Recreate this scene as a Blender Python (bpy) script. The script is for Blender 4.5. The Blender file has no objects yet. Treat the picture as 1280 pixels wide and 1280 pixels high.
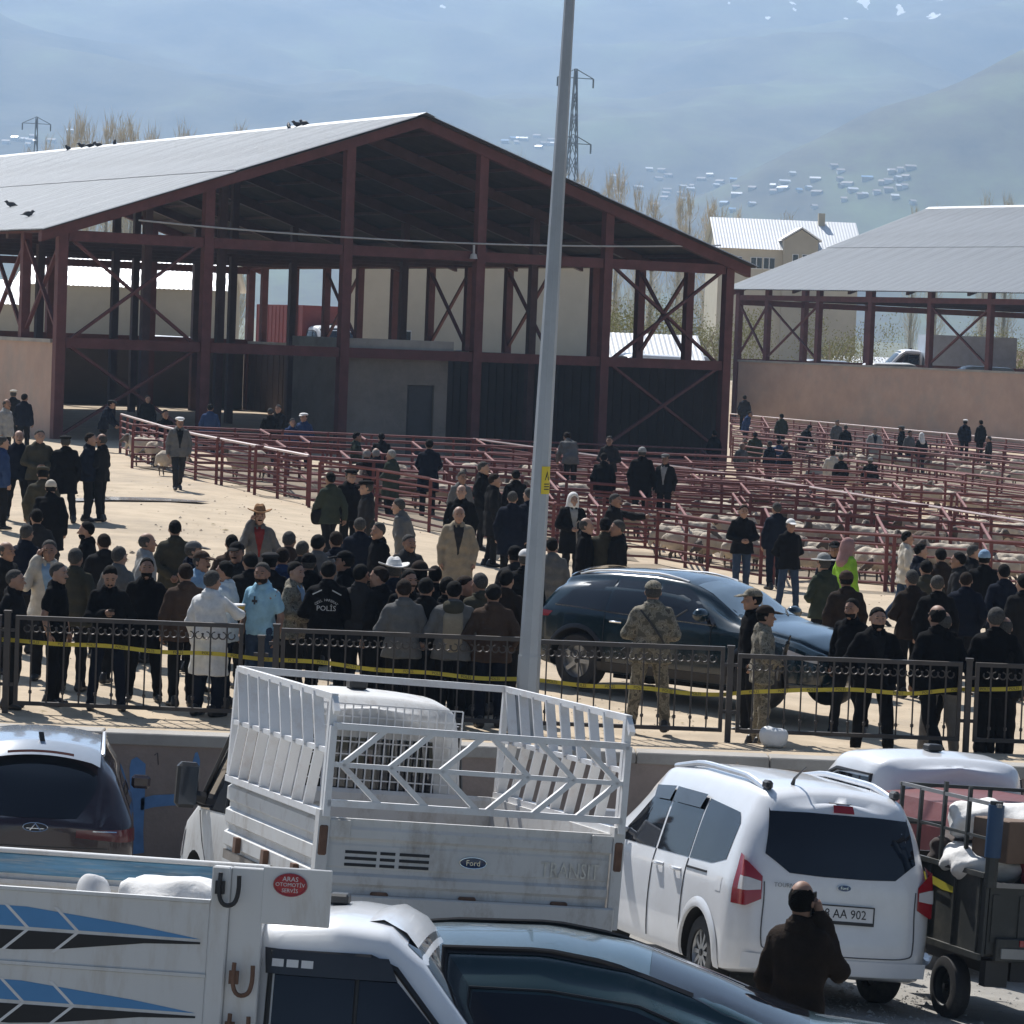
import bpy, bmesh, math, random
import numpy as np
from mathutils import Vector, Matrix, noise
PI = math.pi
sin, cos, rad = math.sin, math.cos, math.radians
SC = bpy.context.scene
COL = SC.collection
rnd = random.Random(7)

# ------------------------------------------------------------------ camera
FPX = 4000.0                       # focal length in pixels of a 1280 wide picture
ROLL, PITCH = rad(2.2), math.atan(215 / 4000)
CAMP = Vector((0, 0, 4.6))
_f = Vector((0, cos(PITCH), -sin(PITCH))); _u = Vector((0, sin(PITCH), cos(PITCH))); _r = Vector((1, 0, 0))
CR = _r * cos(ROLL) + _u * sin(ROLL); CU = _u * cos(ROLL) - _r * sin(ROLL)
cam = bpy.data.objects.new('camera', bpy.data.cameras.new('camera'))
COL.objects.link(cam)
cam.matrix_world = Matrix(((CR.x, CU.x, -_f.x, CAMP.x), (CR.y, CU.y, -_f.y, CAMP.y), (CR.z, CU.z, -_f.z, CAMP.z), (0, 0, 0, 1)))
cam.data.sensor_width = 36; cam.data.lens = 36 * FPX / 1280
cam.data.clip_start = 0.5; cam.data.clip_end = 30000
SC.camera = cam
# ------------------------------------------------------------------ sky and sun
SUN_EL = 50
SUN_TO = Vector((-0.36, 0.75, math.tan(rad(SUN_EL)) * math.hypot(.36, .75))).normalized()
W = bpy.data.worlds.new('World'); SC.world = W; W.use_nodes = True
nt = W.node_tree
sky = nt.nodes.new('ShaderNodeTexSky'); sky.sky_type = 'NISHITA'; sky.sun_disc = False
sky.sun_elevation = rad(SUN_EL); sky.sun_rotation = math.atan2(SUN_TO.x, SUN_TO.y)
sky.altitude = 1700; sky.dust_density = 1.5
nt.links.new(sky.outputs[0], nt.nodes['Background'].inputs[0]); nt.nodes['Background'].inputs[1].default_value = 0.05
sl = bpy.data.lights.new('sun', 'SUN'); sl.energy = 5.0; sl.angle = rad(.5); sl.color = (1, .97, .93)
so = bpy.data.objects.new('sun', sl); COL.objects.link(so)
so.rotation_euler = SUN_TO.to_track_quat('Z', 'Y').to_euler()
so.location = (0, 60, 60)
SC.view_settings.view_transform = 'Standard'; SC.view_settings.look = 'None'
SC.view_settings.gamma = 1; SC.view_settings.use_curve_mapping = False
SC.view_settings.exposure = 0.62
SC.render.engine = 'CYCLES'
SC.cycles.use_denoising = True
SC.cycles.max_bounces = 6; SC.cycles.diffuse_bounces = 3; SC.cycles.glossy_bounces = 3
SC.cycles.transmission_bounces = 3; SC.cycles.volume_bounces = 1; SC.cycles.transparent_max_bounces = 6
SC.cycles.volume_step_rate = 4

# ------------------------------------------------------------------ helpers
def ray(x, y): return _f + CR * ((x - 640) / FPX) - CU * ((y - 640) / FPX)
def at(x, y, Y):
    d = ray(x, y); return CAMP + d * (Y / d.y)
def sst(a, b, t):
    t = min(1, max(0, (t - a) / (b - a))); return t * t * (3 - 2 * t)
def yard_z(X, Y):
    return (.78 * sst(40, 68, Y) * sst(.06, -.12, X / max(Y, 20)) if Y > 40 else 0.0) - .22 * sst(1.2, 4.5, X) * sst(37.15, 37.9, Y)
def sst_(a, b, t): return sst(a, b, t)
def lot_z(X, Y):
    z = -.725 - .080 * (max(Y, 19.5) - 26.17) - .064 * (max(X, -1.5) - 2.46)
    return z - .38 * sst(-1.0, -3.2, X) * sst(25, 30, Y)
def gnd(x, y, fn=yard_z):
    d = ray(x, y); t = 20.0
    for k in range(60):
        p = CAMP + d * t; zz = fn(p.x, p.y)
        t = t + (zz - p.z) / d.z * .7
    return CAMP + d * t
def proj(p):
    d = Vector(p) - CAMP; z = d.dot(_f)
    return 640 + FPX * d.dot(CR) / z, 640 - FPX * d.dot(CU) / z

def tag(o, label=None, cat=None, group=None, kind=None):
    if label: o['label'] = label
    if cat: o['category'] = cat
    if group: o['group'] = group
    if kind: o['kind'] = kind
    return o
def empty(name, loc=(0, 0, 0), rz=0, mat=None):
    o = bpy.data.objects.new(name, None); COL.objects.link(o); o.empty_display_size = .2
    if mat is not None: o.matrix_world = mat
    else: o.location = loc; o.rotation_euler = (0, 0, rz)
    return o
def thing(name, label, cat, loc=(0, 0, 0), rz=0, group=None, mat=None):
    return tag(empty(name, loc, rz, mat), label, cat, group)
def link(name, me, parent=None, mats=None):
    o = bpy.data.objects.new(name, me); COL.objects.link(o)
    if parent: o.parent = parent
    return o
def copy_tree(o, parent=None):
    c = o.copy(); COL.objects.link(c)
    if parent: c.parent = parent
    for ch in o.children: copy_tree(ch, c)
    return c

class MB:
    def __init__(s): s.v = []; s.f = []; s.m = []; s.cur = 0
    def add(s, vs, fs):
        n = len(s.v); s.v += [tuple(p) for p in vs]; s.f += [tuple(i + n for i in f) for f in fs]; s.m += [s.cur] * len(fs); return s
    def box(s, c, d, M=None):
        x, y, z = d[0] / 2, d[1] / 2, d[2] / 2
        vs = [Vector((sx * x, sy * y, sz * z)) for sx in (-1, 1) for sy in (-1, 1) for sz in (-1, 1)]
        if M is not None: vs = [M @ v for v in vs]
        vs = [v + Vector(c) for v in vs]
        return s.add(vs, [(0, 1, 3, 2), (4, 6, 7, 5), (0, 4, 5, 1), (2, 3, 7, 6), (0, 2, 6, 4), (1, 5, 7, 3)])
    def bb(s, a, b):   # box by two corners
        return s.box([(a[i] + b[i]) / 2 for i in range(3)], [abs(b[i] - a[i]) for i in range(3)])
    def bar(s, p, q, w, h=None, up=(0, 0, 1)):
        p, q = Vector(p), Vector(q); h = h or w; d = q - p; L = d.length; d = d / L
        up = Vector(up)
        if abs(d.dot(up)) > .98: up = Vector((0, 1, 0))
        x = d.cross(up).normalized(); y = x.cross(d)
        M = Matrix((x, d, y)).transposed()
        return s.box((p + q) / 2, (w, L, h), M)
    def tube(s, pts, r, n=8, cap=True):
        pts = [Vector(p) for p in pts]; rs = r if isinstance(r, (list, tuple)) else [r] * len(pts)
        vs = []; fs = []; px = None
        for i, p in enumerate(pts):
            d = (pts[min(i + 1, len(pts) - 1)] - pts[max(i - 1, 0)]).normalized()
            if px is None: px = d.orthogonal().normalized()
            px = (px - d * px.dot(d)).normalized(); py = d.cross(px)
            for k in range(n):
                a = 2 * PI * k / n; vs.append(p + (px * cos(a) + py * sin(a)) * rs[i])
        for i in range(len(pts) - 1):
            for k in range(n):
                k2 = (k + 1) % n; fs.append((i * n + k, i * n + k2, (i + 1) * n + k2, (i + 1) * n + k))
        if cap: fs.append(tuple(range(n - 1, -1, -1))); fs.append(tuple((len(pts) - 1) * n + k for k in range(n)))
        return s.add(vs, fs)
    def prism(s, poly, off, M=None):   # polygon (3D pts) extruded by vector off
        poly = [Vector(p) for p in poly]; off = Vector(off); n = len(poly)
        vs = poly + [p + off for p in poly]
        fs = [tuple(range(n - 1, -1, -1)), tuple(range(n, 2 * n))] + [(i, (i + 1) % n, n + (i + 1) % n, n + i) for i in range(n)]
        return s.add(vs, fs)
    def lathe(s, prof, c=(0, 0, 0), axis='z', n=24, M=None):
        vs = []; fs = []; m = len(prof)
        for k in range(n):
            a = 2 * PI * k / n
            for (r, h) in prof:
                p = {'z': Vector((r * cos(a), r * sin(a), h)), 'y': Vector((r * cos(a), h, -r * sin(a))), 'x': Vector((h, r * cos(a), r * sin(a)))}[axis]
                vs.append(p + Vector(c))
        for k in range(n):
            k2 = (k + 1) % n
            for i in range(m - 1): fs.append((k * m + i, k2 * m + i, k2 * m + i + 1, k * m + i + 1))
        return s.add(vs, fs)
    def grid(s, P):   # P: list of rows of points
        nr, nc = len(P), len(P[0])
        return s.add([p for row in P for p in row], [(i * nc + j, i * nc + j + 1, (i + 1) * nc + j + 1, (i + 1) * nc + j) for i in range(nr - 1) for j in range(nc - 1)])
    def mesh(s, name, mats, smooth=False, bevel=0, auto=None):
        me = bpy.data.meshes.new(name); me.from_pydata(s.v, [], s.f); me.update()
        if not isinstance(mats, (list, tuple)): mats = [mats]
        for m in mats: me.materials.append(m)
        if len(mats) > 1: me.polygons.foreach_set('material_index', s.m)
        bm = bmesh.new(); bm.from_mesh(me)
        bmesh.ops.recalc_face_normals(bm, faces=bm.faces)
        if bevel: bmesh.ops.bevel(bm, geom=bm.edges[:], offset=bevel, segments=1, affect='EDGES', clamp_overlap=True)
        bm.to_mesh(me); bm.free()
        if smooth: 
            me.polygons.foreach_set('use_smooth', [True] * len(me.polygons))
            if auto: me.set_sharp_from_angle(angle=rad(auto))
        return me
    def build(s, name, mats, parent=None, smooth=False, bevel=0, auto=40):
        return link(name, s.mesh(name, mats, smooth, bevel, auto if smooth else None), parent)

MATS = {}
def mat(name, col, rough=.7, metal=0, var=.12, scale=3, bump=0, bscale=40, dirt=None, dscale=1.5, damt=.5, spec=.5, coat=0, var2=0, emit=0, stretch=None, alpha=None):
    if name in MATS: return MATS[name]
    m = bpy.data.materials.new(name); m.use_nodes = True; MATS[name] = m
    t = m.node_tree; N = t.nodes; L = t.links; b = N['Principled BSDF']
    b.inputs['Roughness'].default_value = rough; b.inputs['Metallic'].default_value = metal
    b.inputs['Specular IOR Level'].default_value = spec; b.inputs['Coat Weight'].default_value = coat
    b.inputs['Coat Roughness'].default_value = .06
    tc = N.new('ShaderNodeTexCoord'); vec = tc.outputs['Object']
    if stretch:
        mp = N.new('ShaderNodeMapping'); mp.inputs['Scale'].default_value = stretch; L.new(vec, mp.inputs[0]); vec = mp.outputs[0]
    n1 = N.new('ShaderNodeTexNoise'); n1.inputs['Scale'].default_value = scale; n1.inputs['Detail'].default_value = 6; n1.inputs['Roughness'].default_value = .65
    L.new(vec, n1.inputs['Vector'])
    hv = N.new('ShaderNodeMix'); hv.data_type = 'RGBA'
    c1 = [max(0, c * (1 - var)) for c in col]; c2 = [min(1, c * (1 + var)) for c in col]
    hv.inputs['A'].default_value = (*c1, 1); hv.inputs['B'].default_value = (*c2, 1)
    mr = N.new('ShaderNodeMapRange'); mr.inputs[1].default_value = .3; mr.inputs[2].default_value = .7
    L.new(n1.outputs['Fac'], mr.inputs[0]); L.new(mr.outputs[0], hv.inputs['Factor'])
    out = hv.outputs['Result']
    if dirt:
        n2 = N.new('ShaderNodeTexNoise'); n2.inputs['Scale'].default_value = dscale; n2.inputs['Detail'].default_value = 8; n2.inputs['Roughness'].default_value = .75
        L.new(vec, n2.inputs['Vector'])
        r2 = N.new('ShaderNodeMapRange'); r2.inputs[1].default_value = .5; r2.inputs[2].default_value = .72; r2.inputs[4].default_value = damt
        L.new(n2.outputs['Fac'], r2.inputs[0])
        mx = N.new('ShaderNodeMix'); mx.data_type = 'RGBA'; L.new(r2.outputs[0], mx.inputs['Factor']); L.new(out, mx.inputs['A']); mx.inputs['B'].default_value = (*dirt, 1)
        out = mx.outputs['Result']
    L.new(out, b.inputs['Base Color'])
    if bump:
        n3 = N.new('ShaderNodeTexNoise'); n3.inputs['Scale'].default_value = bscale; n3.inputs['Detail'].default_value = 4; L.new(vec, n3.inputs['Vector'])
        bp = N.new('ShaderNodeBump'); bp.inputs['Strength'].default_value = bump; bp.inputs['Distance'].default_value = .02
        L.new(n3.outputs['Fac'], bp.inputs['Height']); L.new(bp.outputs[0], b.inputs['Normal'])
    if emit:
        L.new(out, b.inputs['Emission Color']); b.inputs['Emission Strength'].default_value = emit
    return m

def text_mesh(s, size, depth=.002, sx=1.0):
    cu = bpy.data.curves.new('t', 'FONT'); cu.body = s; cu.size = size; cu.align_x = 'CENTER'; cu.align_y = 'CENTER'; cu.extrude = depth; cu.resolution_u = 2
    o = bpy.data.objects.new('t', cu); COL.objects.link(o)
    me = bpy.data.meshes.new_from_object(o.evaluated_get(bpy.context.evaluated_depsgraph_get()))
    bpy.data.objects.remove(o)
    if sx != 1:
        for v in me.vertices: v.co.x *= sx
    return me
def text(name, s, size, M, m, parent=None, depth=.002, sx=1.0):
    me = text_mesh(s, size, depth, sx); me.name = name; me.materials.clear(); me.materials.append(m)
    o = link(name, me, parent); o.matrix_local = M
    return o
def basis(o, x, y, z):
    x, y, z, o = Vector(x), Vector(y), Vector(z), Vector(o)
    return Matrix(((x.x, y.x, z.x, o.x), (x.y, y.y, z.y, o.y), (x.z, y.z, z.z, o.z), (0, 0, 0, 1)))
AV = Vector((.839, .545, 0)).normalized(); BV = Vector((-.545, .839, 0)).normalized()   # along the gable, and back along the shed
# ================================================================== setting
M_sand = mat('sand', (.475, .385, .278), .95, var=.16, scale=1.1, bump=.5, bscale=9, dirt=(.27, .23, .185), dscale=.22, damt=.6, spec=.2)
M_lot = mat('lot_ground', (.30, .285, .26), .95, var=.22, scale=1.2, bump=.5, bscale=25, dirt=(.2, .19, .175), dscale=.5, damt=.6, spec=.2)
M_plain = mat('plain', (.20, .19, .115), .95, var=.3, scale=.012, dirt=(.13, .16, .07), dscale=.006, damt=.8, spec=.1)
def sheet(name, xs, ys, fn, m, kind='structure'):
    b = MB(); b.grid([[(x, y, fn(x, y)) for x in xs] for y in ys])
    o = b.build(name, m, smooth=True); return tag(o, kind=kind)
def lin(a, b, n): return [a + (b - a) * i / (n - 1) for i in range(n)]
def yz(x, y):
    c = (x - 13) * AV.x + (y - 190) * AV.y if y > 150 else 0
    return yard_z(x, y) + 2.4 * max(sst(158, 172, y) * sst(13, 9, x), sst(.6, 4, c) if y > 150 else 0) * sst(300, 240, y) + .03 * noise.noise((x * .25, y * .25, 3)) * sst(37.6, 42, y) * (1 - sst(90, 110, y))
sheet('yard_ground', lin(-150, 150, 121), [36.0, 36.4, 37, 37.25, 37.5, 37.75, 37.9] + lin(38.5, 100, 60) + lin(103, 300, 66), yz, M_sand)
sheet('lot_ground', lin(-14, 14, 41), lin(8, 36.05, 40), lambda x, y: lot_z(x, y) + .015 * noise.noise((x * .8, y * .8, 1)), M_lot)
# earth under the lot edge, so the yard is a real step
def plain_z(x, y): return -.4 + 12 * sst(700, 2200, y) + 2.0 * noise.noise((x * .004, y * .004, 0)) * sst(300, 600, y)
sheet('plain', lin(-2600, 2600, 81), lin(299, 2600, 60), plain_z, M_plain)
# mountain
def ridge(x, y):
    n = 0; a = 1; f = 1 / 1300.
    for k in range(6):
        n += a * (1 - abs(noise.noise((x * f + 7.3, y * f * .8 + 1.7, k * 3.1))) * 2); a *= .42; f *= 2.03
    return n
def mount_z(x, y):
    t = (y - 2000) / 4200.
    base = 720 * max(0, t) ** 1.15
    left = 60 * sst(-150, -700, x) * sst(2300, 3600, y)
    _spur = 0 * 420 * math.exp(-((x - 1250 - (y - 3500) * .12) / 520.) ** 2) * sst(2300, 3900, y) * (1 - .5 * sst(4500, 6000, y))
    v = 120 * math.exp(-((x - 560) / 260.) ** 2) * sst(2600, 4200, y)
    fine = noise.noise((x * .006, y * .003, 4)) * 16 + noise.noise((x * .015, y * .007, 9)) * 7
    z = -2 + base + left + ((ridge(x, y) - .9) * (8 + 85 * sst(.0, .7, t)) + fine * sst(.05, .4, t)) * sst(0, .12, t)
    cr_ = max(0, (x + 120) * .50) * math.exp(-((y - 3000 - .25 * (x - 400)) / 520.) ** 2) + (fine * 1.5 + (ridge(x + 900, y) - .9) * 22) * sst(100, 500, x) * sst(2300, 2900, y)
    return max(z, cr_) if cr_ < z - 20 or z < cr_ - 20 else .5 * (z + cr_ + math.sqrt((z - cr_) ** 2 + 400))
M_mt = bpy.data.materials.new('mountain'); M_mt.use_nodes = True
def _mt():
    t = M_mt.node_tree; N = t.nodes; L = t.links; b = N['Principled BSDF']; b.inputs['Roughness'].default_value = .95; b.inputs['Specular IOR Level'].default_value = .1
    geo = N.new('ShaderNodeNewGeometry'); sep = N.new('ShaderNodeSeparateXYZ'); L.new(geo.outputs['Position'], sep.inputs[0])
    mp = N.new('ShaderNodeMapping'); mp.inputs['Scale'].default_value = (.004, .0012, .006); L.new(geo.outputs['Position'], mp.inputs[0])
    n = N.new('ShaderNodeTexNoise'); n.inputs['Scale'].default_value = 1; n.inputs['Detail'].default_value = 10; n.inputs['Roughness'].default_value = .68; L.new(mp.outputs[0], n.inputs[0])
    cr = N.new('ShaderNodeValToRGB'); L.new(n.outputs['Fac'], cr.inputs[0]); e = cr.color_ramp.elements
    e[0].position = .36; e[0].color = (.028, .03, .034, 1); e[1].position = .64; e[1].color = (.155, .18, .095, 1)
    e2 = e.new(.5); e2.color = (.10, .092, .068, 1)
    # snow: left in the gullies near the top
    mp2 = N.new('ShaderNodeMapping'); mp2.inputs['Scale'].default_value = (.030, .009, .02); mp2.inputs['Rotation'].default_value = (0, 0, .5); L.new(geo.outputs['Position'], mp2.inputs[0])
    n2 = N.new('ShaderNodeTexNoise'); n2.inputs['Scale'].default_value = 1; n2.inputs['Detail'].default_value = 3; L.new(mp2.outputs[0], n2.inputs[0])
    h = N.new('ShaderNodeMapRange'); h.inputs[1].default_value = 300; h.inputs[2].default_value = 600; h.inputs[3].default_value = -.25; h.inputs[4].default_value = .06; L.new(sep.outputs[2], h.inputs[0])
    hx = N.new('ShaderNodeMapRange'); hx.inputs[1].default_value = 0; hx.inputs[2].default_value = 500; hx.inputs[3].default_value = -.12; hx.inputs[4].default_value = 0; L.new(sep.outputs[0], hx.inputs[0])
    ad = N.new('ShaderNodeMath'); L.new(n2.outputs['Fac'], ad.inputs[0]); L.new(h.outputs[0], ad.inputs[1])
    ad2 = N.new('ShaderNodeMath'); L.new(ad.outputs[0], ad2.inputs[0]); L.new(hx.outputs[0], ad2.inputs[1])
    th = N.new('ShaderNodeMapRange'); th.inputs[1].default_value = .66; th.inputs[2].default_value = .68; L.new(ad2.outputs[0], th.inputs[0])
    mx = N.new('ShaderNodeMix'); mx.data_type = 'RGBA'; L.new(th.outputs[0], mx.inputs['Factor']); L.new(cr.outputs[0], mx.inputs['A']); mx.inputs['B'].default_value = (.85, .87, .9, 1)
    L.new(mx.outputs['Result'], b.inputs['Base Color'])
_mt()
sheet('mountain', lin(-2600, 2600, 261), lin(1900, 6400, 190), mount_z, M_mt)
# haze: one closed box round everything
def haze():
    b = MB(); b.bb((-2800, -40, -8), (2800, 6600, 900))
    me = b.mesh('haze', []); m = bpy.data.materials.new('haze'); m.use_nodes = True
    t = m.node_tree; t.nodes.remove(t.nodes['Principled BSDF'])
    v = t.nodes.new('ShaderNodeVolumePrincipled'); v.inputs['Color'].default_value = (.44, .615, .86, 1); v.inputs['Density'].default_value = HAZE_D; v.inputs['Anisotropy'].default_value = .45
    t.links.new(v.outputs[0], t.nodes['Material Output'].inputs['Volume'])
    me.materials.append(m); o = link('haze', me); tag(o, kind='stuff')
HAZE_D = .000235

# ------------------------------------------------------------------ market sheds
M_red = mat('red_oxide_steel', (.125, .044, .043), .75, var=.25, scale=2, dirt=(.10, .045, .04), dscale=1.2, damt=.6)
M_dkred = mat('purlin_steel', (.09, .045, .045), .6, var=.25, scale=2)
M_roof = mat('galvanised_roof', (.34, .36, .38), .5, metal=.2, var=.16, scale=1.2, dirt=(.20, .20, .20), dscale=1.0, damt=.55, stretch=(.25, 2.2, .25))
M_roofin = M_roof
M_plaster = mat('pink_plaster', (.47, .335, .265), .9, var=.14, scale=.5, dirt=(.33, .30, .27), dscale=.35, damt=.7, bump=.2, bscale=8)
M_conc = mat('concrete', (.36, .34, .31), .9, var=.18, scale=.8, dirt=(.22, .2, .18), dscale=.9, damt=.6, bump=.25, bscale=15)
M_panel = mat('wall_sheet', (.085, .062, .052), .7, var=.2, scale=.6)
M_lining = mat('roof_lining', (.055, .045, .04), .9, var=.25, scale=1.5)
M_door = mat('dark_door', (.05, .05, .052), .6)
AV1 = Vector((cos(rad(28)), sin(rad(28)), 0)); BV1 = Vector((-sin(rad(28)), cos(rad(28)), 0))
def shed(P0, AV, BV, Wd, L, z0, zw, zb, ze, zr, label, nbay, sp, side_posts, brace_bays, roomy):
    MT = basis((P0[0], P0[1], z0), AV, BV, (0, 0, 1))
    r = thing('market_shed', label, 'shed', mat=MT)
    zw -= z0; zb -= z0; ze -= z0; zr -= z0
    def rz(a): return ze + (zr - ze) * (1 - abs(a - Wd / 2) / (Wd / 2))
    def part(n, m, fn):
        b = MB(); fn(b); return b.build(n, m, r)
    aa = [Wd * i / nbay for i in range(nbay + 1)]
    for bb, mm in ((0, M_red), (L, M_red)):          # gable frames
        for i, a in enumerate(aa):
            part('post', mm, lambda b: b.bb((a - .165, bb - .17, -.6), (a + .165, bb + .17, rz(a) - .12)))
        for i in range(nbay):
            a0, a1 = aa[i] + .19, aa[i + 1] - .19
            part('beam', mm, lambda b: b.bb((a0, bb - .12, zb - .17), (a1, bb + .12, zb + .17)))
            part('beam', mm, lambda b: b.bb((a0, bb - .12, zw - .17), (a1, bb + .12, zw + .17)))
    for bb in (0, L):
        for s in (0, 1):
            e = (-.8, ze - .28) if s == 0 else (Wd + .8, ze - .28)
            part('rafter', M_red, lambda b: b.prism([(e[0], bb - .25, rz(e[0]) - .42), (Wd / 2, bb - .25, zr - .42), (Wd / 2, bb - .25, zr - .02), (e[0], bb - .25, rz(e[0]) - .02)], (0, .3, 0)))
    nfr = int(L / sp)
    for k in range(1, nfr):                           # inner frames
        bb = L * k / nfr
        for s in (0, 1):
            e = 0 if s == 0 else Wd
            part('rafter', M_dkred, lambda b: b.prism([(e, bb - .12, ze - .5), (Wd / 2, bb - .12, zr - .5), (Wd / 2, bb - .12, zr - .1), (e, bb - .12, ze - .1)], (0, .24, 0)))
        part('tie_beam', M_dkred, lambda b: b.bb((.2, bb - .1, zb + .1), (Wd - .2, bb + .1, zb + .35)))
        if roomy:
            for a in ((aa[2], aa[3]) if k % 2 == 0 else (aa[1], aa[4])):
                part('post', M_dkred, lambda b: b.bb((a - .14, bb - .14, -.6), (a + .14, bb + .14, rz(a) - .5)))
    npu = 8
    for s in (0, 1):
        for i in range(npu):
            u = (i + .3) / npu; a = Wd / 2 * u if s == 0 else Wd - Wd / 2 * u
            part('purlin', M_dkred, lambda b: b.bb((a - .05, .1, rz(a) - .17), (a + .05, L - .1, rz(a) - .06)))
    # long side posts, beams and crossed braces
    for s in (0, 1):
        a = 0 if s == 0 else Wd
        for t in side_posts[s]:
            part('post', M_red, lambda b: b.bb((a - .15, t - .15, zw + .1), (a + .15, t + .15, ze - .12)))
        part('eave_beam', M_red, lambda b: b.bb((a - .14, .2, zb + .12), (a + .14, L - .2, zb + .42)))
        for (t0, t1) in brace_bays[s]:
            for (z1, z2, d) in ((zw + .3, zb, -.045), (zb, zw + .3, .045)):
                part('brace', M_red, lambda b: b.bar((a + d, t0, z1), (a + d, t1, z2), .13, .09))
        # low wall
        wx = (a - .12, a + .12)
        n = int(L / 4)
        for i in range(n):
            t0, t1 = .3 + (L - .6) * i / n, .3 + (L - .6) * (i + 1) / n
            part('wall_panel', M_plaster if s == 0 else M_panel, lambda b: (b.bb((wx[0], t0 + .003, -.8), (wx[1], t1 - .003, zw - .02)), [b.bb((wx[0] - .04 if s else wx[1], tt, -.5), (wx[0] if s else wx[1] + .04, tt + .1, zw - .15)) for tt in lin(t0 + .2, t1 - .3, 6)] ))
        part('wall_coping', M_conc, lambda b: b.bb((a - .2, .3, zw - .02), (a + .2, L - .3, zw + .1)))
    for i in range(nbay):
        part('wall_panel', M_panel, lambda b: b.bb((aa[i] + .2, L + .1, -.8), (aa[i + 1] - .2, L + .22, zw)))
    # roof: corrugated sheets
    ns = int(L / 1.6) ; sw = (L + 1.2) / ns
    sl = [math.hypot(Wd / 2 + .9, (zr - ze) / (Wd / 2) * (Wd / 2 + .9))]
    k = (zr - ze) / (Wd / 2)
    for s in (0, 1):
        sg = -1 if s == 0 else 1
        for j in range(2):
            b = MB(); pts0 = []; pts1 = []
            u0, u1 = (0, .5) if j == 0 else (.5, 1)
            lift = .03 if j == 0 else 0
            n = 40
            x0 = Wd / 2 + sg * (Wd / 2 + .9) * u0; x1 = Wd / 2 + sg * (Wd / 2 + .9) * (u1 + (.01 if j == 0 else 0))
            for q in range(n + 1):
                tt = sw * q / n; dz = .035 if (q % 4) in (1, 2) else 0
                pts0.append((x0, tt, zr - abs(x0 - Wd / 2) * k + dz + lift)); pts1.append((x1, tt, zr - abs(x1 - Wd / 2) * k + dz + lift))
            b.grid([pts0, pts1]); me = b.mesh('roof_sheet', M_roof)
            for q in range(ns):
                o = link('roof_sheet', me, r); o.location = (0, -.6 + sw * q, (q % 2) * .006)
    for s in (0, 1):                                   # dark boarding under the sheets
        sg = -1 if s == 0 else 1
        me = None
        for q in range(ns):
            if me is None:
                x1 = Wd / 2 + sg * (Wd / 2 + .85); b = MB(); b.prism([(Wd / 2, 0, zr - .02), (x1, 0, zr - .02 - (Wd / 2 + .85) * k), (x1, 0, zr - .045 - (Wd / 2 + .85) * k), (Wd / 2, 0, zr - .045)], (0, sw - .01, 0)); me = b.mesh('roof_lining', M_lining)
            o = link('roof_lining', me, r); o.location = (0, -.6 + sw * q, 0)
    part('ridge_cap', M_roof, lambda b: b.prism([(Wd / 2 - .35, -.62, zr - .35 * k + .07), (Wd / 2, -.62, zr + .09), (Wd / 2 + .35, -.62, zr - .35 * k + .07), (Wd / 2, -.62, zr + .07)], (0, L + 1.24, 0)))
    return r, part, aa, rz, zw, zb
zs = [2.75 + 3.6 * k for k in range(12)]
S1, part, aa, rz, zw, zb = shed((-15.05, 105), AV1, BV1, 25.6, 44, .75, 3.95, 7.45, 7.9, 12.2, 'large open market shed with dark red steel frame and open gable front', 5, 5.5,
    [[3.5 * k for k in range(1, 13)], zs], [[(3.5 * k, 3.5 * k + 3.5) for k in (0, 1, 2, 4, 6, 8, 10)], [(zs[0], zs[1]), (zs[3], zs[4]), (zs[5], zs[6]), (zs[8], zs[9])]], True)
for (i, lo, hi) in ((0, zw, zb), (0, .2, zw), (4, zw, zb), (4, .2, zw)):      # crossed braces in the outer bays of the gable
    for d, (z1, z2) in ((-.05, (lo, hi)), (.05, (hi, lo))):
        part('brace', M_red, lambda b: b.bar((aa[i] + .2, d, z1), (aa[i + 1] - .2, d, z2), .16, .09))
def block_room(b):
    b.bb((10.4, .3, -.5), (12.9, .55, zw - .02)); b.bb((13.95, .3, -.5), (14.45, .55, zw - .02)); b.bb((12.9, .3, 2.15), (13.95, .55, zw - .02))
    b.bb((10.4, .55, -.5), (10.65, 4.5, zw - .02)); b.bb((14.2, .55, -.5), (14.45, 4.5, zw - .02))
M_room = mat('room_plaster', (.24, .205, .175), .9, var=.2, scale=.8, dirt=(.14, .12, .10), dscale=.9, damt=.7, bump=.25, bscale=15)
part('room_wall', M_room, block_room)
part('roof_slab', M_conc, lambda b: b.bb((10.43, .2, zw + .17), (14.6, 4.7, zw + .5)))
part('door', M_door, lambda b: (b.bb((12.92, .4, -.5), (13.93, .46, 2.13)), b.bb((13.0, .38, .2), (13.85, .4, 1.0)), b.bb((13.0, .38, 1.15), (13.85, .4, 2.0))))
part('cable', mat('cable', (.5, .5, .5), .5), lambda b: b.tube([(25.6 * t, -.22, zb + .75 - .5 * (1 - (2 * t - 1) ** 2) * .8 + .15 * t) for t in lin(.1, .98, 16)], .03, 5))
part('lamp', mat('cable', (.5, .5, .5)), lambda b: (b.bb((15.0, -.24, zb + .1), (15.06, -.18, zb + .4)), b.lathe([(0, 0), (.14, 0), (.1, .16), (0, .2)], (15.03, -.21, zb - .08), n=10)))
# the farther shed on the right
sp2 = [2.8, 7.6, 12.3, 17.4, 22.3, 27.2, 32.1, 37, 42]
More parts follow.
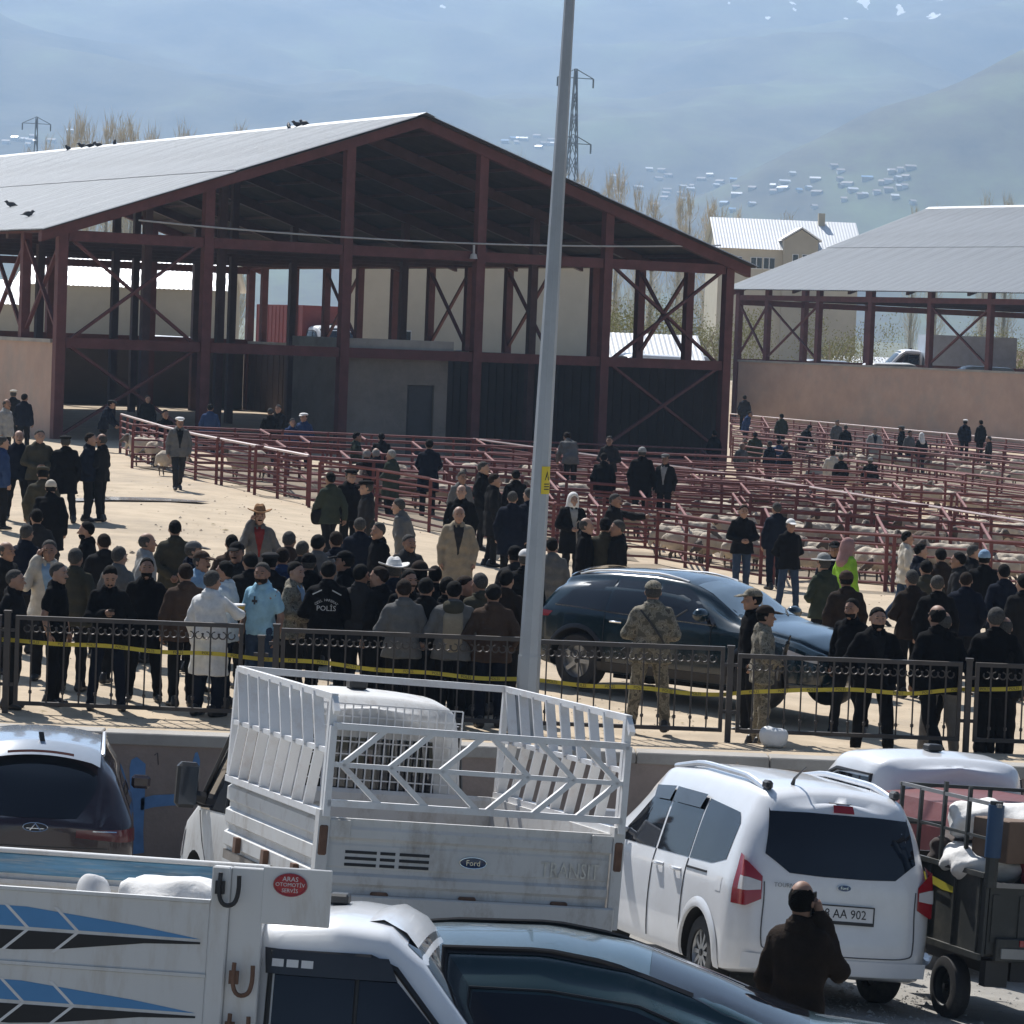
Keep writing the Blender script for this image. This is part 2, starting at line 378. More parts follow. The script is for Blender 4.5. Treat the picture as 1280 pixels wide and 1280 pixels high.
# its long side faces the camera: local origin at the far corner is its near end once built back from x
P2 = Vector((13, 190, 0)) - BV * 46
S2, part2, aa2, rz2, zw2, zb2 = shed((P2.x, P2.y), AV, BV, 29.5, 46, -.2, 3.85, 7.35, 8.4, 13.7, 'farther market shed on the right with white corrugated roof over a long pink plastered wall', 6, 5.1,
    [[46 - t for t in sp2], [46 - t + 1.2 for t in sp2]], [[(46 - 2.8, 46), (46 - 22.3, 46 - 17.4), (46 - 32.1, 46 - 27.2), (46 - 7.6, 46 - 2.8)], [(46 - 7, 46 - 2), (46 - 16, 46 - 11.1), (46 - 22, 46 - 17)]], False)
# ================================================================== implicit-surface tools (bodies of animals and people)
def surfnet(fn, xs, ys, zs):
    xs, ys, zs = np.asarray(xs, float), np.asarray(ys, float), np.asarray(zs, float)
    G = np.stack(np.meshgrid(xs, ys, zs, indexing='ij'), -1)
    F = fn(G.reshape(-1, 3)).reshape(G.shape[:3])
    ins = F < 0
    nx, ny, nz = F.shape
    acc = np.zeros((nx - 1, ny - 1, nz - 1, 3)); cnt = np.zeros((nx - 1, ny - 1, nz - 1))
    sl = lambda o, n: slice(o, n - 1 + o)
    C = [(i, j, k) for i in (0, 1) for j in (0, 1) for k in (0, 1)]
    for a in range(8):
        for b in range(a + 1, 8):
            d = [C[b][q] - C[a][q] for q in range(3)]
            if sum(map(abs, d)) != 1: continue
            sa = tuple(sl(C[a][q], F.shape[q]) for q in range(3)); sb = tuple(sl(C[b][q], F.shape[q]) for q in range(3))
            fa, fb = F[sa], F[sb]; ch = (fa < 0) != (fb < 0)
            t = np.where(ch, fa / np.where(ch, fa - fb, 1), 0)
            acc += np.where(ch[..., None], G[sa] + t[..., None] * (G[sb] - G[sa]), 0); cnt += ch
    act = cnt > 0
    idx = -np.ones(act.shape, int); idx[act] = np.arange(act.sum())
    V = acc[act] / cnt[act][:, None]
    Q = []
    for ax in range(3):
        lo = [slice(1, n - 1) for n in F.shape]; lo[ax] = slice(0, F.shape[ax] - 1)
        hi = list(lo); hi[ax] = slice(1, F.shape[ax])
        A, B = ins[tuple(lo)], ins[tuple(hi)]
        e = np.argwhere(A != B)
        if len(e) == 0: continue
        flip = A[tuple(e.T)]
        base = e.copy(); o1, o2 = [q for q in range(3) if q != ax]
        base[:, o1] += 1; base[:, o2] += 1
        def cell(d1, d2):
            c = base.copy(); c[:, o1] += d1; c[:, o2] += d2; return idx[tuple(c.T)]
        q = np.stack([cell(-1, -1), cell(0, -1), cell(0, 0), cell(-1, 0)], 1)
        s = flip if ax != 1 else ~flip
        q[~s] = q[~s][:, ::-1]
        Q.append(q)
    return V, np.concatenate(Q)
def sn_mesh(name, fn, xs, ys, zs, mats, zone=None, smooth=True):
    V, Q = surfnet(fn, xs, ys, zs)
    me = bpy.data.meshes.new(name); me.from_pydata(V.tolist(), [], Q.tolist())
    for m in (mats if isinstance(mats, (list, tuple)) else [mats]): me.materials.append(m)
    if zone is not None: me.polygons.foreach_set('material_index', zone(V[Q].mean(1)).astype(np.int32))
    me.polygons.foreach_set('use_smooth', [smooth] * len(me.polygons)); me.update()
    return me
def cone(P, a, b, r1, r2, sq=(1, 1, 1)):
    a, b = np.array(a, float), np.array(b, float); s = np.array(sq, float)
    q = (P - a) / s; d = (b - a) / s; h = np.clip(q @ d / max(d @ d, 1e-9), 0, 1)
    return (np.linalg.norm(q - h[:, None] * d, axis=1) - (r1 + (r2 - r1) * h)) * min(s)
def ell(P, c, r):
    c, r = np.array(c, float), np.array(r, float); q = (P - c) / r; n = np.linalg.norm(q, axis=1)
    return (n - 1) * min(r)
def smin(a, b, k):
    h = np.clip(.5 + .5 * (b - a) / k, 0, 1); return b + (a - b) * h - k * h * (1 - h)
def smins(L, k):
    r = L[0]
    for x in L[1:]: r = smin(r, x, k)
    return r

# ================================================================== retaining wall
M_wall = mat('wall_render', (.29, .235, .205), .9, var=.2, scale=.9, dirt=(.19, .165, .15), dscale=1.1, damt=.7, bump=.4, bscale=20)
M_blue = mat('blue_spray_paint', (.11, .24, .46), .8, var=.15, scale=6)
def retaining_wall():
    r = thing('retaining_wall', 'brown rendered retaining wall with pale coping and blue spray paint along the parking lot', 'wall', (0, 36, 0))
    MB().bb((-15, -.22, -2.6), (15, .02, -.1)).build('wall_face', M_wall, r)
    x = -15.0
    while x < 15:
        MB().bb((x + .006, -.27, -.1 + rnd.uniform(-.004, .004)), (x + 1.494, .1, .035 + rnd.uniform(-.006, .006))).build('coping_stone', M_conc, r, bevel=.012); x += 1.5
    def w(px, py): p = at(px, py, 35.775); return Vector((p.x, -.226, p.z))
    for st in ([(164, 950, 171, 946), (162, 960, 182, 955), (163, 1000, 181, 1000), (165, 1040, 179, 1040), (165, 1068, 180, 1066)], ):
        b = MB(); b.grid([[w(a, c), w(d, e)] for (a, c, d, e) in st]); b.build('spray_paint', M_blue, r)
    b = MB(); b.grid([[w(176, 998), w(176, 1013)], [w(192, 994), w(192, 1009)], [w(212, 993), w(212, 1007)], [w(238, 991), w(238, 1006)]]); b.build('spray_paint', M_blue, r)
    b = MB(); b.grid([[w(244, 941), w(247, 940)], [w(241, 952), w(250, 950)], [w(243, 966), w(249, 966)]]); b.build('spray_paint', M_blue, r)
    b = MB(); b.tube([w(193, 944), w(197, 941), w(198, 956)], .006, 5); b.build('spray_paint', mat('dark_scribble', (.06, .05, .05), .8), r)
retaining_wall()

# ================================================================== ornamental railing
M_iron = mat('dark_iron', (.055, .048, .045), .55, var=.25, scale=5, metal=.2)
YF = 37.4
def ring_pts(c, r, a0, a1, n=7): return [Vector(c) + Vector((r * cos(t), 0, r * sin(t))) for t in lin(a0, a1, n)]
_sc = MB()
for sg in (-1, 1):
    _sc.tube([p for p in ring_pts((sg * .052, 0, 0), .042, PI / 2, PI / 2 + sg * 1.7 * PI, 9)], .009, 4)
_sc.tube([(0, 0, .05), (0, 0, -.05)], .012, 4)
ME_scroll = _sc.mesh('scroll', M_iron)
ME_knob = MB().lathe([(0, -.03), (.02, -.015), (.02, .015), (0, .03)], n=6).mesh('knob', M_iron)
def rail_panel(x0, x1, yt, label, nb=None, bottom=.1):
    a = at(x0, yt, YF); X1 = at(x1, yt, YF).x; zt = a.z - .0; Wd = X1 - a.x
    r = thing('iron_railing', label, 'railing', (a.x, YF, 0), group='dark ornamental railing panels along the yard edge')
    MB().bb((0, -.03, zt - .05), (Wd, .03, zt)).build('top_rail', M_iron, r)
    MB().bb((.045, -.025, bottom), (Wd - .045, .025, bottom + .045)).build('bottom_rail', M_iron, r)
    for x in (.0, Wd - .045): MB().bb((x, -.028, bottom), (x + .045, .028, zt - .05)).build('frame_post', M_iron, r)
    n = nb or max(2, round(Wd / .185)); me = MB().bb((-.009, -.009, bottom + .045), (.009, .009, zt - .05)).mesh('bar', M_iron)
    for i in range(1, n):
        x = Wd * i / n; o = link('bar', me, r); o.location = (x, 0, 0)
        o = link('scroll', ME_scroll, r); o.location = (x, 0, zt - .15)
        o = link('knob', ME_knob, r); o.location = (x, 0, bottom + .16)
def rail_post(x, yt, label, w=.07):
    a = at(x, yt, YF)
    r = thing('railing_post', label, 'post', (a.x, YF + .0, 0), group='posts of the ornamental railing')
    MB().bb((-w / 2, -w / 2, -.35), (w / 2, w / 2, a.z)).build('post_shaft', M_iron, r)
    MB().bb((-w / 2 - .01, -w / 2 - .01, a.z), (w / 2 + .01, w / 2 + .01, a.z + .03)).build('post_cap', M_iron, r)
    for z in (.32, a.z - .22): MB().bb((-w / 2 - .05, -.015, z), (w / 2 + .05, .015, z + .04)).build('bracket', M_iron, r)
rail_panel(-300, 3, 757, 'leftmost railing panel, cut off by the left edge of the picture')
rail_post(10, 766, 'railing post at the far left, beside the end of the first panel')
rail_panel(20, 305, 769, 'railing panel in front of the man in white coat and the two men in black')
rail_post(327, 797, 'low railing post left of the gap, before the light blue shirt')
rail_post(346, 783, 'railing post at the left end of the panel before the police jacket')
rail_panel(352, 655, 785, 'railing panel in front of the crowd with the police jacket, left of the lamp post')
rail_panel(664, 907, 799, 'railing panel in front of the blue car and the soldier seen from behind')
rail_post(914, 810, 'railing post between the blue car bonnet panel and the soldier panel')
rail_panel(923, 1204, 817, 'railing panel in front of the bearded man in black and the soldier on the right')
rail_post(1212, 826, 'railing post right of the man in grey trousers')
rail_panel(1220, 1500, 828, 'rightmost railing panel, in front of two dark suited men')

# ================================================================== lamp post
M_galv = mat('galvanised_pole', (.40, .43, .46), .55, metal=.3, var=.1, scale=1.2, dirt=(.3, .32, .34), dscale=2, damt=.4)
M_yel = mat('sticker_yellow', (.72, .56, .04), .6, var=.05)
M_black = mat('matt_black', (.02, .02, .022), .6)
def lamp_post():
    Yp = 37.05; a = at(659, 870, Yp); b = at(712, 0, Yp); d = (b - a) / (b.z - a.z); p0 = a + d * (-.05 - a.z)
    r = thing('lamp_post', 'tall tapered grey steel lamp post with a yellow warning sticker', 'lamp post', p0)
    q = lambda z: d * z
    MB().tube([q(-.1), q(1.0)], [.138, .132], 8).build('pole_base', M_galv, r, True, auto=25)
    MB().tube([q(1.0), q(4), q(9.4)], [.124, .10, .055], 8).build('pole', M_galv, r, True, auto=25)
    MB().tube([q(9.4), q(9.7) + Vector((.1, 0, 0)), q(9.9) + Vector((.9, -.1, 0))], .03, 8).build('arm', M_galv, r, True)
    MB().box(q(9.88) + Vector((1.15, -.1, 0)), (.6, .22, .12)).build('lamp_head', M_galv, r, bevel=.03)
    MB().bb((-.3, -.3, -.12), (.3, .3, .03)).build('base_plate', M_conc, r)
    s0 = at(683, 600, Yp) - p0; z = s0.z
    R0 = .124 - .024 * (z - 1) / 3 + .004; c = q(z)
    def cyl(a0, a1, h0, h1, rr): return [[c + Vector((rr * sin(t), -rr * cos(t), h)) for t in lin(a0, a1, 8)] for h in (h0, h1)]
    st = MB().grid(cyl(.1, 1.35, -.16, .16, R0)).build('sticker', M_yel, r)
    t = MB(); P = lambda an, h, rr=R0 + .003: c + Vector((rr * sin(an), -rr * cos(an), h))
    t.add([P(.45, -.0), P(1.05, .0), P(.75, .11)], [(0, 1, 2)]); t.build('warning_triangle', M_black, st)
    t = MB(); R2 = R0 + .006; t.add([P(.77, .085, R2), P(.68, .04, R2), P(.76, .045, R2), P(.72, .01, R2), P(.83, .055, R2), P(.75, .05, R2)], [(0, 1, 2), (3, 4, 5)]); t.build('bolt_symbol', M_yel, st)
    t = MB()
    for h in (-.05, -.08, -.11): t.grid([[P(.4, h), P(.75, h), P(1.1, h)], [P(.4, h + .012), P(.75, h + .012), P(1.1, h + .012)]])
    t.build('small_print', M_black, st)
lamp_post()

# ================================================================== police tape
def tape():
    M_t = mat('tape_yellow', (.62, .50, .04), .45, var=.05, scale=8)
    r = thing('barrier_tape', 'yellow barrier tape with black lettering strung along behind the railing', 'tape', (0, 37.56, 0))
    keys = [(-40, 799), (60, 803), (140, 809), (260, 818), (350, 824), (520, 841), (680, 852), (790, 860), (905, 869), (1000, 861), (1140, 866), (1300, 858)]
    P = [at(x, y, 37.56) for x, y in keys]; xs = [p.x for p in P]; zz = [p.z for p in P]
    def zf(x): return float(np.interp(x, xs, zz)) + .012 * sin(x * 5)
    n = 150; X = lin(xs[0], xs[-1], n); b = MB()
    b.grid([[(x, .012 * sin(x * 3.1), zf(x) - .024) for x in X], [(x, .012 * sin(x * 3.1 + .6), zf(x) + .024) for x in X]]); b.build('tape_strip', M_t, r)
    x = X[0] + .1; L = MB(); me = text_mesh('POLİS', .045, 0, 1.0)
    tv = [v.co.copy() for v in me.vertices]; tf = [tuple(p.vertices) for p in me.polygons]
    while x < X[-1] - .2:
        L.add([(x + v.x, .012 * sin((x + v.x) * 3.1 + .3) - .006, zf(x + v.x) + v.y) for v in tv], tf); x += .34
    L.build('lettering', M_black, r)['kind'] = 'stuff'
tape()

# ================================================================== livestock pens of red pipe
M_pipe = mat('pen_red_pipe', (.165, .052, .05), .8, var=.25, scale=4, dirt=(.16, .08, .07), dscale=2, damt=.6)
M_pipeL = mat('pen_sunlit_top_rail', (.50, .40, .38), .45, var=.2, scale=4, dirt=(.3, .12, .11), dscale=2, damt=.6)  # pale colour paints the sunlight on the top rail
def pen_row(pts, label, H=1.15, nr=6, step=2.3, sunlit=False, thick=1.0):
    P = [gnd(x, y) for x, y in pts]
    for p in P: p.z = yard_z(p.x, p.y)
    r = thing('pen_fence', label, 'pen fence', P[0], group='red pipe rails of the livestock pens')
    o = P[0]; Q = [p - o for p in P]
    for k in range(nr):
        z = H - k * (H - .18) / (nr - 1)
        b = MB(); b.tube([q + Vector((0, 0, z)) for q in Q], (.028 if k else .036) * thick, 5); b.build('rail', M_pipeL if (sunlit and k == 0) else M_pipe, r)
    me = MB().bb((-.036 * thick, -.036 * thick, -.3), (.036 * thick, .036 * thick, H - .02)).mesh('post', M_pipe)
    for a, b in zip(Q[:-1], Q[1:]):
        n = max(1, round((b - a).length / step))
        for i in range(n):
            q = a.lerp(b, i / n); z = yard_z(q.x + o.x, q.y + o.y) - o.z
            ob = link('post', me, r); ob.location = (q.x, q.y, z)
    ob = link('post', me, r); ob.location = Q[-1]
ROWS = [
    ([(165, 585), (905, 602)], 'farthest long pen rail, closest to the open front of the big shed'),
    ([(228, 595), (640, 606), (1000, 618)], 'second pen rail out from the big shed, behind the man in the navy jacket'),
    ([(270, 606), (660, 620), (1080, 636)], 'third pen rail out from the big shed, ending below the white shirt in the pens'),
    ([(318, 618), (700, 636), (1150, 654)], 'fourth pen rail from the shed, running behind the lamp post sticker'),
    ([(386, 634), (540, 641), (900, 656), (1285, 676)], 'long pen rail just behind the men gathered by the lamp post'),
    ([(560, 652), (900, 673), (1285, 700)], 'pen rail third from the car, between rows of white sheep'),
    ([(650, 676), (950, 698), (1285, 725)], 'second pen rail behind the blue car, with sheep backs above it'),
    ([(536, 666), (690, 700), (820, 707), (950, 730), (1285, 751)], 'nearest pen fence, right behind the blue car and the man in jeans'),
]
for p, l in ROWS: pen_row(p, l)
pen_row([(150, 566), (205, 588), (244, 600), (384, 632)], 'left side of the pens with a pale top rail by the sandy open yard', sunlit=True, step=1.9)
pen_row([(590, 594), (900, 640), (1285, 716)], 'diagonal pen fence with a pale top rail crossing the pens', sunlit=True)
pen_row([(398, 641), (470, 652), (536, 664)], 'short pen fence joining the left corner, behind the walking men', step=1.2)
FAR = [
    ([(912, 543), (1285, 583)], 'highest pen fence at the foot of the pink wall, with pale top rail', True),
    ([(912, 560), (1285, 604)], 'pen fence second from the pink wall', False),
    ([(915, 580), (1180, 607), (1290, 622)], 'pen fence third from the pink wall, behind the group in blue', False),
    ([(930, 596), (1205, 640)], 'pen fence below the pink wall area with the two men in white and black', False),
]
for p, l, w in FAR: pen_row(p, l, sunlit=w)
MIDR = [([(1010, 612), (1290, 650)], 'pen fence in the gap between the far pens and the pale diagonal rail'), ([(1080, 636), (1290, 664)], 'short pen fence just beyond the pale diagonal rail at the right edge'), ([(914, 552), (1285, 594)], 'pen fence closely behind the highest fence at the pink wall'), ([(913, 570), (1290, 614)], 'pen fence amid the group under the pink wall')]
for p, l in MIDR: pen_row(p, l)
def lerp2(row, x):
    xs = [p[0] for p in row]; ys = [p[1] for p in row]; return (x, float(np.interp(x, xs, ys)))
CROSS = [(0, 1, (330, 450, 600, 760, 880)), (1, 2, (380, 520, 700, 860)), (2, 3, (350, 470, 610, 780, 950)), (3, 4, (430, 560, 740, 870, 1010, 1120)),
         (4, 5, (600, 700, 810, 930, 1060, 1200)), (5, 6, (690, 800, 920, 1050, 1180)), (6, 7, (740, 850, 960, 1100, 1230))]
where = ['beside the shed front', 'in the second row from the shed', 'in the third row from the shed', 'in the middle row of pens', 'in the row with most white sheep', 'in the second row behind the car', 'in the row right behind the car']
for i, j, X in CROSS:
    for k, x in enumerate(X):
        a, b = lerp2(ROWS[i][0], x - 6), lerp2(ROWS[j][0], x + 6)
        pen_row([a, b], 'pen divider %s, number %s from the left' % (where[i], ['one', 'two', 'three', 'four', 'five', 'six'][k]), step=5, nr=4)
for k, x in enumerate((960, 1030, 1110, 1190)):
    pen_row([lerp2(FAR[0][0], x - 8), lerp2(FAR[1][0], x)], 'pen divider at the pink wall, number %s from the left' % ['one', 'two', 'three', 'four'][k], step=5, nr=4)
M_dungshade = mat('dung_and_shade', (.235, .19, .14), .95, var=.3, scale=.5, bump=.6, bscale=7, dirt=(.13, .10, .08), dscale=.35, damt=.7, spec=.2)  # brown dung colour, darkened as well for the shadows of the sheep
def pen_ground(pts):
    P = [gnd(x, y) for x, y in pts]; b = MB(); n = 24; L = [P[0].lerp(P[1], t) for t in lin(0, 1, n)]; R = [P[3].lerp(P[2], t) for t in lin(0, 1, n)]
    b.grid([[(q.x, q.y, yz(q.x, q.y) + .02) for q in [a.lerp(c, v) for v in lin(0, 1, n)]] for a, c in zip(L, R)]); tag(b.build('pen_ground', M_dungshade, None, True), kind='structure')
pen_ground([(170, 584), (300, 606), (700, 628), (905, 600)]); pen_ground([(300, 606.5), (540, 664), (800, 704), (700, 628.5)]); pen_ground([(905, 600.5), (701, 629), (830, 705), (1290, 748)]); pen_ground([(912, 546), (925, 594), (1290, 640), (1290, 588)])
# ================================================================== sheep
M_wool = mat('cream_wool', (.50, .43, .34), .95, var=.18, scale=6, bump=.6, bscale=30, dirt=(.42, .36, .28), dscale=3, damt=.5)
M_woolb = mat('brown_wool', (.12, .085, .06), .95, var=.3, scale=6, bump=.6, bscale=30)
M_face = mat('sheep_face', (.10, .08, .065), .85, var=.2)
def sheep_mesh(down, m):
    hz = .5 if down else .80
    def fn(P):
        w = .02 * np.sin(P[:, 0] * 21) * np.sin(P[:, 1] * 23 + 1) * np.sin(P[:, 2] * 19)
        body = smins([ell(P, (-.28, 0, .56), (.30, .235, .25)), ell(P, (.12, 0, .56), (.36, .225, .24)), ell(P, (.32, 0, .58), (.22, .19, .22))], .08) + w
        neck = cone(P, (.38, 0, .62), (.60, 0, hz - .06), .125, .085)
        head = smin(cone(P, (.60, 0, hz), (.80, 0, hz - .14), .082, .045, (1, .9, 1)), cone(P, (.58, 0, hz + .04), (.62, 0, hz + .02), .07, .07), .04)
        ears = np.minimum(cone(P, (.60, .06, hz + .03), (.56, .19, hz - .02), .028, .014), cone(P, (.60, -.06, hz + .03), (.56, -.19, hz - .02), .028, .014))
        tail = cone(P, (-.55, 0, .6), (-.62, 0, .34), .07, .05)
        r = smin(smins([body, neck, tail], .07), smin(head, ears, .02), .03)
        for sx, sy in ((.30, .11), (.33, -.11)):
            r = smin(r, smin(cone(P, (sx, sy, .42), (sx + .01, sy, .24), .065, .034), cone(P, (sx + .01, sy, .24), (sx, sy, 0), .032, .028), .02), .03)
        for sx, sy in ((-.36, .11), (-.33, -.11)):   # stifle forward, hock back
            r = smin(r, smins([cone(P, (sx, sy, .48), (sx + .07, sy, .36), .12, .075), cone(P, (sx + .07, sy, .36), (sx - .07, sy, .22), .06, .034), cone(P, (sx - .07, sy, .22), (sx - .04, sy, 0), .032, .028)], .02), .03)
        return r
    def zone(c):
        z = (c[:, 2] < .30) & (np.abs(c[:, 0]) < .5) | (c[:, 0] > .56)
        return np.where(z, 1, 0)
    return sn_mesh('sheep', fn, np.arange(-.74, .95, .042), np.arange(-.30, .31, .040), np.arange(-.05, 1.0, .04), [m, M_face], zone)
SH = [sheep_mesh(0, M_wool), sheep_mesh(1, M_wool), sheep_mesh(0, M_woolb)]
def sheep(x, y, i, label, group):
    p = gnd(x, y); o = link('sheep', SH[i]); o.location = (p.x, p.y, yard_z(p.x, p.y)); s = rnd.uniform(.78, 1.0); o.scale = (s, s, s)
    o.rotation_euler = (0, 0, rnd.choice((0, PI)) + rnd.gauss(.1, .5)); tag(o, label, 'sheep', group)
def fill(ra, rb, x0, x1, n, g, lab):
    for k in range(n):
        x = x0 + (x1 - x0) * (k + rnd.uniform(.1, .9)) / n; t = rnd.uniform(.25, .8)
        ya, yb = lerp2(ra, x)[1], lerp2(rb, x)[1]
        i = rnd.choices((0, 1, 2), (5, 4, 1))[0]
        sheep(x, ya + (yb - ya) * t, i, lab[1] if i == 2 else lab[0], g)
LABS = [('cream woolled sheep in the pen row right behind the blue car', 'dark brown sheep in the pen row right behind the blue car'), ('cream woolled sheep in the second pen row behind the blue car', 'dark brown sheep in the second pen row behind the blue car'), ('cream woolled sheep in the third pen row behind the blue car', 'dark brown sheep in the third pen row behind the blue car'), ('cream woolled sheep in the middle pens below the white skullcap', 'dark brown sheep in the middle pens below the white skullcap'), ('cream woolled sheep in the pens halfway to the big shed', 'dark brown sheep in the pens halfway to the big shed'), ('cream woolled sheep in the pens closest to the big shed front', 'dark brown sheep in the pens closest to the big shed front')]
LW = ('cream woolled sheep standing inside the red rails of the middle pens', 'dark brown sheep standing among cream ones inside the red rails')
R_ = [r[0] for r in ROWS]
fill(R_[6], R_[7], 830, 1280, 22, 'sheep in the pens', LABS[0]); fill(R_[5], R_[6], 670, 1280, 32, 'sheep in the pens', LABS[1]); fill(R_[4], R_[5], 620, 1280, 34, 'sheep in the pens', LABS[2])
fill(R_[3], R_[4], 420, 1140, 24, 'sheep in the pens', LABS[3]); fill(R_[2], R_[3], 380, 1070, 14, 'sheep in the pens', LABS[4]); fill(R_[1], R_[2], 300, 990, 10, 'sheep in the pens', LABS[5])
LF2 = ('cream sheep in the second pen row below the pink shed wall', 'dark brown sheep in the second pen row below the pink shed wall')
LF = ('cream sheep at the very foot of the pink shed wall', 'dark brown sheep at the very foot of the pink shed wall')
fill(FAR[0][0], FAR[1][0], 920, 1280, 16, 'sheep by the pink wall', LF); fill(FAR[1][0], FAR[2][0], 920, 1280, 15, 'sheep by the pink wall', LF2)
fill(MIDR[0][0], MIDR[1][0], 1085, 1285, 9, 'sheep in the pens', ('cream woolled sheep beyond the pale diagonal rail at the right edge', 'dark brown sheep beyond the pale diagonal rail at the right edge')); fill(FAR[3][0], MIDR[0][0], 1015, 1200, 8, 'sheep in the pens', ('cream woolled sheep below the two men in cream and black', 'dark brown sheep below the two men in cream and black'))
sheep(858, 706, 0, 'grey-white sheep closest to the roof of the blue car', 'sheep in the pens')
fill([(165, 560), (240, 585)], [(160, 588), (225, 602)], 165, 225, 4, 'goats at the left pens', ('pale sheep at the left corner of the pens near the shed post', 'brown animal at the left corner of the pens near the shed post'))
# ================================================================== buildings and things behind the sheds
M_cream = mat('cream_wall', (.50, .46, .37), .9, var=.1, scale=.3, dirt=(.38, .35, .28), dscale=.2, damt=.5)
M_beige = mat('beige_wall', (.40, .37, .30), .9, var=.12, scale=.3)
M_wroof = mat('pale_sheet_roof', (.74, .75, .76), .45, metal=.2, var=.08, scale=.2)
M_bpan = mat('blue_panel', (.10, .16, .27), .6)
M_glassd = mat('dark_glass', (.012, .015, .02), .06, var=.05, spec=.6)
M_white = mat('white_paint', (.74, .75, .76), .35, var=.05, dirt=(.55, .52, .47), dscale=2, damt=.35, coat=.3)
M_redcargo = mat('red_cargo', (.26, .06, .055), .6)
def house(loc, rz, L, Wd, H, rise, wm, rm, label, cat='building', group=None, wins=(), name='building', over=.4):
    r = thing(name, label, cat, loc, rz, group)
    b = MB(); b.prism([(0, 0, -2), (L, 0, -2), (L, 0, H), (0, 0, H)], (0, Wd, 0)); b.build('wall', wm, r)
    for s in (0, 1):
        b = MB(); b.prism([(-.001 + (0 if s == 0 else L), .002, H), (0 if s == 0 else L, Wd - .002, H), (0 if s == 0 else L, Wd / 2, H + rise)], ((.3 if s == 0 else -.3), 0, 0)); b.build('gable', wm, r)
        y0, y1 = (-over, Wd / 2) if s == 0 else (Wd + over, Wd / 2)
        z0 = H - rise * over / (Wd / 2)
        n = int((L + 2 * over) / .28); ra = []; rb = []
        for q in range(n * 2 + 1):
            x = -over + (L + 2 * over) * q / (n * 2); dz = .018 if q % 2 else 0
            ra.append((x, y0, z0 + .06 + dz)); rb.append((x, y1, H + rise + .06 + dz))
        b = MB(); b.grid([ra, rb]); b.build('roof', rm, r)
    for (x, z, w, h) in wins:
        f = MB().bb((x, -.06, z), (x + w, .05, z + h)).build('window', M_white, r)
        for i in range(2):
            MB().bb((x + .06 + i * w / 2, -.075, z + .06), (x + w / 2 - .03 + i * w / 2, -.055, z + h - .06)).build('pane', M_glassd, f)
    return r
def front(px, py, Y): p = at(px, py, Y); return p
# cream warehouse behind the first shed
p = front(430, 440, 178)
wh = house((p.x, 178, -.3), .02, 14, 10, 9.2, 2.2, M_cream, M_wroof, 'long cream warehouse seen between the posts of the big shed', wins=[(2.6, 4.2, 1.1, 1.0)])
b = MB(); b.bb((6.2, -.08, .9), (7.5, -.02, 4.2)); b.build('banner', M_bpan, wh)
ac = MB().bb((2.9, -.5, 3.0), (3.9, -.08, 3.7)).build('air_conditioner', M_white, wh); MB().lathe([(0, 0), (.26, 0), (.26, .02)], (3.4, -.52, 3.35), 'y', 12).build('fan_grille', M_black, ac)
p = front(500, 440, 171)
bw = thing('low_barrier', 'low white barrier wall in front of the cream warehouse', 'barrier', (p.x, 171, 2.0))
for k in range(9): MB().bb((k * 1.02, -.1, 0), (k * 1.02 + .98, .1, 1.0)).build('barrier_block', M_white, bw)
# beige house on the left
p = front(150, 430, 190)
house((p.x - 6, 190, -.3), -.03, 12, 9, 7.2, 1.6, M_beige, M_wroof, 'beige building with pale roof seen through the left bays of the big shed', wins=[(2, 2.2, 1.3, 1.2), (5, 2.2, 1.3, 1.2), (8.6, 2.2, 1.3, 1.2)])
p = front(150, 430, 178)
house((p.x, 176, -.3), .0, 6, 5, 3.0, .9, mat('red_brown_wall', (.25, .12, .10), .9), M_wroof, 'small hut with red brown wall and white roof behind the big shed', 'hut')
p = front(20, 430, 200)
house((p.x - 8, 205, -.3), .05, 14, 10, 6.0, 1.5, M_cream, M_wroof, 'pale building at the far left behind the shed posts')
for k, (x, y, s) in enumerate(((330, 424, 1.1), (352, 424, .9), (372, 426, 1.2))):
    pass
# stacked feed sacks / tarps left
M_tarp = mat('straw_cover', (.48, .42, .28), .9, var=.25, scale=2, bump=.6, bscale=6)
def tarp(px, py, Y, L, H, label, m=M_tarp, seed=1):
    p = gnd(px, py); p = at(px, py, Y); r = MB(); n = 16; rows = []
    for i in range(n + 1):
        row = []
        for j in range(9):
            u, v = i / n, j / 8
            hh = H * (sin(PI * u) ** .35 if 0 < u < 1 else 0) * (sin(PI * v) ** .45 if 0 < v < 1 else 0) * (.8 + .35 * noise.noise((u * 4 + seed, v * 3, seed)))
            row.append((L * (u - .5), 2.4 * (v - .5), hh - .2))
        rows.append(row)
    r.grid(rows); o = r.build('covered_heap', m, None, True, auto=60); o.location = (p.x, Y, 2.0 if Y > 165 else .9); tag(o, label, 'heap'); return o
tarp(140, 420, 160, 4.5, 2.3, 'straw coloured covered heap behind the left bays of the big shed', seed=2)
tarp(180, 420, 158, 3.4, 1.8, 'smaller straw coloured heap right of the big one behind the left bays', seed=5)
tarp(765, 425, 168, 8, 1.6, 'pale grey tarpaulin heap behind the right braces of the big shed', mat('grey_tarp', (.55, .55, .55), .8, var=.2, scale=2), seed=9)
# grey shed with white roof on the right
p = front(735, 430, 186)
house((p.x - 1, 186, -.4), .1, 7.5, 6, 4.2, 1.4, mat('grey_block_wall', (.34, .33, .31), .9), M_wroof, 'grey hut with bright white sheet roof behind the lamp post', 'hut')
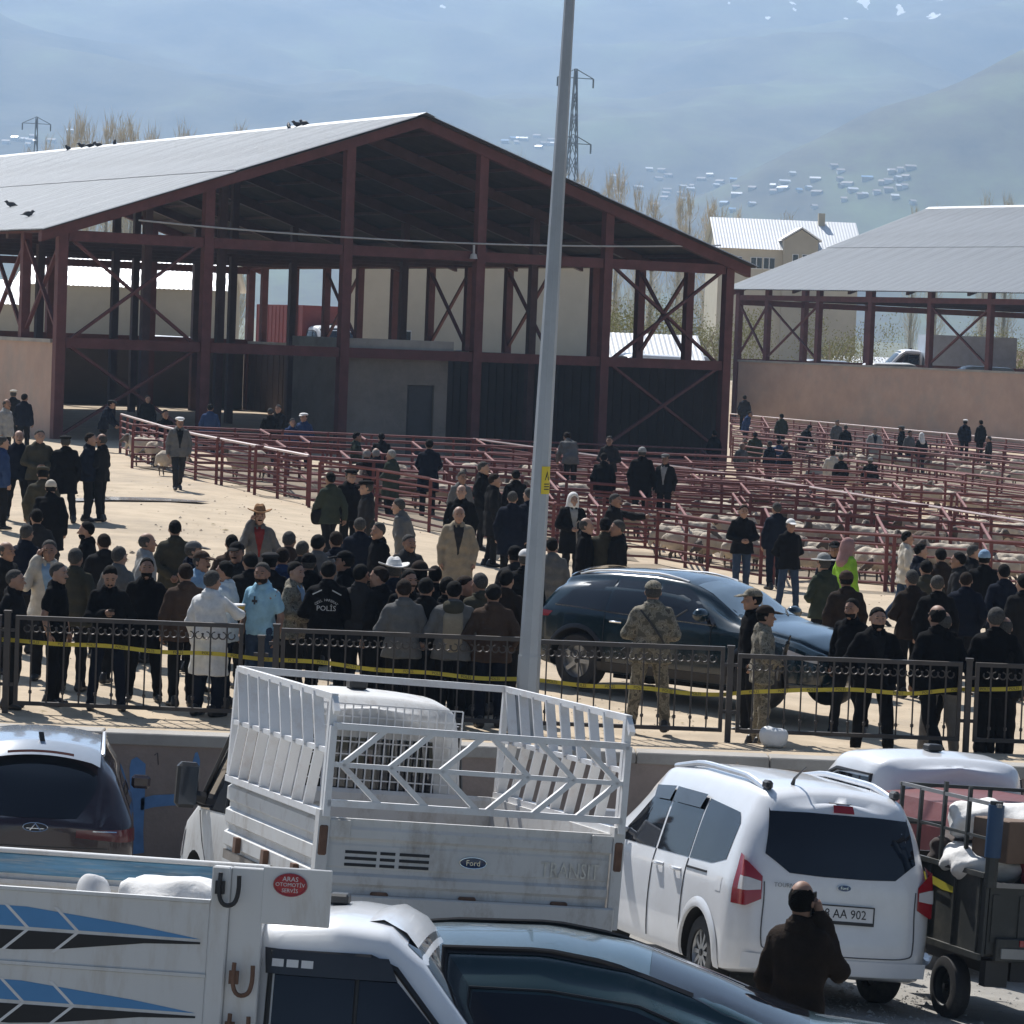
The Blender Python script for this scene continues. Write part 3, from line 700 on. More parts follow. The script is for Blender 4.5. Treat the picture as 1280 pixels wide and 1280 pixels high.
# white-roofed apartment building further back
def dormer_house():
    Y = 300; p = at(898, 330, Y); L = 13.2
    r = house((p.x, Y, 4.3), .06, L, 10, 9.8, 2.8, M_cream, M_wroof, 'cream building with broad white metal roof and a gabled front beside the far shed', wins=[(3.0, 7.8, 1.1, 1.1), (4.2, 7.8, 1.1, 1.1), (1.2, 7.8, 1.0, 1.1), (10, 7.8, 1.1, 1.1)])
    MB().prism([(6.0, -.8, -2), (9.2, -.8, -2), (9.2, -.8, 10.6), (7.6, -.8, 11.6), (6.0, -.8, 10.6)], (0, 4.5, 0)).build('gabled_bay', M_beige, r)
    b = MB(); b.prism([(5.7, -1, 10.5), (7.6, -1, 11.7), (9.5, -1, 10.5), (9.5, -1, 10.65), (7.6, -1, 11.85), (5.7, -1, 10.65)], (0, 5.5, 0)); b.build('bay_roof', M_wroof, r)
    for x in (6.8, 7.7): 
        f = MB().bb((x, -.86, 8.4), (x + .6, -.78, 9.3)).build('window', M_white, r); MB().bb((x + .06, -.88, 8.46), (x + .54, -.855, 9.24)).build('pane', M_glassd, f)
    MB().bb((9.9, 4.2, 11.4), (10.5, 4.8, 13.4)).build('chimney', M_beige, r)
dormer_house()
# town behind the second shed
p = at(1060, 400, 240)
house((p.x, 240, -.4), .12, 9, 7, 3.2, 1.5, mat('brown_wall', (.2, .15, .12), .9), M_wroof, 'long low building with white roof seen under the far shed roof', 'building')
p = at(1180, 420, 250)
house((p.x, 252, -.4), .0, 9, 7, 3.6, 2.0, M_beige, mat('brown_tiles', (.22, .13, .11), .8), 'beige house with brown roof seen under the far shed roof', 'house')
# distant village houses: small but each its own thing
M_far = [M_cream, M_beige, mat('white_wall', (.7, .7, .68), .9)]
M_dullroof = mat('dull_roof', (.34, .30, .28), .7)
M_bluer = mat('blue_sheet_roof', (.16, .30, .48), .6)
hz = random.Random(5)
for k in range(96):
    if k < 40 or k >= 64: x = hz.uniform(700, 1150); y = 238 + hz.gauss(0, 12)
    elif k < 52: x = hz.uniform(630, 700); y = 186 + hz.gauss(0, 7)
    else: x = hz.uniform(-10, 110); y = 176 + hz.gauss(0, 5)
    Yv = 1400.0
    while Yv < 5500:
        q = at(x, y, Yv); z = max(plain_z(q.x, Yv), mount_z(q.x, Yv))
        if q.z < z: break
        Yv += 20
    s = hz.uniform(4, 9)
    rr = thing('village_house', 'tiny distant village house ' + ('on the slope between the big shed and the far shed' if k < 40 or k >= 64 else 'on the slope beside the tall lattice pylon' if k < 52 else 'beyond the far left end of the big shed roof'), 'house', (q.x, Yv, z), hz.uniform(-.5, .5), 'distant village houses')
    MB().bb((-s / 2, -2.5, -4), (s / 2, 2.5, 2.0)).build('wall', M_far[k % 3], rr)
    MB().prism([(-s / 2 - .4, -3, 2.0), (-s / 2 - .4, 3, 2.0), (-s / 2 - .4, 0, 3.6)], (s + 1, 0, 0)).build('roof', M_bluer if k % 9 == 4 else (M_wroof, M_dullroof, M_dullroof)[k % 3], rr)
# ------------------------------------------------------------------ bare poplars, shrubs
M_twig = mat('poplar_twigs', (.62, .54, .41), .9, var=.25, scale=.5)
M_bark = mat('poplar_bark', (.30, .27, .22), .9, var=.2)
M_leafy = mat('spring_leaves', (.24, .235, .07), .8, var=.35, scale=.7)
M_leafy2 = mat('green_shrub_leaves', (.12, .16, .05), .8, var=.35, scale=.7)
def poplar_meshes(seed, H=20, Rw=1.7, n=190):
    g = random.Random(seed); t = MB(); t.tube([(0, 0, -1), (.05, 0, H * .35), (.02, .05, H * .7), (0, 0, H * .97)], [.26, .19, .10, .02], 6)
    c = MB()
    for k in range(n):
        z = H * (g.uniform(.08, .95)); a = g.uniform(0, 2 * PI); ln = H * g.uniform(.05, .17) * (1.15 - z / H * .55); out = Rw * g.uniform(.25, 1) * (sin(PI * min(1, z / H * .95 + .05)) ** .6)
        p0 = Vector((cos(a) * .1, sin(a) * .1, z)); p1 = Vector((cos(a) * out, sin(a) * out, z + ln))
        w = .05; pm = p0.lerp(p1, .5) + Vector((cos(a) * out * .15, sin(a) * out * .15, -ln * .1))
        c.tube([p0, pm, p1], [.030, .022, .010], 3, False)
        for q in range(6):
            u = g.uniform(.3, 1); s = p0.lerp(p1, u); d = Vector((g.gauss(0, .25), g.gauss(0, .25), g.uniform(.5, 1.3)))
            e = s + d; sd = Vector((g.uniform(-1, 1), g.uniform(-1, 1), 0)).normalized() * .022
            c.add([s - sd, s + sd, e], [(0, 1, 2)])
    return t.mesh('trunk', M_bark), c.mesh('twigs', M_twig)
PM = [poplar_meshes(s) for s in (1, 2, 3)]
def pop_label(x):
    for lim, l in ((75, 'small bare poplar by the small pylon at the far left'), (200, 'bare tan poplar in the clump above the left end of the big shed roof'), (245, 'bare poplar of the close pair right of the left clump'), (400, 'small lone bare poplar above the middle of the big shed roof'), (690, 'short bare poplar left of the lamp post, behind the right roof slope'), (745, 'bare poplar beside the foot of the tall lattice pylon'), (830, 'bare tan poplar just right of the tall lattice pylon'), (900, 'bare tan poplar left of the cream building with white roof'), (960, 'bare poplar standing in front of the cream building with white roof'), (1000, 'bare poplar at the dormer of the cream building'), (1200, 'small bare poplar above the left part of the far shed roof')):
        if x < lim: return l
    return 'small bare poplar above the far shed roof near the right edge'
pops = [(100, 135, 330), (88, 150, 345), (113, 142, 352), (137, 140, 340), (155, 143, 355), (168, 138, 335), (190, 155, 360), (228, 150, 340), (238, 152, 350), (303, 152, 360), (60, 170, 360), (35, 175, 390),
        (652, 190, 380), (700, 200, 330), (732, 205, 335), (762, 210, 320), (775, 205, 325), (800, 222, 330), (818, 240, 340), (852, 232, 335), (864, 228, 330), (889, 245, 320), (905, 258, 350), (922, 252, 315), (948, 275, 320), (985, 265, 350), (1145, 250, 400), (1175, 255, 410), (1235, 240, 420), (1262, 235, 415)]
for k, (x, y, Yv) in enumerate(pops):
    q = at(x, y, Yv); z0 = -.4; s = (q.z - z0) / 21
    r = thing('poplar_tree', pop_label(x), 'tree', (q.x, Yv, z0), rnd.uniform(0, 6), 'bare poplars behind the sheds')
    w = rnd.uniform(.8, 1.25); r.scale = (s * w, s * w, s)
    link('trunk', PM[k % 3][0], r); link('crown', PM[k % 3][1], r)
def shrub_mesh(seed, m, n=4200, up=1.0):
    g = random.Random(seed); c = MB(); cl = [(g.gauss(0, .5), g.gauss(0, .5), g.uniform(.2, 1.0) * up) for _ in range(14)]
    for k in range(n):
        b = g.choice(cl); p = Vector((b[0] + g.gauss(0, .2), b[1] + g.gauss(0, .2), b[2] + g.gauss(0, .2)))
        if p.z < .05: continue
        a = Vector((g.gauss(0, 1), g.gauss(0, 1), g.gauss(0, 1))).normalized() * .028; q = Vector((g.gauss(0, 1), g.gauss(0, 1), g.gauss(0, 1))).normalized() * .028
        c.add([p - a, p + q, p + a], [(0, 1, 2)])
    return c.mesh('foliage', m)
SM = [shrub_mesh(1, M_leafy, up=1.5), shrub_mesh(2, M_leafy, up=1.5), shrub_mesh(3, M_leafy2)]
STM = MB()
for k in range(5): STM.tube([(0, 0, -.4), (.1 * cos(k * 1.3), .1 * sin(k * 1.3), .5), (.5 * cos(k * 1.3), .5 * sin(k * 1.3), 1.1)], [.06, .04, .015], 5)
STM = STM.mesh('stems', M_bark)
for k, (x, y, Yv, s, i) in enumerate([(745, 420, 200, 3.2, 0), (775, 420, 215, 4.2, 1), (805, 425, 210, 4.0, 0), (838, 430, 205, 3.8, 1), (870, 425, 225, 4.2, 0), (900, 430, 215, 3.6, 1), (1038, 440, 214, 3.6, 0), (1050, 440, 220, 3.0, 1),
                                  (1268, 440, 230, 3.6, 1), (1225, 440, 240, 3.5, 0), (985, 440, 225, 1.6, 2), (1008, 440, 223, 1.4, 2), (960, 440, 230, 1.5, 2), (855, 445, 176, 1.1, 2), (828, 445, 178, 1.3, 2)]):
    q = at(x, y, Yv)
    r = thing('shrub', 'yellow green willow just in spring leaf behind the sheds' if i < 2 else 'low dark green bush behind the sheds', 'tree' if i < 2 else 'bush', (q.x, Yv, 1.8), rnd.uniform(0, 6), 'willows behind the sheds' if i < 2 else 'low bushes behind the sheds')
    r.scale = (s * .75, s * .75, s * .85); link('foliage', SM[i], r); link('stems', STM, r)
# ------------------------------------------------------------------ lattice pylon and a smaller one
M_pyl = mat('pylon_steel', (.16, .17, .18), .6)
def pylon(px, ytop, Yv, label, arms=3, hw=.085):
    q = at(px, ytop, Yv); H = q.z + .4; r = thing('electricity_pylon', label, 'pylon', (q.x, Yv, -.4), .3)
    w = lambda z: H * hw * (1 - z / H) ** 1.1 * .9 + .35
    zz = [H * (1 - (1 - i / 14) ** 1.0) for i in range(15)]; t = H * .0015
    for sx, sy in ((1, 1), (1, -1), (-1, 1), (-1, -1)):
        b = MB(); b.tube([(sx * w(z) / 2, sy * w(z) / 2, z) for z in zz], t * 1.5, 4); b.build('leg', M_pyl, r)
    b = MB()
    for i in range(14):
        for f in range(4):
            A = [(1, 1), (1, -1), (-1, -1), (-1, 1)]; p_, q_ = A[f], A[(f + 1) % 4]; z0, z1 = zz[i], zz[i + 1]
            b.tube([(p_[0] * w(z0) / 2, p_[1] * w(z0) / 2, z0), (q_[0] * w(z1) / 2, q_[1] * w(z1) / 2, z1)], t, 3); b.tube([(q_[0] * w(z0) / 2, q_[1] * w(z0) / 2, z0), (p_[0] * w(z1) / 2, p_[1] * w(z1) / 2, z1)], t, 3)
    o = b.build('lattice', M_pyl, r); o['kind'] = 'stuff'
    for k in range(arms):
        z = H * (.97 - k * .215); L = H * .062
        b = MB(); b.tube([(-L, 0, z), (0, 0, z + H * .03), (L, 0, z)], t * 1.3, 4); b.tube([(-L, 0, z), (L, 0, z)], t * 1.3, 4); b.build('cross_arm', M_pyl, r)
        for s in (-1, 1): MB().tube([(s * L, 0, z), (s * L, 0, z - H * .03)], t * 2, 5).build('insulator', M_pyl, r)
pylon(720, 86, 520, 'tall lattice electricity pylon rising behind the right slope of the big shed roof')
pylon(46, 146, 700, 'small lattice pylon near the poplars at the far left', 1, .06)
# birds on the roof
M_bird = mat('black_bird', (.025, .025, .028), .6)
def bird_fn(P): return smins([ell(P, (0, 0, .16), (.16, .075, .085)), ell(P, (.15, 0, .24), (.06, .05, .055)), cone(P, (-.1, 0, .15), (-.30, 0, .10), .05, .02, (1, 1.3, .6)), cone(P, (.18, 0, .24), (.26, 0, .23), .025, .008), cone(P, (.02, .03, .12), (.02, .03, -.01), .016, .012), cone(P, (.02, -.03, .12), (.02, -.03, -.01), .016, .012)], .03)
BM = sn_mesh('pigeon', bird_fn, np.arange(-.36, .32, .03), np.arange(-.12, .13, .03), np.arange(-.04, .36, .03), M_bird)
k_ = (12.2 - 7.9) / 12.8
for (a_, b_) in ((2.2, 12), (0.5, 5.5), (13.2, 31), (13.2, 32), (13.3, 33.2), (13.1, 34.5), (13.3, 29.3), (13.2, 10), (13.1, 10.6), (13.3, 9.6)):
    q = Vector((-14.8, 105, 0)) + AV1 * (a_ * 12.8 / 13.6) + BV1 * b_; o = link('pigeon', BM); o.location = (q.x, q.y, 12.2 - abs(a_ - 13.6) * 12.8 / 13.6 * k_ + .06); o.rotation_euler = (0, 0, rnd.uniform(0, 6)); o.scale = (1.05,) * 3
    tag(o, 'dark pigeon perched on the grey sheet roof of the big shed', 'bird', 'pigeons on the shed roof')
# salt-white wet streak on the open yard
M_pud = mat('wet_ground', (.34, .32, .30), .12, var=.3, scale=1.5, spec=.6)
def puddle(pts, name, label):
    P = [gnd(x, y) for x, y in pts]; b = MB(); b.add([(p.x, p.y, yz(p.x, p.y) + .035) for p in P], [tuple(range(len(P)))]); o = b.build(name, M_pud); tag(o, kind='structure')
puddle([(88, 625.5), (130, 623), (200, 624), (262, 628), (250, 629.5), (190, 627.5), (140, 627), (95, 628)], 'puddle', '')
# ================================================================== vehicles
M_tyre = mat('tyre_rubber', (.025, .025, .027), .85, var=.2, dirt=(.12, .11, .09), dscale=3, damt=.5)
M_rim = mat('alloy_rim', (.45, .46, .47), .35, metal=.8, var=.1)
M_arch = mat('arch_liner', (.012, .012, .013), .9)
M_chrome = mat('chrome', (.7, .71, .72), .15, metal=1)
M_trim = mat('black_trim', (.018, .018, .02), .45)
M_lampred = mat('lamp_red', (.32, .012, .02), .18, coat=.6)
M_dkl = mat('dark_red_lamp', (.10, .01, .015), .2, coat=.5)
MATS_SS = mat('satin_silver', (.62, .64, .67), .3, metal=.5)
M_lampclr = mat('lamp_clear', (.62, .60, .60), .15, coat=.6)
M_glass = mat('tinted_glass', (.010, .012, .017), .04, var=.1, spec=.7)
M_seam = mat('panel_gap', (.10, .10, .105), .8)
def paint(n, c, var=.04, dirt=(.45, .42, .38), damt=.18, rough=.3, dscale=1.2): return mat(n, c, rough, var=var, coat=.8, dirt=dirt, damt=damt, dscale=dscale)
M_vanw = paint('van_white_paint', (.78, .79, .81))
def TM(p, yaw, roll=0, pitch=0):
    return Matrix.Translation(Vector(p)) @ Matrix.Rotation(rad(yaw), 4, 'Z') @ Matrix.Rotation(rad(pitch), 4, 'Y') @ Matrix.Rotation(rad(roll), 4, 'X')
def cr(pts, n):   # Catmull-Rom through 2-D points
    out = []; P = [pts[0]] + list(pts) + [pts[-1]]
    for i in range(1, len(P) - 2):
        for k in range(n):
            t = k / n; r = []
            for c in range(len(pts[0])):
                a, b, d, e = P[i - 1][c], P[i][c], P[i + 1][c], P[i + 2][c]
                r.append(.5 * (2 * b + (d - a) * t + (2 * a - 5 * b + 4 * d - e) * t * t + (3 * b - a - 3 * d + e) * t ** 3))
            out.append(r)
    out.append(list(pts[-1])); return out
class Car:
    """lofted body; stations (x, zbottom, zbelt, ztop, w_sill, w_belt, w_top); xr/xf shape the end faces by height"""
    def __init__(s, st, xr=None, xf=None, crown=.04, nst=56, corner=.13):
        s.st = np.array(st, float); s.x0, s.x1 = s.st[0, 0], s.st[-1, 0]; s.crown = crown; s.corner = corner
        s.xr = np.array(xr or [(0, s.x0), (3, s.x0)]); s.xf = np.array(xf or [(0, s.x1), (3, s.x1)])
        L = s.x1 - s.x0; e = .5 * (1 - np.cos(np.linspace(0, PI, nst))); s.X = s.x0 + L * (.6 * np.linspace(0, 1, nst) + .4 * e)
    def val(s, x):
        v = [float(np.interp(x, s.st[:, 0], s.st[:, k])) for k in range(1, 7)]
        d = min(x - s.x0, s.x1 - x); f = 1 - .16 * (max(0, 1 - d / .28)) ** 2.2   # rounded plan corners
        v[3] *= f; v[4] *= f; v[5] *= f; return v
    def half(s, x):
        zb, zl, zt, ws, wl, wt = s.val(x); c = s.corner; zt2 = max(zt, zl + .06); c = min(c, (zt2 - zl) * .6)
        low = cr([(ws * .97, zb + .02), (ws, zb + .10), ((ws + wl) / 2 + .012, (zb + zl) / 2), (wl, zl - .10), (wl - .012, zl)], 4)
        up = cr([(wl - .012, zl), (wl + (wt - wl) * .55, zl + (zt2 - zl) * .55), (wt + .01, zt2 - c), (wt - c * .45, zt2 - c * .28), (wt - c * 1.4, zt2)], 4)[1:]
        x2 = wt - c * 1.4
        top = [(x2 * (1 - k / 5), zt2 + s.crown * (1 - (1 - k / 5) ** 2)) for k in range(1, 6)]
        return [(0, zb), (ws * .5, zb), (ws * .9, zb)] + low + up + top
    def sh(s, x, z):
        r = (np.interp(z, s.xr[:, 0], s.xr[:, 1]) - s.x0) * max(0, 1 - (x - s.x0) / .8) ** 1.3
        f = (np.interp(z, s.xf[:, 0], s.xf[:, 1]) - s.x1) * max(0, 1 - (s.x1 - x) / .8) ** 1.3
        return float(x + r + f)
    def bulge(s, y, w): return .07 * (y / max(w, .1)) ** 2
    def mesh(s, name, mats, wheels=()):
        b = MB(); rows = []
        for x in s.X:
            h = s.half(x); ring = h + [(-y, z) for y, z in h[-2:0:-1]]
            rows.append([(s.sh(x, z), y, z) for y, z in ring])
        n = len(rows[0]); vs = [p for r in rows for p in r]; fs = []
        for i in range(len(rows) - 1):
            for k in range(n): fs.append((i * n + k, i * n + (k + 1) % n, (i + 1) * n + (k + 1) % n, (i + 1) * n + k))
        b.add(vs, fs); nh = len(s.half(s.X[0]))
        for e, sg in ((0, 1), (len(rows) - 1, -1)):     # bulged end faces
            h = s.half(s.X[e]); nc = 9; g = []
            for (y, z) in h:
                g.append([(s.sh(s.X[e], z) - sg * (.07 - s.bulge(y * t, max(y, .1))) * (1 if y > .05 else 0), y * t, z) for t in lin(-1, 1, nc)])
            b.grid(g)
        me = b.mesh(name, mats)
        bm = bmesh.new(); bm.from_mesh(me); bmesh.ops.remove_doubles(bm, verts=bm.verts, dist=.0008); bmesh.ops.dissolve_degenerate(bm, edges=bm.edges, dist=.0005); bmesh.ops.recalc_face_normals(bm, faces=bm.faces); bm.to_mesh(me); bm.free()
        if wheels:
            o = bpy.data.objects.new('tmp', me); COL.objects.link(o); cut = []
            for (x, z, r) in wheels:
                c = MB(); c.lathe([(0, -1.2), (r, -1.2), (r, 1.2), (0, 1.2)], (x, 0, z), 'y', 28); cm = c.mesh('c', M_arch)
                bm = bmesh.new(); bm.from_mesh(cm); bmesh.ops.remove_doubles(bm, verts=bm.verts, dist=.0005); bmesh.ops.recalc_face_normals(bm, faces=bm.faces); bm.to_mesh(cm); bm.free()
                co = bpy.data.objects.new('c', cm); COL.objects.link(co); m = o.modifiers.new('b', 'BOOLEAN'); m.operation = 'DIFFERENCE'; m.object = co; m.solver = 'EXACT'; m.material_mode = 'TRANSFER'; cut.append(co)
            me2 = bpy.data.meshes.new_from_object(o.evaluated_get(bpy.context.evaluated_depsgraph_get()))
            for c in cut: bpy.data.objects.remove(c)
            bpy.data.objects.remove(o); me = me2; me.name = name
        me.polygons.foreach_set('use_smooth', [True] * len(me.polygons)); me.set_sharp_from_angle(angle=rad(32)); return me
    def side(s, x, z, sg, off=.004):
        h = s.half(x); k = 3
        ys = [p[0] for p in h[3:]]; zz = [p[1] for p in h[3:]]
        y = float(np.interp(z, zz, ys)); return Vector((s.sh(x, z), sg * (y + off), z))
    def top(s, x, y, off=.004):
        h = s.half(x); u = [(a, b) for a, b in h if b >= s.val(x)[1] - .01][::-1]
        z = float(np.interp(abs(y), [p[0] for p in u], [p[1] for p in u])); return Vector((s.sh(x, z), y, z + off))
    def end(s, y, z, e=0, off=.004):
        x = s.X[0 if e == 0 else -1]; h = s.half(x); w = float(np.interp(z, [p[1] for p in h[3:]], [p[0] for p in h[3:]])); sg = 1 if e == 0 else -1
        return Vector((s.sh(x, z) - sg * (.07 - s.bulge(y, w) + off), y, z))
def patch(name, fn, lo, hi, m, parent, n=14, rows=6):
    """lofted patch between two polylines of surface coordinates"""
    def rs(pl):
        d = [0]
        for a, b in zip(pl[:-1], pl[1:]): d.append(d[-1] + math.hypot(b[0] - a[0], b[1] - a[1]))
        return [(float(np.interp(t * d[-1], d, [p[0] for p in pl])), float(np.interp(t * d[-1], d, [p[1] for p in pl]))) for t in lin(0, 1, n)]
    A, B = rs(lo), rs(hi); g = [[fn(a[0] + (b[0] - a[0]) * v, a[1] + (b[1] - a[1]) * v) for a, b in zip(A, B)] for v in lin(0, 1, rows)]
    b = MB(); b.grid(g); return b.build(name, m, parent, True, auto=60)
def strip(name, fn, pts, w, m, parent, dv=(0, 1)):
    return patch(name, fn, [(x - dv[0] * w / 2, z - dv[1] * w / 2) for x, z in pts], [(x + dv[0] * w / 2, z + dv[1] * w / 2) for x, z in pts], m, parent, n=max(12, 3 * len(pts)), rows=2)
_wheel_cache = {}
def wheel(parent, x, y, r, w=.20, spokes=10, rimm=None, sg=1, steel=False):
    key = (r, w, spokes, sg, steel)
    if key not in _wheel_cache:
        q = sg; ty = MB().lathe([(r * .60, -w / 2), (r * .66, -w / 2 - .004), (r * .93, -w / 2 + .008), (r, -w / 2 + .04), (r, w / 2 - .04), (r * .93, w / 2 - .008), (r * .66, w / 2 + .004), (r * .60, w / 2), (r * .58, 0), (r * .60, -w / 2)], (0, 0, 0), 'y', 32)
        rim = MB(); f = q * (w / 2 - .025)
        rim.lathe([(r * .63, q * w / 2), (r * .58, f), (r * .55, f - q * .05), (r * .55, -q * .05)], (0, 0, 0), 'y', 32)
        if steel: rim.lathe([(0, f - q * .03), (r * .2, f - q * .02), (r * .3, f - q * .06), (r * .45, f - q * .03), (r * .56, f - q * .06)], (0, 0, 0), 'y', 24)
        else:
            rim.lathe([(0, f), (r * .12, f), (r * .14, f - q * .03)], (0, 0, 0), 'y', 16)
            for k in range(spokes):
                a = 2 * PI * k / spokes; rim.bar((cos(a) * r * .08, f - q * .012, sin(a) * r * .08), (cos(a) * r * .57, f - q * .012, sin(a) * r * .57), .022 * 10 / spokes + .012, .03, (0, 1, 0))
            rim.lathe([(0, f - q * .07), (r * .55, f - q * .07)], (0, 0, 0), 'y', 20)
        hub = MB().lathe([(0, f + q * .012), (r * .09, f + q * .01), (r * .10, f - q * .03)], (0, 0, 0), 'y', 14)
        _wheel_cache[key] = (hub.mesh('wheel', M_trim), ty.mesh('tyre', M_tyre, True, auto=40), rim.mesh('rim', rimm or M_rim, True, auto=30))
    a, b, c = _wheel_cache[key]
    o = link('wheel', a, parent); o.location = (x, y, r); link('tyre', b, o); link('rim', c, o); return o
def oval_badge(parent, M, w, h, m, txt=None, tm=None, ring=None, name='badge'):
    b = MB(); n = 28
    b.add([(0, 0, .004)] + [(w / 2 * cos(2 * PI * k / n), h / 2 * sin(2 * PI * k / n), .002) for k in range(n)], [(0, 1 + k, 1 + (k + 1) % n) for k in range(n)])
    o = b.build(name, m, parent); o.matrix_local = M
    t = MB(); t.tube([(w / 2 * cos(2 * PI * k / n), h / 2 * sin(2 * PI * k / n), .003) for k in range(n + 1)], h * .05, 5); t.build('badge_rim', ring or M_chrome, o)
    if txt: text('badge_lettering', txt, h * .72, Matrix.Translation((0, -h * .02, .006)), tm or M_chrome, o, .001, 1.0)
    return o
M_fordblue = mat('badge_blue', (.012, .03, .10), .25, coat=.5)
def facing(fn, a, b, d=.02):
    o = fn(a, b); x = (fn(a + d, b) - fn(a - d, b)).normalized(); z = (fn(a, b + d) - fn(a, b - d)).normalized(); return o, x, z

# ------------------------------------------------------------------ white passenger van
def white_van():
    r = thing('white_van', 'white passenger van with big dark rear window, parked facing the wall', 'van', mat=TM((2.458, 26.171, -.725), 106.9, 4.89, 3.34))
    st = [(-.80, .30, .98, 1.62, .80, .84, .60), (-.74, .27, .98, 1.69, .84, .872, .635), (-.55, .24, .98, 1.73, .865, .882, .655), (0, .22, .97, 1.76, .875, .886, .665), (1.0, .22, .96, 1.78, .875, .886, .665), (1.75, .22, .95, 1.75, .87, .885, .655), (2.15, .22, .95, 1.58, .87, .882, .63), (2.65, .22, .95, 1.22, .86, .87, .66), (2.95, .23, .92, 1.05, .85, .85, .74), (3.2, .26, .84, .95, .82, .80, .72), (3.36, .32, .72, .80, .76, .74, .62)]
    C = Car(st, xr=[(.25, -.80), (.5, -.83), (.75, -.80), (1.05, -.78), (1.4, -.70), (1.68, -.60), (2, -.55)], crown=.035)
    body = link('body', C.mesh('body', [M_vanw, M_arch], [(0, .31, .375), (2.49, .31, .375)]), r)
    for x in (0, 2.49):
        for s in (1, -1): wheel(r, x, s * .755, .315, .20, 10, sg=s)
    E = lambda y, z: C.end(y, z, 0, .005); E2 = lambda y, z: C.end(y, z, 0, .011); E3 = lambda y, z: C.end(y, z, 0, .018)
    patch('rear_window', E, [(.46, 1.085), (.2, 1.075), (-.2, 1.075), (-.46, 1.085)], [(.60, 1.555), (.3, 1.57), (-.3, 1.57), (-.60, 1.555)], M_glass, r, 20, 4)
    for s in (1, -1):
        patch('window_corner', E, [(s * .46, 1.085), (s * .58, 1.17)] if s > 0 else [(s * .58, 1.17), (s * .46, 1.085)], [(s * .60, 1.58), (s * .655, 1.22)] if s > 0 else [(s * .655, 1.22), (s * .60, 1.58)], M_glass, r, 6, 6)
    patch('high_brake_lamp', E2, [(.09, 1.585), (-.09, 1.585)], [(.085, 1.645), (-.085, 1.645)], M_lampred, r, 6, 3)
    b = MB(); b.tube([C.end(y, 1.655, 0, .004) for y in lin(-.60, .60, 14)], .006, 4); b.build('tailgate_seam', M_seam, r)
    # tail lamps wrap the rear corner
    for s in (1, -1):
        def LF(u, z, s=s):       # u 0..1 from side to rear
            if u < .5: p = C.side(-.58 - .14 * (u / .5), z, s, .008); q = C.end(s * .83, z, 0, .008); t = (u / .5) ** 2; return p.lerp(q, t)
            return C.end(s * (.83 - .17 * (u - .5) / .5), z, 0, .008)
        lamp = patch('tail_lamp', LF, [(0.15, .80), (.6, .80), (.95, .86)], [(.15, 1.20), (.6, 1.15), (.95, 1.04)], M_lampred, r, 14, 8)
        patch('lamp_lens', lambda u, z, LF=LF: LF(u, z) + Vector((-.004, s * .004, 0)), [(.3, .92), (.62, .92), (.93, .935)], [(.3, 1.03), (.62, 1.025), (.93, 1.0)], M_lampclr, lamp, 12, 4)
        strip('bumper_reflector', E, [(s * .70, .385), (s * .56, .385)], .05, mat('reflector', (.30, .03, .04), .3), r)
    # tailgate seam
    for pts in ([(.66, 1.0), (.655, .86), (.66, .55), (.60, .47), (.3, .455), (-.3, .455), (-.60, .47), (-.66, .55), (-.655, .86), (-.66, 1.0)],):
        b = MB(); b.tube([E(y, z) + Vector((.003, 0, 0)) for y, z in [tuple(q) for q in cr(pts, 4)]], .006, 4); b.build('tailgate_seam', M_seam, r)
    b = MB(); b.grid([[C.end(y, .43, 0, .012) for y in lin(-.8, .8, 17)], [C.end(y, .31, 0, .02) for y in lin(-.8, .8, 17)]]); b.build('bumper_skin', M_vanw, r, True)
    o, x, z = facing(E2, 0, 1.0); oval_badge(r, basis(o, (0, -1, 0), z, Vector((0, -1, 0)).cross(z)), .115, .048, M_fordblue, 'Ford')
    # number plate
    o, x, z = facing(E, 0, .795); n = Vector((0, -1, 0)).cross(z); Mp = basis(o + n * .006, (0, -1, 0), z, n)
    pl = MB().bb((-.265, -.058, 0), (.265, .058, .008)).build('number_plate', mat('plate_white', (.72, .72, .72), .4), r); pl.matrix_local = Mp
    fr = MB(); [fr.bb(*q) for q in (((-.275, -.085, -.004), (.275, -.058, .012)), ((-.275, .058, -.004), (.275, .068, .012)), ((-.275, -.058, -.004), (-.265, .058, .012)), ((.265, -.058, -.004), (.275, .058, .012)))]
    fr.build('plate_frame', M_trim, pl); text('plate_number', '38 AA 902', .102, Matrix.Translation((.0, -.002, .0095)), M_black, pl, .001, .92)
    text('model_lettering', 'TOURNEO', .05, basis(E2(.47, .985), (0, -1, 0), z, n), mat('grey_letter', (.25, .25, .26), .3, metal=.5), r, .002)
    # sides: windows, deflectors, seams, handles, rail
    for s in (1, -1):
        S = lambda x, z, s=s: C.side(x, z, s, .004); S2 = lambda x, z, s=s: C.side(x, z, s, .010)
        patch('rear_side_window', S, [(-.38, 1.12), (-.1, 1.06), (.42, 1.05)], [(-.44, 1.42), (-.36, 1.50), (.42, 1.55)], M_glass, r, 14, 6)
        patch('middle_window', S, [(.45, 1.05), (1.22, 1.04)], [(.45, 1.55), (1.22, 1.55)], M_glass, r, 10, 6)
        patch('front_window', S, [(1.27, 1.04), (2.25, 1.03)], [(1.27, 1.55), (1.65, 1.52), (2.20, 1.12)], M_glass, r, 12, 6)
        patch('wind_deflector', lambda x, z, s=s: C.side(x, z, s, .03), [(.5, 1.46), (1.18, 1.46)], [(.46, 1.58), (1.20, 1.585)], mat('deflector', (.035, .037, .042), .25, coat=.3), r, 8, 3)
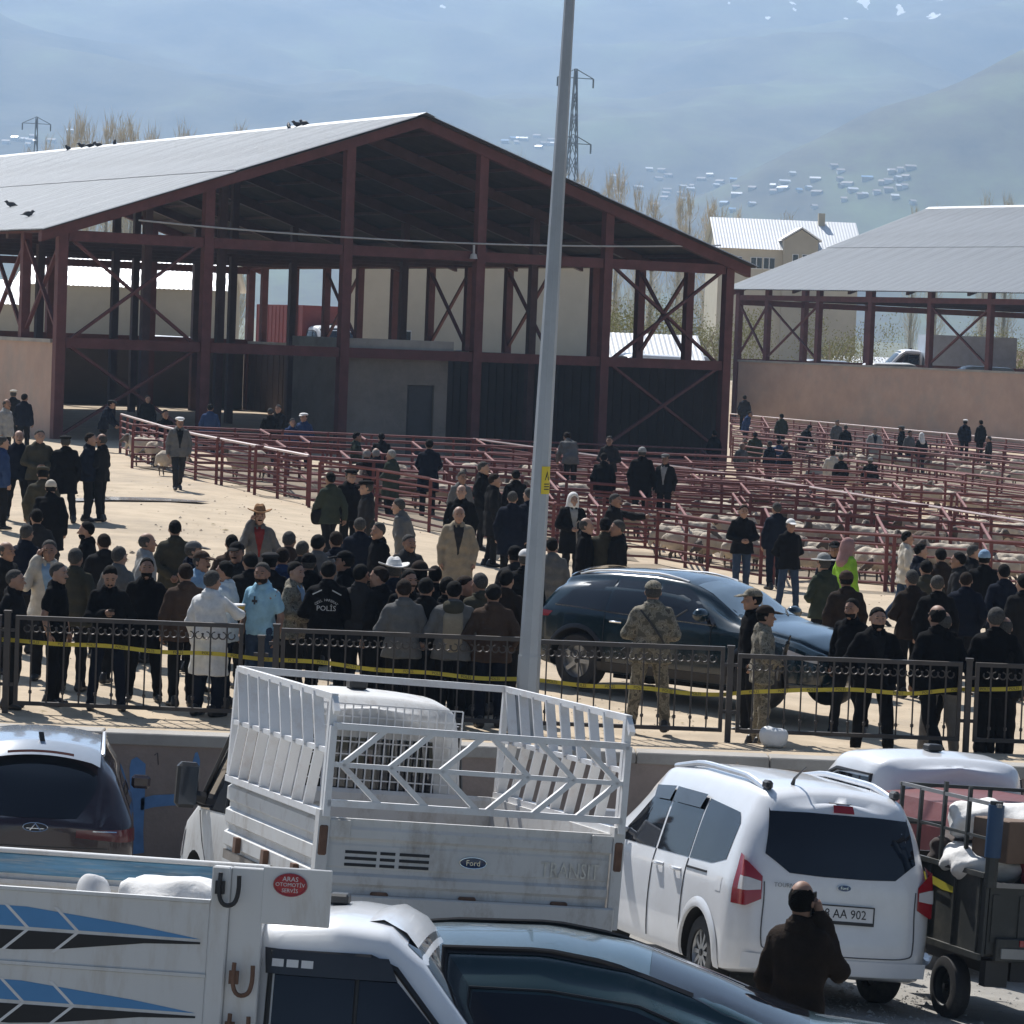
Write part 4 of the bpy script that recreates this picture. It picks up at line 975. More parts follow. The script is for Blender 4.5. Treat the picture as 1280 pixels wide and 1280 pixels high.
        patch('wind_deflector', lambda x, z, s=s: C.side(x, z, s, .03), [(1.26, 1.46), (1.66, 1.45)], [(1.24, 1.585), (1.72, 1.555)], MATS['deflector'], r, 8, 3)
        for xx in (.435, 1.245):
            b = MB(); b.tube([S(xx, z) - Vector((0, s * .001, 0)) for z in lin(.30, 1.04, 12)], .006, 4); b.build('door_seam', M_seam, r)
        b = MB(); b.tube([S(x, .98 - .01 * x) - Vector((0, s * .001, 0)) for x in lin(-.05, .42, 8)], .012, 4); b.build('slide_rail', M_trim, r)
        for xx in (.62, 1.06):
            p = S(xx, .93); hd = MB(); hd.tube([p + Vector((-.09, 0, 0)), p + Vector((-.05, s * .035, .003)), p + Vector((.05, s * .035, .003)), p + Vector((.09, 0, 0))], .016, 6); hd.build('door_handle', M_vanw, r, True)
        for xw in (0, 2.49):
            b = MB(); g = []
            for t in lin(-.15, PI + .15, 24):
                g.append([C.side(xw + cos(t) * rr, .31 + sin(t) * rr, s, o) if .31 + sin(t) * rr > .24 else C.side(xw + cos(t) * rr, .25, s, o) for rr, o in ((.372, .0), (.378, .022), (.41, .026), (.46, .006))])
            b.grid(g); b.build('wheel_arch', M_vanw, r, True, auto=60)
        # roof rail
        P = [C.top(x, s * .56, .0) for x in lin(-.48, 1.75, 14)]
        pts = [p + Vector((0, 0, .045 * min(1, 4 * min(i, 13 - i) / 13 + .0))) for i, p in enumerate(P)]
        b = MB(); b.tube(pts, .026, 8); b.build('roof_rail', mat('satin_silver', (.62, .64, .67), .3, metal=.5), r, True)
        b = MB(); b.box(P[0] + Vector((-.03, 0, .035)), (.13, .06, .075)); b.build('rail_foot', M_trim, r, bevel=.02)
        m_ = MB(); q = S(2.12, 1.12); m_.tube([q, q + Vector((0, s * .1, 0))], .03, 6); m_.box(q + Vector((0, s * .2, .06)), (.1, .22, .2)); m_.build('mirror', M_vanw, r, bevel=.03)
    patch('fuel_flap', lambda x, z: C.side(x, z, 1, .003), [(-.42, .86), (-.30, .86)], [(-.42, .98), (-.30, .98)], M_vanw, r, 4, 3)
    T = lambda x, y: C.top(x, y, .004)
    patch('windscreen', T, [(1.95, -.58), (1.95, .58)], [(2.62, -.62), (2.62, .62)], M_glass, r, 12, 8)
    b = MB(); b.tube([T(-.38, .3), T(-.38, .3) + Vector((-.03, 0, .05)), T(-.38, .3) + Vector((-.25, 0, .16))], [.02, .012, .004], 6); b.build('aerial', M_trim, r)
white_van()

# ------------------------------------------------------------------ dark blue car behind the railing
M_navy = paint('dark_blue_paint', (.003, .018, .028), damt=.03, dirt=(.12, .11, .10), rough=.22)
def suv(label, name, m, M, H=1.62, chery=False, group=None):
    r = thing(name, label, 'car', mat=M)
    st = [(-.86, .48, .92, 1.02, .78, .80, .62), (-.80, .40, .98, 1.22, .86, .90, .60), (-.62, .30, 1.03, 1.50, .92, .94, .60), (-.3, .26, 1.03, H - .02, .945, .955, .63), (.3, .25, 1.02, H + .02, .95, .96, .66), (1.0, .25, 1.0, H + .03, .95, .955, .67), (1.5, .25, .99, H - .01, .95, .955, .66), (1.9, .25, .98, 1.44, .95, .955, .66), (2.35, .25, .97, 1.19, .95, .955, .70), (2.62, .25, .96, 1.07, .95, .95, .80), (3.0, .26, .92, 1.02, .94, .94, .80), (3.4, .28, .85, .95, .92, .91, .74), (3.70, .34, .74, .82, .84, .84, .62), (3.80, .42, .64, .70, .78, .78, .55)]
    C = Car(st, xr=[(.3, -.84), (.6, -.88), (.95, -.86), (1.1, -.80), (1.55, -.55), (2, -.4)], crown=.04)
    link('body', C.mesh('body', [m, M_arch], [(0, .37, .44), (2.87, .37, .44)]), r)
    for x in (0, 2.87):
        for s in (1, -1): wheel(r, x, s * .82, .37, .25, 5, rimm=M_rim, sg=s)
    for s in (1, -1):
        S = lambda x, z, s=s: C.side(x, z, s, .004)
        patch('rear_side_window', S, [(-.42, 1.10), (.42, 1.07)], [(-.40, 1.16), (-.12, 1.40), (.42, 1.48)], M_glass, r, 14, 6)
        patch('rear_door_window', S, [(.46, 1.07), (1.12, 1.05)], [(.46, 1.485), (1.12, 1.49)], M_glass, r, 8, 6)
        patch('front_window', S, [(1.18, 1.05), (2.20, 1.03)], [(1.18, 1.485), (1.6, 1.44), (2.12, 1.10)], M_glass, r, 12, 6)
        b = MB(); b.tube([C.side(x, z, s, .006) for x, z in ((-.44, 1.09), (0, 1.085), (.5, 1.06), (1.2, 1.04), (2.2, 1.02))], .008, 4); b.build('window_trim', M_chrome if not chery else M_trim, r)
        for xx in (.44, 1.15, 2.15):
            b = MB(); b.tube([S(xx, z) for z in lin(.36, 1.04, 10)], .005, 4); b.build('door_seam', M_trim, r)
        for xx in (.62, 1.35):
            p = S(xx, .94); b = MB(); b.tube([p + Vector((-.09, 0, 0)), p + Vector((-.06, s * .03, 0)), p + Vector((.07, s * .03, 0)), p + Vector((.1, 0, 0))], .014, 6); b.build('door_handle', M_chrome, r, True)
        q = S(2.05, 1.09); b = MB(); b.tube([q, q + Vector((0, s * .1, .01))], .025, 6); b.build('mirror_arm', M_trim, r)
        me = MB().lathe([(0, -.12), (.06, -.115), (.085, -.06), (.09, .03), (.07, .1), (0, .115)], (0, 0, 0), 'y', 12).mesh('mirror', m, True); o = link('mirror', me, r); o.location = q + Vector((.02, s * .2, .06)); o.scale = (.9, 1, 1)
        b = MB(); g = [[C.side(x, z, s, .012) for x in lin(.36, 2.45, 20)] for z in (.28, .34, .40)]; b.grid(g); b.build('sill_cladding', M_trim, r, True)
        for xw in (0, 2.87):
            b = MB(); g = []
            for t in lin(-.12, PI + .12, 24): g.append([C.side(xw + cos(t) * rr, max(.28, .37 + sin(t) * rr), s, o) for rr, o in ((.437, .0), (.443, .016), (.485, .012), (.50, .0))])
            b.grid(g); b.build('wheel_arch', M_trim, r, True, auto=60)
        LF = lambda u, z, s=s: C.side(-.35 - .42 * u, z, s, .006) if u < .85 else C.end(s * (.82 - .8 * (u - .85)), z, 0, .006)
        patch('tail_lamp', LF, [(.35, .93), (.95, .92)], [(.2, 1.0), (.95, 1.02)], M_lampred if not chery else mat('dark_red_lamp', (.10, .01, .015), .2, coat=.5), r, 12, 4)
        patch('headlight', lambda u, z, s=s: C.side(3.30 + .42 * u, z, s, .006), [(0, .74), (1, .66)], [(-.15, .84), (.9, .72)], M_lampclr, r, 10, 4)
        P = [C.top(x, s * .56, 0) for x in lin(-.35, 1.5, 12)]
        b = MB(); b.tube([p + Vector((0, 0, .03 * min(1, 3 * min(i, 11 - i) / 5.))) for i, p in enumerate(P)], .016, 6); b.build('roof_rail', MATS['satin_silver'], r, True)
    T = lambda x, y: C.top(x, y, .005)
    patch('windscreen', T, [(1.64, -.56), (1.64, .56)], [(2.45, -.66), (2.45, .66)], mat('sky_sheen_windscreen', (.12, .17, .22), .06, spec=.9), r, 14, 10)  # paler base colour paints in the sky reflected on this windscreen
    patch('rear_window', lambda x, y: T(x, y), [(-.68, -.52), (-.68, .52)], [(-.42, -.50), (-.42, .50)], M_glass, r, 12, 6)
    b = MB(); g = [[C.top(x, y, .02 + .02 * (x > -.5)) for y in lin(-.56, .56, 13)] for x in (-.62, -.55, -.38, -.25)]; b.grid(g); b.build('spoiler', m, r, True)
    EF = lambda y, z: C.end(y, z, 1, .01)
    patch('grille', EF, [(-.4, .45), (.4, .45)], [(-.48, .62), (.48, .62)], M_trim, r, 10, 4)
    b = MB(); b.grid([[C.side(x, .37, -1, .006) for x in lin(3.35, 3.75, 8)], [C.side(x, .39, -1, .02) for x in lin(3.35, 3.75, 8)]]); b.build('bumper_strip', M_chrome, r)
    for y in (-.25, .3):
        b = MB(); b.tube([T(2.5, y), T(2.4, y + .1) + Vector((0, 0, .012)), T(2.2, y + .35) + Vector((0, 0, .012))], .01, 4); b.build('wiper', M_trim, r)
    b = MB(); b.bb((.3, -.5, .16), (2.5, .5, .27)); b.build('underbody', M_arch, r)
    return r, C
suv('shiny dark blue car parked on the sand behind the railing, behind a soldier', 'blue_car', M_navy, TM((1.50, 42.97, yard_z(1.5, 43)), -38.5, -1.5, 0), H=1.56)

# ------------------------------------------------------------------ burgundy car on the left, seen from behind
M_burg = paint('burgundy_paint', (.022, .010, .014), damt=.2, dirt=(.10, .09, .08), rough=.25)
def left_car():
    Yc = 31.2; p = at(46, 1000, Yc); zg = lot_z(p.x, Yc) 
    r = thing('burgundy_car', 'dark burgundy car seen from behind at the left edge, with silver oval badge', 'car', mat=TM((p.x - .05, Yc + .2, zg), 97, 2.0, 2.0))
    H = 1.70
    st = [(-.90, .42, .95, 1.05, .80, .84, .70), (-.82, .32, 1.0, 1.30, .90, .93, .66), (-.66, .28, 1.04, 1.60, .93, .945, .63), (-.4, .26, 1.04, H, .935, .945, .63), (.4, .25, 1.03, H + .04, .94, .95, .66), (1.2, .25, 1.02, H + .03, .94, .95, .66), (1.7, .25, 1.0, H - .12, .94, .95, .65), (2.5, .25, .99, 1.14, .93, .94, .74), (3.2, .27, .94, 1.02, .92, .90, .74), (3.6, .36, .78, .84, .82, .80, .6)]
    C = Car(st, xr=[(.3, -.86), (.6, -.92), (1.0, -.90), (1.12, -.84), (1.62, -.58), (2, -.4)], crown=.045)
    link('body', C.mesh('body', [M_burg, M_arch], [(0, .35, .42), (2.7, .35, .42)]), r)
    for x in (0, 2.7):
        for s in (1, -1): wheel(r, x, s * .80, .35, .23, 5, sg=s)
    E = lambda y, z: C.end(y, z, 0, .006); E2 = lambda y, z: C.end(y, z, 0, .016)
    T = lambda x, y: C.top(x, y, .005)
    G = lambda y, u: E(y, 1.07 + .0 * u) .lerp(T(-.52, y), u) + Vector((-.035 * sin(PI * min(1, max(0, u))), 0, .025 * sin(PI * min(1, max(0, u)))))
    patch('rear_window', G, [(.74, .03), (.3, .0), (-.3, .0), (-.74, .03)], [(.56, .93), (.3, .93), (-.3, .93), (-.56, .93)], M_glass, r, 18, 8)
    b = MB(); g = [[T(x, y) + Vector((0, 0, dz)) for y in lin(-.58, .58, 15)] for x, dz in ((-.74, .14), (-.60, .05), (-.42, .02))]; b.grid(g); b.build('spoiler', paint('painted_sky_sheen', (.36, .41, .48), rough=.2), r, True)  # pale tone paints the sky's reflection onto the dark spoiler
    strip('high_brake_lamp', lambda y, z: T(-.70, y) + Vector((-.05, 0, .10 + z)), [(.32, 0), (-.32, 0)], .025, MATS['dark_red_lamp'], r)
    o, x, z = facing(E2, 0, .985); n = Vector((0, -1, 0)).cross(z)
    bd = oval_badge(r, basis(o, (0, -1, 0), z, n), .235, .085, M_trim)
    t = MB(); t.tube([(-.05, -.03, .006), (0, .034, .006), (.05, -.03, .006)], .008, 4); t.tube([(-.085, -.012, .006), (.085, -.012, .006)], .004, 4); t.build('badge_emblem', M_chrome, bd)
    for s in (1, -1):
        LF = lambda u, z, s=s: C.side(-.45 - .38 * u / .6, z, s, .007) if u < .6 else C.end(s * (.84 - .45 * (u - .6) / .4), z, 0, .007)
        patch('tail_lamp', LF, [(.1, .88), (.55, .86), (1, .90)], [(.0, 1.0), (.55, .99), (1, .97)], MATS['dark_red_lamp'], r, 16, 4)
        strip('lamp_chrome', lambda y, z: C.end(y, z, 0, .014), [(s * .78, .965), (s * .55, .965)], .012, M_chrome, r)
        P = [C.top(x, s * .60, 0) for x in lin(-.35, 1.6, 12)]
        b = MB(); b.tube([p + Vector((0, 0, .04 * min(1, 3 * min(i, 11 - i) / 5.))) for i, p in enumerate(P)], .02, 6); b.build('roof_rail', MATS['satin_silver'], r, True)
        S = lambda x, z, s=s: C.side(x, z, s, .004)
        patch('side_window', S, [(-.3, 1.12), (2.2, 1.06)], [(-.2, 1.36), (.2, 1.44), (1.4, 1.44), (2.1, 1.14)], M_glass, r, 20, 6)
        q = S(2.1, 1.1); b = MB(); b.box(q + Vector((0, s * .14, .05)), (.12, .2, .14)); b.build('mirror', M_burg, r, bevel=.03)
    q = T(-.30, .0); b = MB(); b.prism([q + Vector((-.10, -.03, -.005)), q + Vector((.10, -.03, -.005)), q + Vector((.02, -.015, .02)), q + Vector((-.08, -.01, .085))], (0, .05, 0)); b.build('aerial_fin', M_trim, r)
    patch('windscreen', T, [(1.75, -.56), (1.75, .56)], [(2.4, -.66), (2.4, .66)], M_glass, r, 10, 6)
    patch('roof_sheen_patch', lambda x, y: C.top(x, y, .006), [(-.42, -.57), (-.42, .57)], [(1.45, -.57), (1.45, .57)], paint('painted_sky_sheen', (.36, .41, .48), rough=.2), r, 14, 12)  # pale patch stands in for sky reflected in the dark roof
    b = MB(); b.tube([E(y, .80) for y in lin(-.7, .7, 12)], .006, 4); b.build('tailgate_seam', M_trim, r)
left_car()

# ------------------------------------------------------------------ teal car in the foreground
M_teal = paint('teal_paint', (.014, .040, .047), damt=.12, dirt=(.3, .3, .28), rough=.25)
def teal_car():
    Yc = 18.0; p = at(640, 1165, Yc)
    zg = lot_z(p.x, Yc)
    r = thing('teal_car', 'dark teal car in the foreground with a pale shiny roof and dark windows', 'car', mat=TM((p.x - .68, Yc + .42, p.z - 1.57), -4, -1.8, 0))
    H = 1.43
    st = [(-.95, .42, .86, .95, .74, .78, .68), (-.85, .32, .92, 1.06, .84, .88, .62), (-.60, .28, .95, 1.27, .88, .90, .56), (-.2, .25, .95, H - .02, .90, .905, .57), (.3, .24, .95, H + .03, .90, .905, .60), (.9, .24, .94, H + .04, .90, .905, .61), (1.4, .24, .93, H - .03, .90, .905, .60), (1.9, .24, .92, 1.23, .90, .905, .60), (2.5, .24, .91, 1.0, .89, .90, .70), (3.0, .25, .86, .95, .88, .88, .74), (3.4, .28, .76, .86, .84, .83, .66), (3.6, .38, .64, .70, .72, .72, .5)]
    C = Car(st, xr=[(.3, -.9), (.6, -.95), (.9, -.92), (1.2, -.75), (2, -.5)], crown=.05, corner=.10)
    link('body', C.mesh('body', [M_teal, M_arch], [(0, .33, .39), (2.65, .33, .39)]), r)
    for x in (0, 2.65):
        for s in (1, -1): wheel(r, x, s * .77, .33, .21, 5, sg=s)
    T = lambda x, y: C.top(x, y, .005)
    for s in (1, -1):
        S = lambda x, z, s=s: C.side(x, z, s, .004)
        patch('rear_window', S, [(-.55, 1.0), (.42, .985)], [(-.48, 1.05), (-.25, 1.17), (.42, 1.26)], M_glass, r, 12, 6)
        patch('front_window', S, [(.47, .985), (2.1, .95)], [(.47, 1.26), (.95, 1.26), (1.4, 1.205), (2.0, .99)], M_glass, r, 14, 6)
        b = MB(); b.tube([C.side(x, z, s, .004) for x, z in ((-.62, 1.02), (-.4, 1.14), (-.1, 1.23), (.4, 1.28), (.95, 1.28), (1.45, 1.22), (2.15, .98))], .010, 5); b.build('window_trim', M_trim, r)
        b = MB(); b.grid([[C.top(x, s * y, .006 + .012 * (k == 1)) for x in lin(-.55, 1.75, 26)] for k, y in enumerate((.515, .53, .55))]); b.build('roof_strip', M_trim, r, True)
        P = [C.top(x, s * .53, 0) for x in lin(-.42, 1.45, 16)]
        b = MB(); b.tube([p + Vector((0, 0, .028 * min(1, 3 * min(i, 15 - i) / 5.))) for i, p in enumerate(P)], .014, 6); b.build('roof_rail', M_trim, r, True)
        q = S(1.95, 1.0); b = MB(); b.box(q + Vector((0, s * .14, .05)), (.13, .2, .13)); b.build('mirror', M_teal, r, bevel=.03)
        for xx in (.45, 1.35): b = MB(); b.tube([S(xx, z) for z in lin(.36, .96, 10)], .005, 4); b.build('door_seam', M_trim, r)
        patch('tail_lamp', lambda u, z, s=s: C.side(-.5 - .38 * u, z, s, .006), [(0, .84), (1, .84)], [(.1, .93), (1, .92)], M_lampred, r, 8, 3)
        patch('headlight', lambda u, z, s=s: C.side(3.1 + .42 * u, z, s, .006), [(0, .66), (1, .6)], [(-.1, .74), (.9, .66)], M_lampclr, r, 8, 3)
    patch('windscreen', T, [(1.5, -.52), (1.5, .52)], [(2.42, -.64), (2.42, .64)], M_glass, r, 12, 10)
    patch('back_window', T, [(-.80, -.50), (-.80, .50)], [(-.42, -.48), (-.42, .48)], M_glass, r, 12, 6)
    q = T(-.32, 0); b = MB(); b.prism([q + Vector((-.12, -.03, -.005)), q + Vector((.12, -.03, -.005)), q + Vector((.02, -.015, .015)), q + Vector((-.10, -.01, .08))], (0, .05, 0)); b.build('aerial_fin', M_trim, r)
    b = MB(); g = [[T(x, y) + Vector((0, 0, dz)) for y in lin(-.52, .52, 13)] for x, dz in ((-.62, .07), (-.5, .03), (-.38, .01))]; b.grid(g); b.build('spoiler', M_teal, r, True)
    # driver's seat seen through the glass is too dark to tell; steering wheel rim catches light
    b = MB(); c = Vector((1.2, -.35, .95)); b.tube([c + Vector((.10 * cos(t) * .4, .18 * cos(t), .18 * sin(t))) for t in lin(0, 2 * PI, 18)], .014, 5); b.build('steering_wheel', M_trim, r)
teal_car()

# ------------------------------------------------------------------ white pickup truck with livestock cage
M_tw = mat('truck_white_worn', (.60, .595, .58), .5, var=.08, scale=1.5, dirt=(.30, .25, .20), dscale=4, damt=.75, bump=.05, stretch=(1, 1, .5))
M_cage = mat('cage_white_paint', (.74, .74, .74), .5, var=.06, scale=2, dirt=(.42, .30, .22), dscale=3.5, damt=.4)
M_rust = mat('rusty_steel', (.16, .09, .06), .9, var=.35, scale=8)
M_wood = mat('bed_floor', (.25, .22, .19), .9, var=.25, scale=4)
def cab_car(): 
    st = [(0, .52, 1.20, 2.08, .90, .93, .78), (.12, .45, 1.20, 2.16, .93, .96, .82), (.6, .42, 1.20, 2.20, .95, .975, .83), (.95, .42, 1.19, 2.17, .95, .975, .82), (1.2, .42, 1.18, 2.0, .95, .975, .81), (1.75, .42, 1.15, 1.42, .95, .97, .86), (1.95, .42, 1.10, 1.22, .95, .96, .86), (2.3, .42, .98, 1.10, .94, .94, .82), (2.6, .45, .84, .94, .88, .88, .70), (2.7, .5, .72, .78, .80, .80, .6)]
    return Car(st, crown=.03, corner=.14)
def truck_cab(r, C, M, m, visor=False, backwin=True):
    cab = link('cab', C.mesh('cab', [m, M_arch], [(1.75, .34, .46)]), r); cab.matrix_local = M
    E = lambda y, z: C.end(y, z, 0, .006); T = lambda x, y: C.top(x, y, .005)
    if backwin: patch('rear_window', E, [(.62, 1.30), (-.62, 1.30)], [(.55, 1.88), (-.55, 1.88)], M_glass, cab, 10, 4)
    patch('windscreen', T, [(1.08, -.70), (1.08, .70)], [(1.86, -.82), (1.86, .82)], M_glass, cab, 14, 10)
    for s in (1, -1):
        S = lambda x, z, s=s: C.side(x, z, s, .005); S2 = lambda x, z, s=s: C.side(x, z, s, .012)
        patch('door_window', S, [(.22, 1.20), (1.72, 1.14)], [(.22, 1.96), (.85, 1.96), (1.0, 1.90), (1.62, 1.30)], M_glass, cab, 18, 8)
        b = MB(); b.tube([S2(x, z) for x, z in ((.19, 1.18), (.19, 1.99), (.86, 1.99), (1.03, 1.93), (1.76, 1.18))], .022, 5); b.build('window_frame', M_trim, cab)
        b = MB(); b.tube([S2(.78, z) for z in lin(1.18, 1.96, 8)], .016, 5); b.build('window_divider', M_trim, cab)
        b = MB(); b.tube([S(x, z) for x, z in ((.12, 1.1), (.12, .6), (1.2, .6), (1.5, .9), (1.7, 1.12))], .006, 4); b.build('door_seam', M_seam, cab)
        p = S(.3, 1.02); b = MB(); b.bar(p + Vector((-.09, s * .02, 0)), p + Vector((.09, s * .02, 0)), .03, .035); b.build('door_handle', M_trim, cab, bevel=.008)
        q = S(1.62, 1.22); b = MB(); b.tube([q, q + Vector((.02, s * .18, .03))], [.055, .04], 6); b.tube([q + Vector((.05, 0, -.05)), q + Vector((.03, s * .18, -.0))], .025, 6); b.build('mirror_arm', M_trim, cab)
        mo = MB().box((0, 0, 0), (.12, .20, .36)).mesh('mirror', M_trim, bevel=.035); o = link('mirror', mo, cab); o.location = q + Vector((.03, s * .17, .10))
        g = MB().bb((-.066, -.08, -.15), (-.061, .08, .15)).build('mirror_glass', mat('mirror_glass', (.05, .06, .075), .08, spec=.8), o)
        for zz in (0.0,):
            pass
        if visor:
            VF = lambda x, z, s=s: C.side(x, z, s, .035)
            v = patch('rain_visor', VF, [(.16, 1.86), (1.05, 1.86)], [(.14, 2.01), (.98, 1.99)], MATS['deflector'], cab, 10, 4)
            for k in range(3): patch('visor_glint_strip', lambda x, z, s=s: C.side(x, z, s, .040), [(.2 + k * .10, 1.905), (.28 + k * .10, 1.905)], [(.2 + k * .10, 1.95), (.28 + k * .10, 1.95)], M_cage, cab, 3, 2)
        patch('headlight', lambda u, z, s=s: C.side(2.25 + .35 * u, z, s, .008), [(0, .72), (1, .66)], [(.0, .95), (.9, .82)], M_lampclr, cab, 8, 4)
        wheel(cab, 1.75, s * .84, .34, .22, 5, sg=s, steel=True)
    b = MB(); b.box(T(.5, .0) + Vector((0, 0, .03)), (.14, .16, .07)); b.build('roof_vent', M_trim, cab, bevel=.015)
    return cab
def ribbed(b, x0, x1, z0, z1, y, t, n, out):
    """long panel in x with n pressed ribs, facing +-y"""
    pr = [(0, z0)]; h = (z1 - z0) / n
    for k in range(n):
        a = z0 + k * h; pr += [(0, a + h * .12), (out, a + h * .24), (out, a + h * .76), (0, a + h * .88)]
    pr += [(0, z1)]
    b.prism([(x0, y + p, z) for p, z in pr] + [(x0, y - t, z1), (x0, y - t, z0)], (x1 - x0, 0, 0))
def truck_a():
    T0 = TM((-.209, 21.406, .79), 108.93, 4.06, 2.89)
    r = thing('caged_truck', 'white pickup truck with a tall white livestock cage of slanted bars on its bed', 'truck', mat=T0)
    Lb, W2 = 2.6, 1.05; zt, zc = .50, .53
    # tailgate, pressed with horizontal ribs
    g = MB(); pr = [(0, .0), (-.0, .05), (-.022, .07), (-.022, .12), (0, .14), (0, .17), (-.006, .18), (-.006, .32), (0, .335), (0, .355), (-.022, .375), (-.022, .43), (0, .45), (0, zt)]
    g.prism([(x, -W2 + .05, z + .03) for x, z in pr] + [(.035, -W2 + .05, zt + .03), (.035, -W2 + .05, .03)], (0, 2 * W2 - .10, 0)); tg = g.build('tailgate', M_tw, r)
    for s in (1, -1): MB().bb((-.03, s * (W2 - .19), zt - .10), (.0, s * (W2 - .04), zt + .02)).build('corner_plate', M_tw, tg, bevel=.006)
    for yy in (.62, .0, -.66): MB().bb((-.03, yy - .06, .0), (.01, yy + .06, .05)).build('hinge', M_rust, tg, bevel=.01)
    for s in (1, -1): MB().bb((-.05, s * W2 - .03, zt - .22), (.05, s * W2 + .03, zt - .02)).build('latch', M_rust, tg, bevel=.01)
    # maker's slots and badges on the gate
    for (y0, y1) in ((.88, .66), (.635, .53), (.50, .29)):
        for k in range(3): MB().bb((-.010, y1, .215 + k * .042), (-.004, y0, .235 + k * .042)).build('vent_slot', M_black, tg)
    bd = oval_badge(tg, basis((-.010, -.02, .28), (0, -1, 0), (0, 0, 1), (-1, 0, 0)), .19, .075, M_fordblue, 'Ford')
    M_st = mat('silver_sticker', (.60, .59, .55), .3, metal=.25, var=.25, scale=14)
    text('sticker_lettering', 'TRANSIT', .15, basis((-.012, -.72, .26), (0, -1, 0), (0, 0, 1), (-1, 0, 0)), M_st, tg, .001, .72)
    # bed
    MB().bb((.0, -W2, -.04), (Lb, W2, .03)).build('bed_floor', M_wood, r)
    MB().bb((-.06, -W2, -.14), (.02, W2, .028)).build('rear_sill', M_tw, r, bevel=.01)
    for yy in (.45, -.35): MB().bb((-.02, yy - .03, -.45), (.03, yy + .03, -.13)).build('hanger', M_tw, r)
    MB().bb((-.02, -.55, -.42), (.06, .55, -.26)).build('bumper_bar', M_black, r)
    for s in (1, -1):
        b = MB(); ribbed(b, .06, Lb, .03, zc, s * (W2 - .02), .03 * s, 3, .028 * s); sp = b.build('side_board', M_tw, r)
        MB().bb((.06, s * W2 - .035, zc), (Lb, s * W2 + .035, zc + .045)).build('board_cap', M_cage, r)
        MB().bb((-.04, s * W2 - .04, -.12), (.055, s * W2 + .04, zc + .05)).build('corner_post', M_tw, r)
        for x in (.5, 1.3, 2.1): MB().bb((x - .04, s * (W2 + .03) - .02, .05), (x + .04, s * (W2 + .03) + .02, .16)).build('board_latch', M_rust, r)
    b = MB(); pr = [(0, .03), (0, .12), (.02, .14), (.02, .26), (0, .28), (0, .4), (.02, .42), (.02, .5), (0, .53)]
    b.prism([(Lb - x, -W2 + .04, z) for x, z in pr] + [(Lb + .03, -W2 + .04, .53), (Lb + .03, -W2 + .04, .03)], (0, 2 * W2 - .08, 0)); b.build('head_board', M_tw, r)
    # cage
    def bar(name, p, q, w=.03, h=None): MB().bar(p, q, w, h or w).build(name, M_cage, r)
    zb0 = zc + .05
    for s in (1, -1):
        y = s * W2; ztf, ztr = 1.36, 1.33; zm = (zb0 + ztf) / 2
        bar('cage_rail', (-.02, y, ztr), (Lb, y, ztf), .045, .045); bar('cage_rail', (-.02, y, zm), (Lb, y, zm), .035); 
        bar('cage_post', (Lb, y, zb0), (Lb, y, ztf), .045); bar('cage_post', (0, y, zb0), (0, y, ztr), .05)
        n = 8
        for k in range(n):
            x = .10 + (Lb - .2) * (k + .6) / n
            bar('cage_bar', (x + .13, y, zb0), (x - .05, y, zm), .07, .022); bar('cage_bar', (x - .05, y, zm), (x + .13, y, ztf - .02), .07, .022)
        bar('cage_strut', (.0, y, ztr), (-.10, y * 1.0, ztr - .10), .04)
    bar('cage_rail', (Lb, -W2, 1.36), (Lb, W2, 1.36), .05)
    bar('cage_rail', (Lb, -W2, .98), (Lb, W2, .98), .03)
    # rear gate of the cage with chevrons
    x = -.05; z0, z1 = zt + .13, 1.14; zm = (z0 + z1) / 2
    for z in (z0, z1): bar('gate_rail', (x, -W2, z), (x, W2, z), .045)
    bar('gate_rail', (x, -W2, zm), (x, W2, zm), .032)
    for s in (1, -1): bar('gate_post', (x, s * W2, zt + .04), (x, s * W2, z1), .045)
    for k, yv in enumerate((.97, .64, .28)):
        bar('chevron_bar', (x, yv, zm), (x, yv - .29, z1), .035); bar('chevron_bar', (x, yv, zm), (x, yv - .29, z0), .035)
    for k, yv in enumerate((-1.0, -.68, -.35)):
        bar('chevron_bar', (x, yv, zm), (x, yv + .29, z1), .035); bar('chevron_bar', (x, yv, zm), (x, yv + .29, z0), .035)
    # wire mesh guard in front of the cab window
    b = MB()
    for yy in lin(-.74, .80, 24): b.bb((Lb + .05, yy - .005, .5), (Lb + .06, yy + .005, 1.16))
    for z in lin(.5, 1.16, 8): b.bb((Lb + .062, -.74, z - .005), (Lb + .07, .80, z + .005))
    mg = b.build('mesh_guard', M_cage, r); mg['kind'] = 'stuff'
    C = cab_car(); truck_cab(r, C, Matrix.Translation((Lb + .14, -.04, -.97)) @ Matrix.Diagonal((.92, .90, 1, 1)), M_tw)
    for s in (1, -1): wheel(r, .8, s * .88, .34, .2, 5, sg=s, steel=True)
    for w in r.children:
        if w.name.startswith('wheel'): w.location.z = .34 - .97
    MB().bb((.1, -.45, -.5), (Lb + .3, .45, -.05)).build('chassis', M_black, r)
    for s in (1, -1): MB().bb((-.03, s * .85 - .1, -.38), (.02, s * .85 + .1, -.22)).build('tail_lamp', M_lampred, r, bevel=.01)
truck_a()

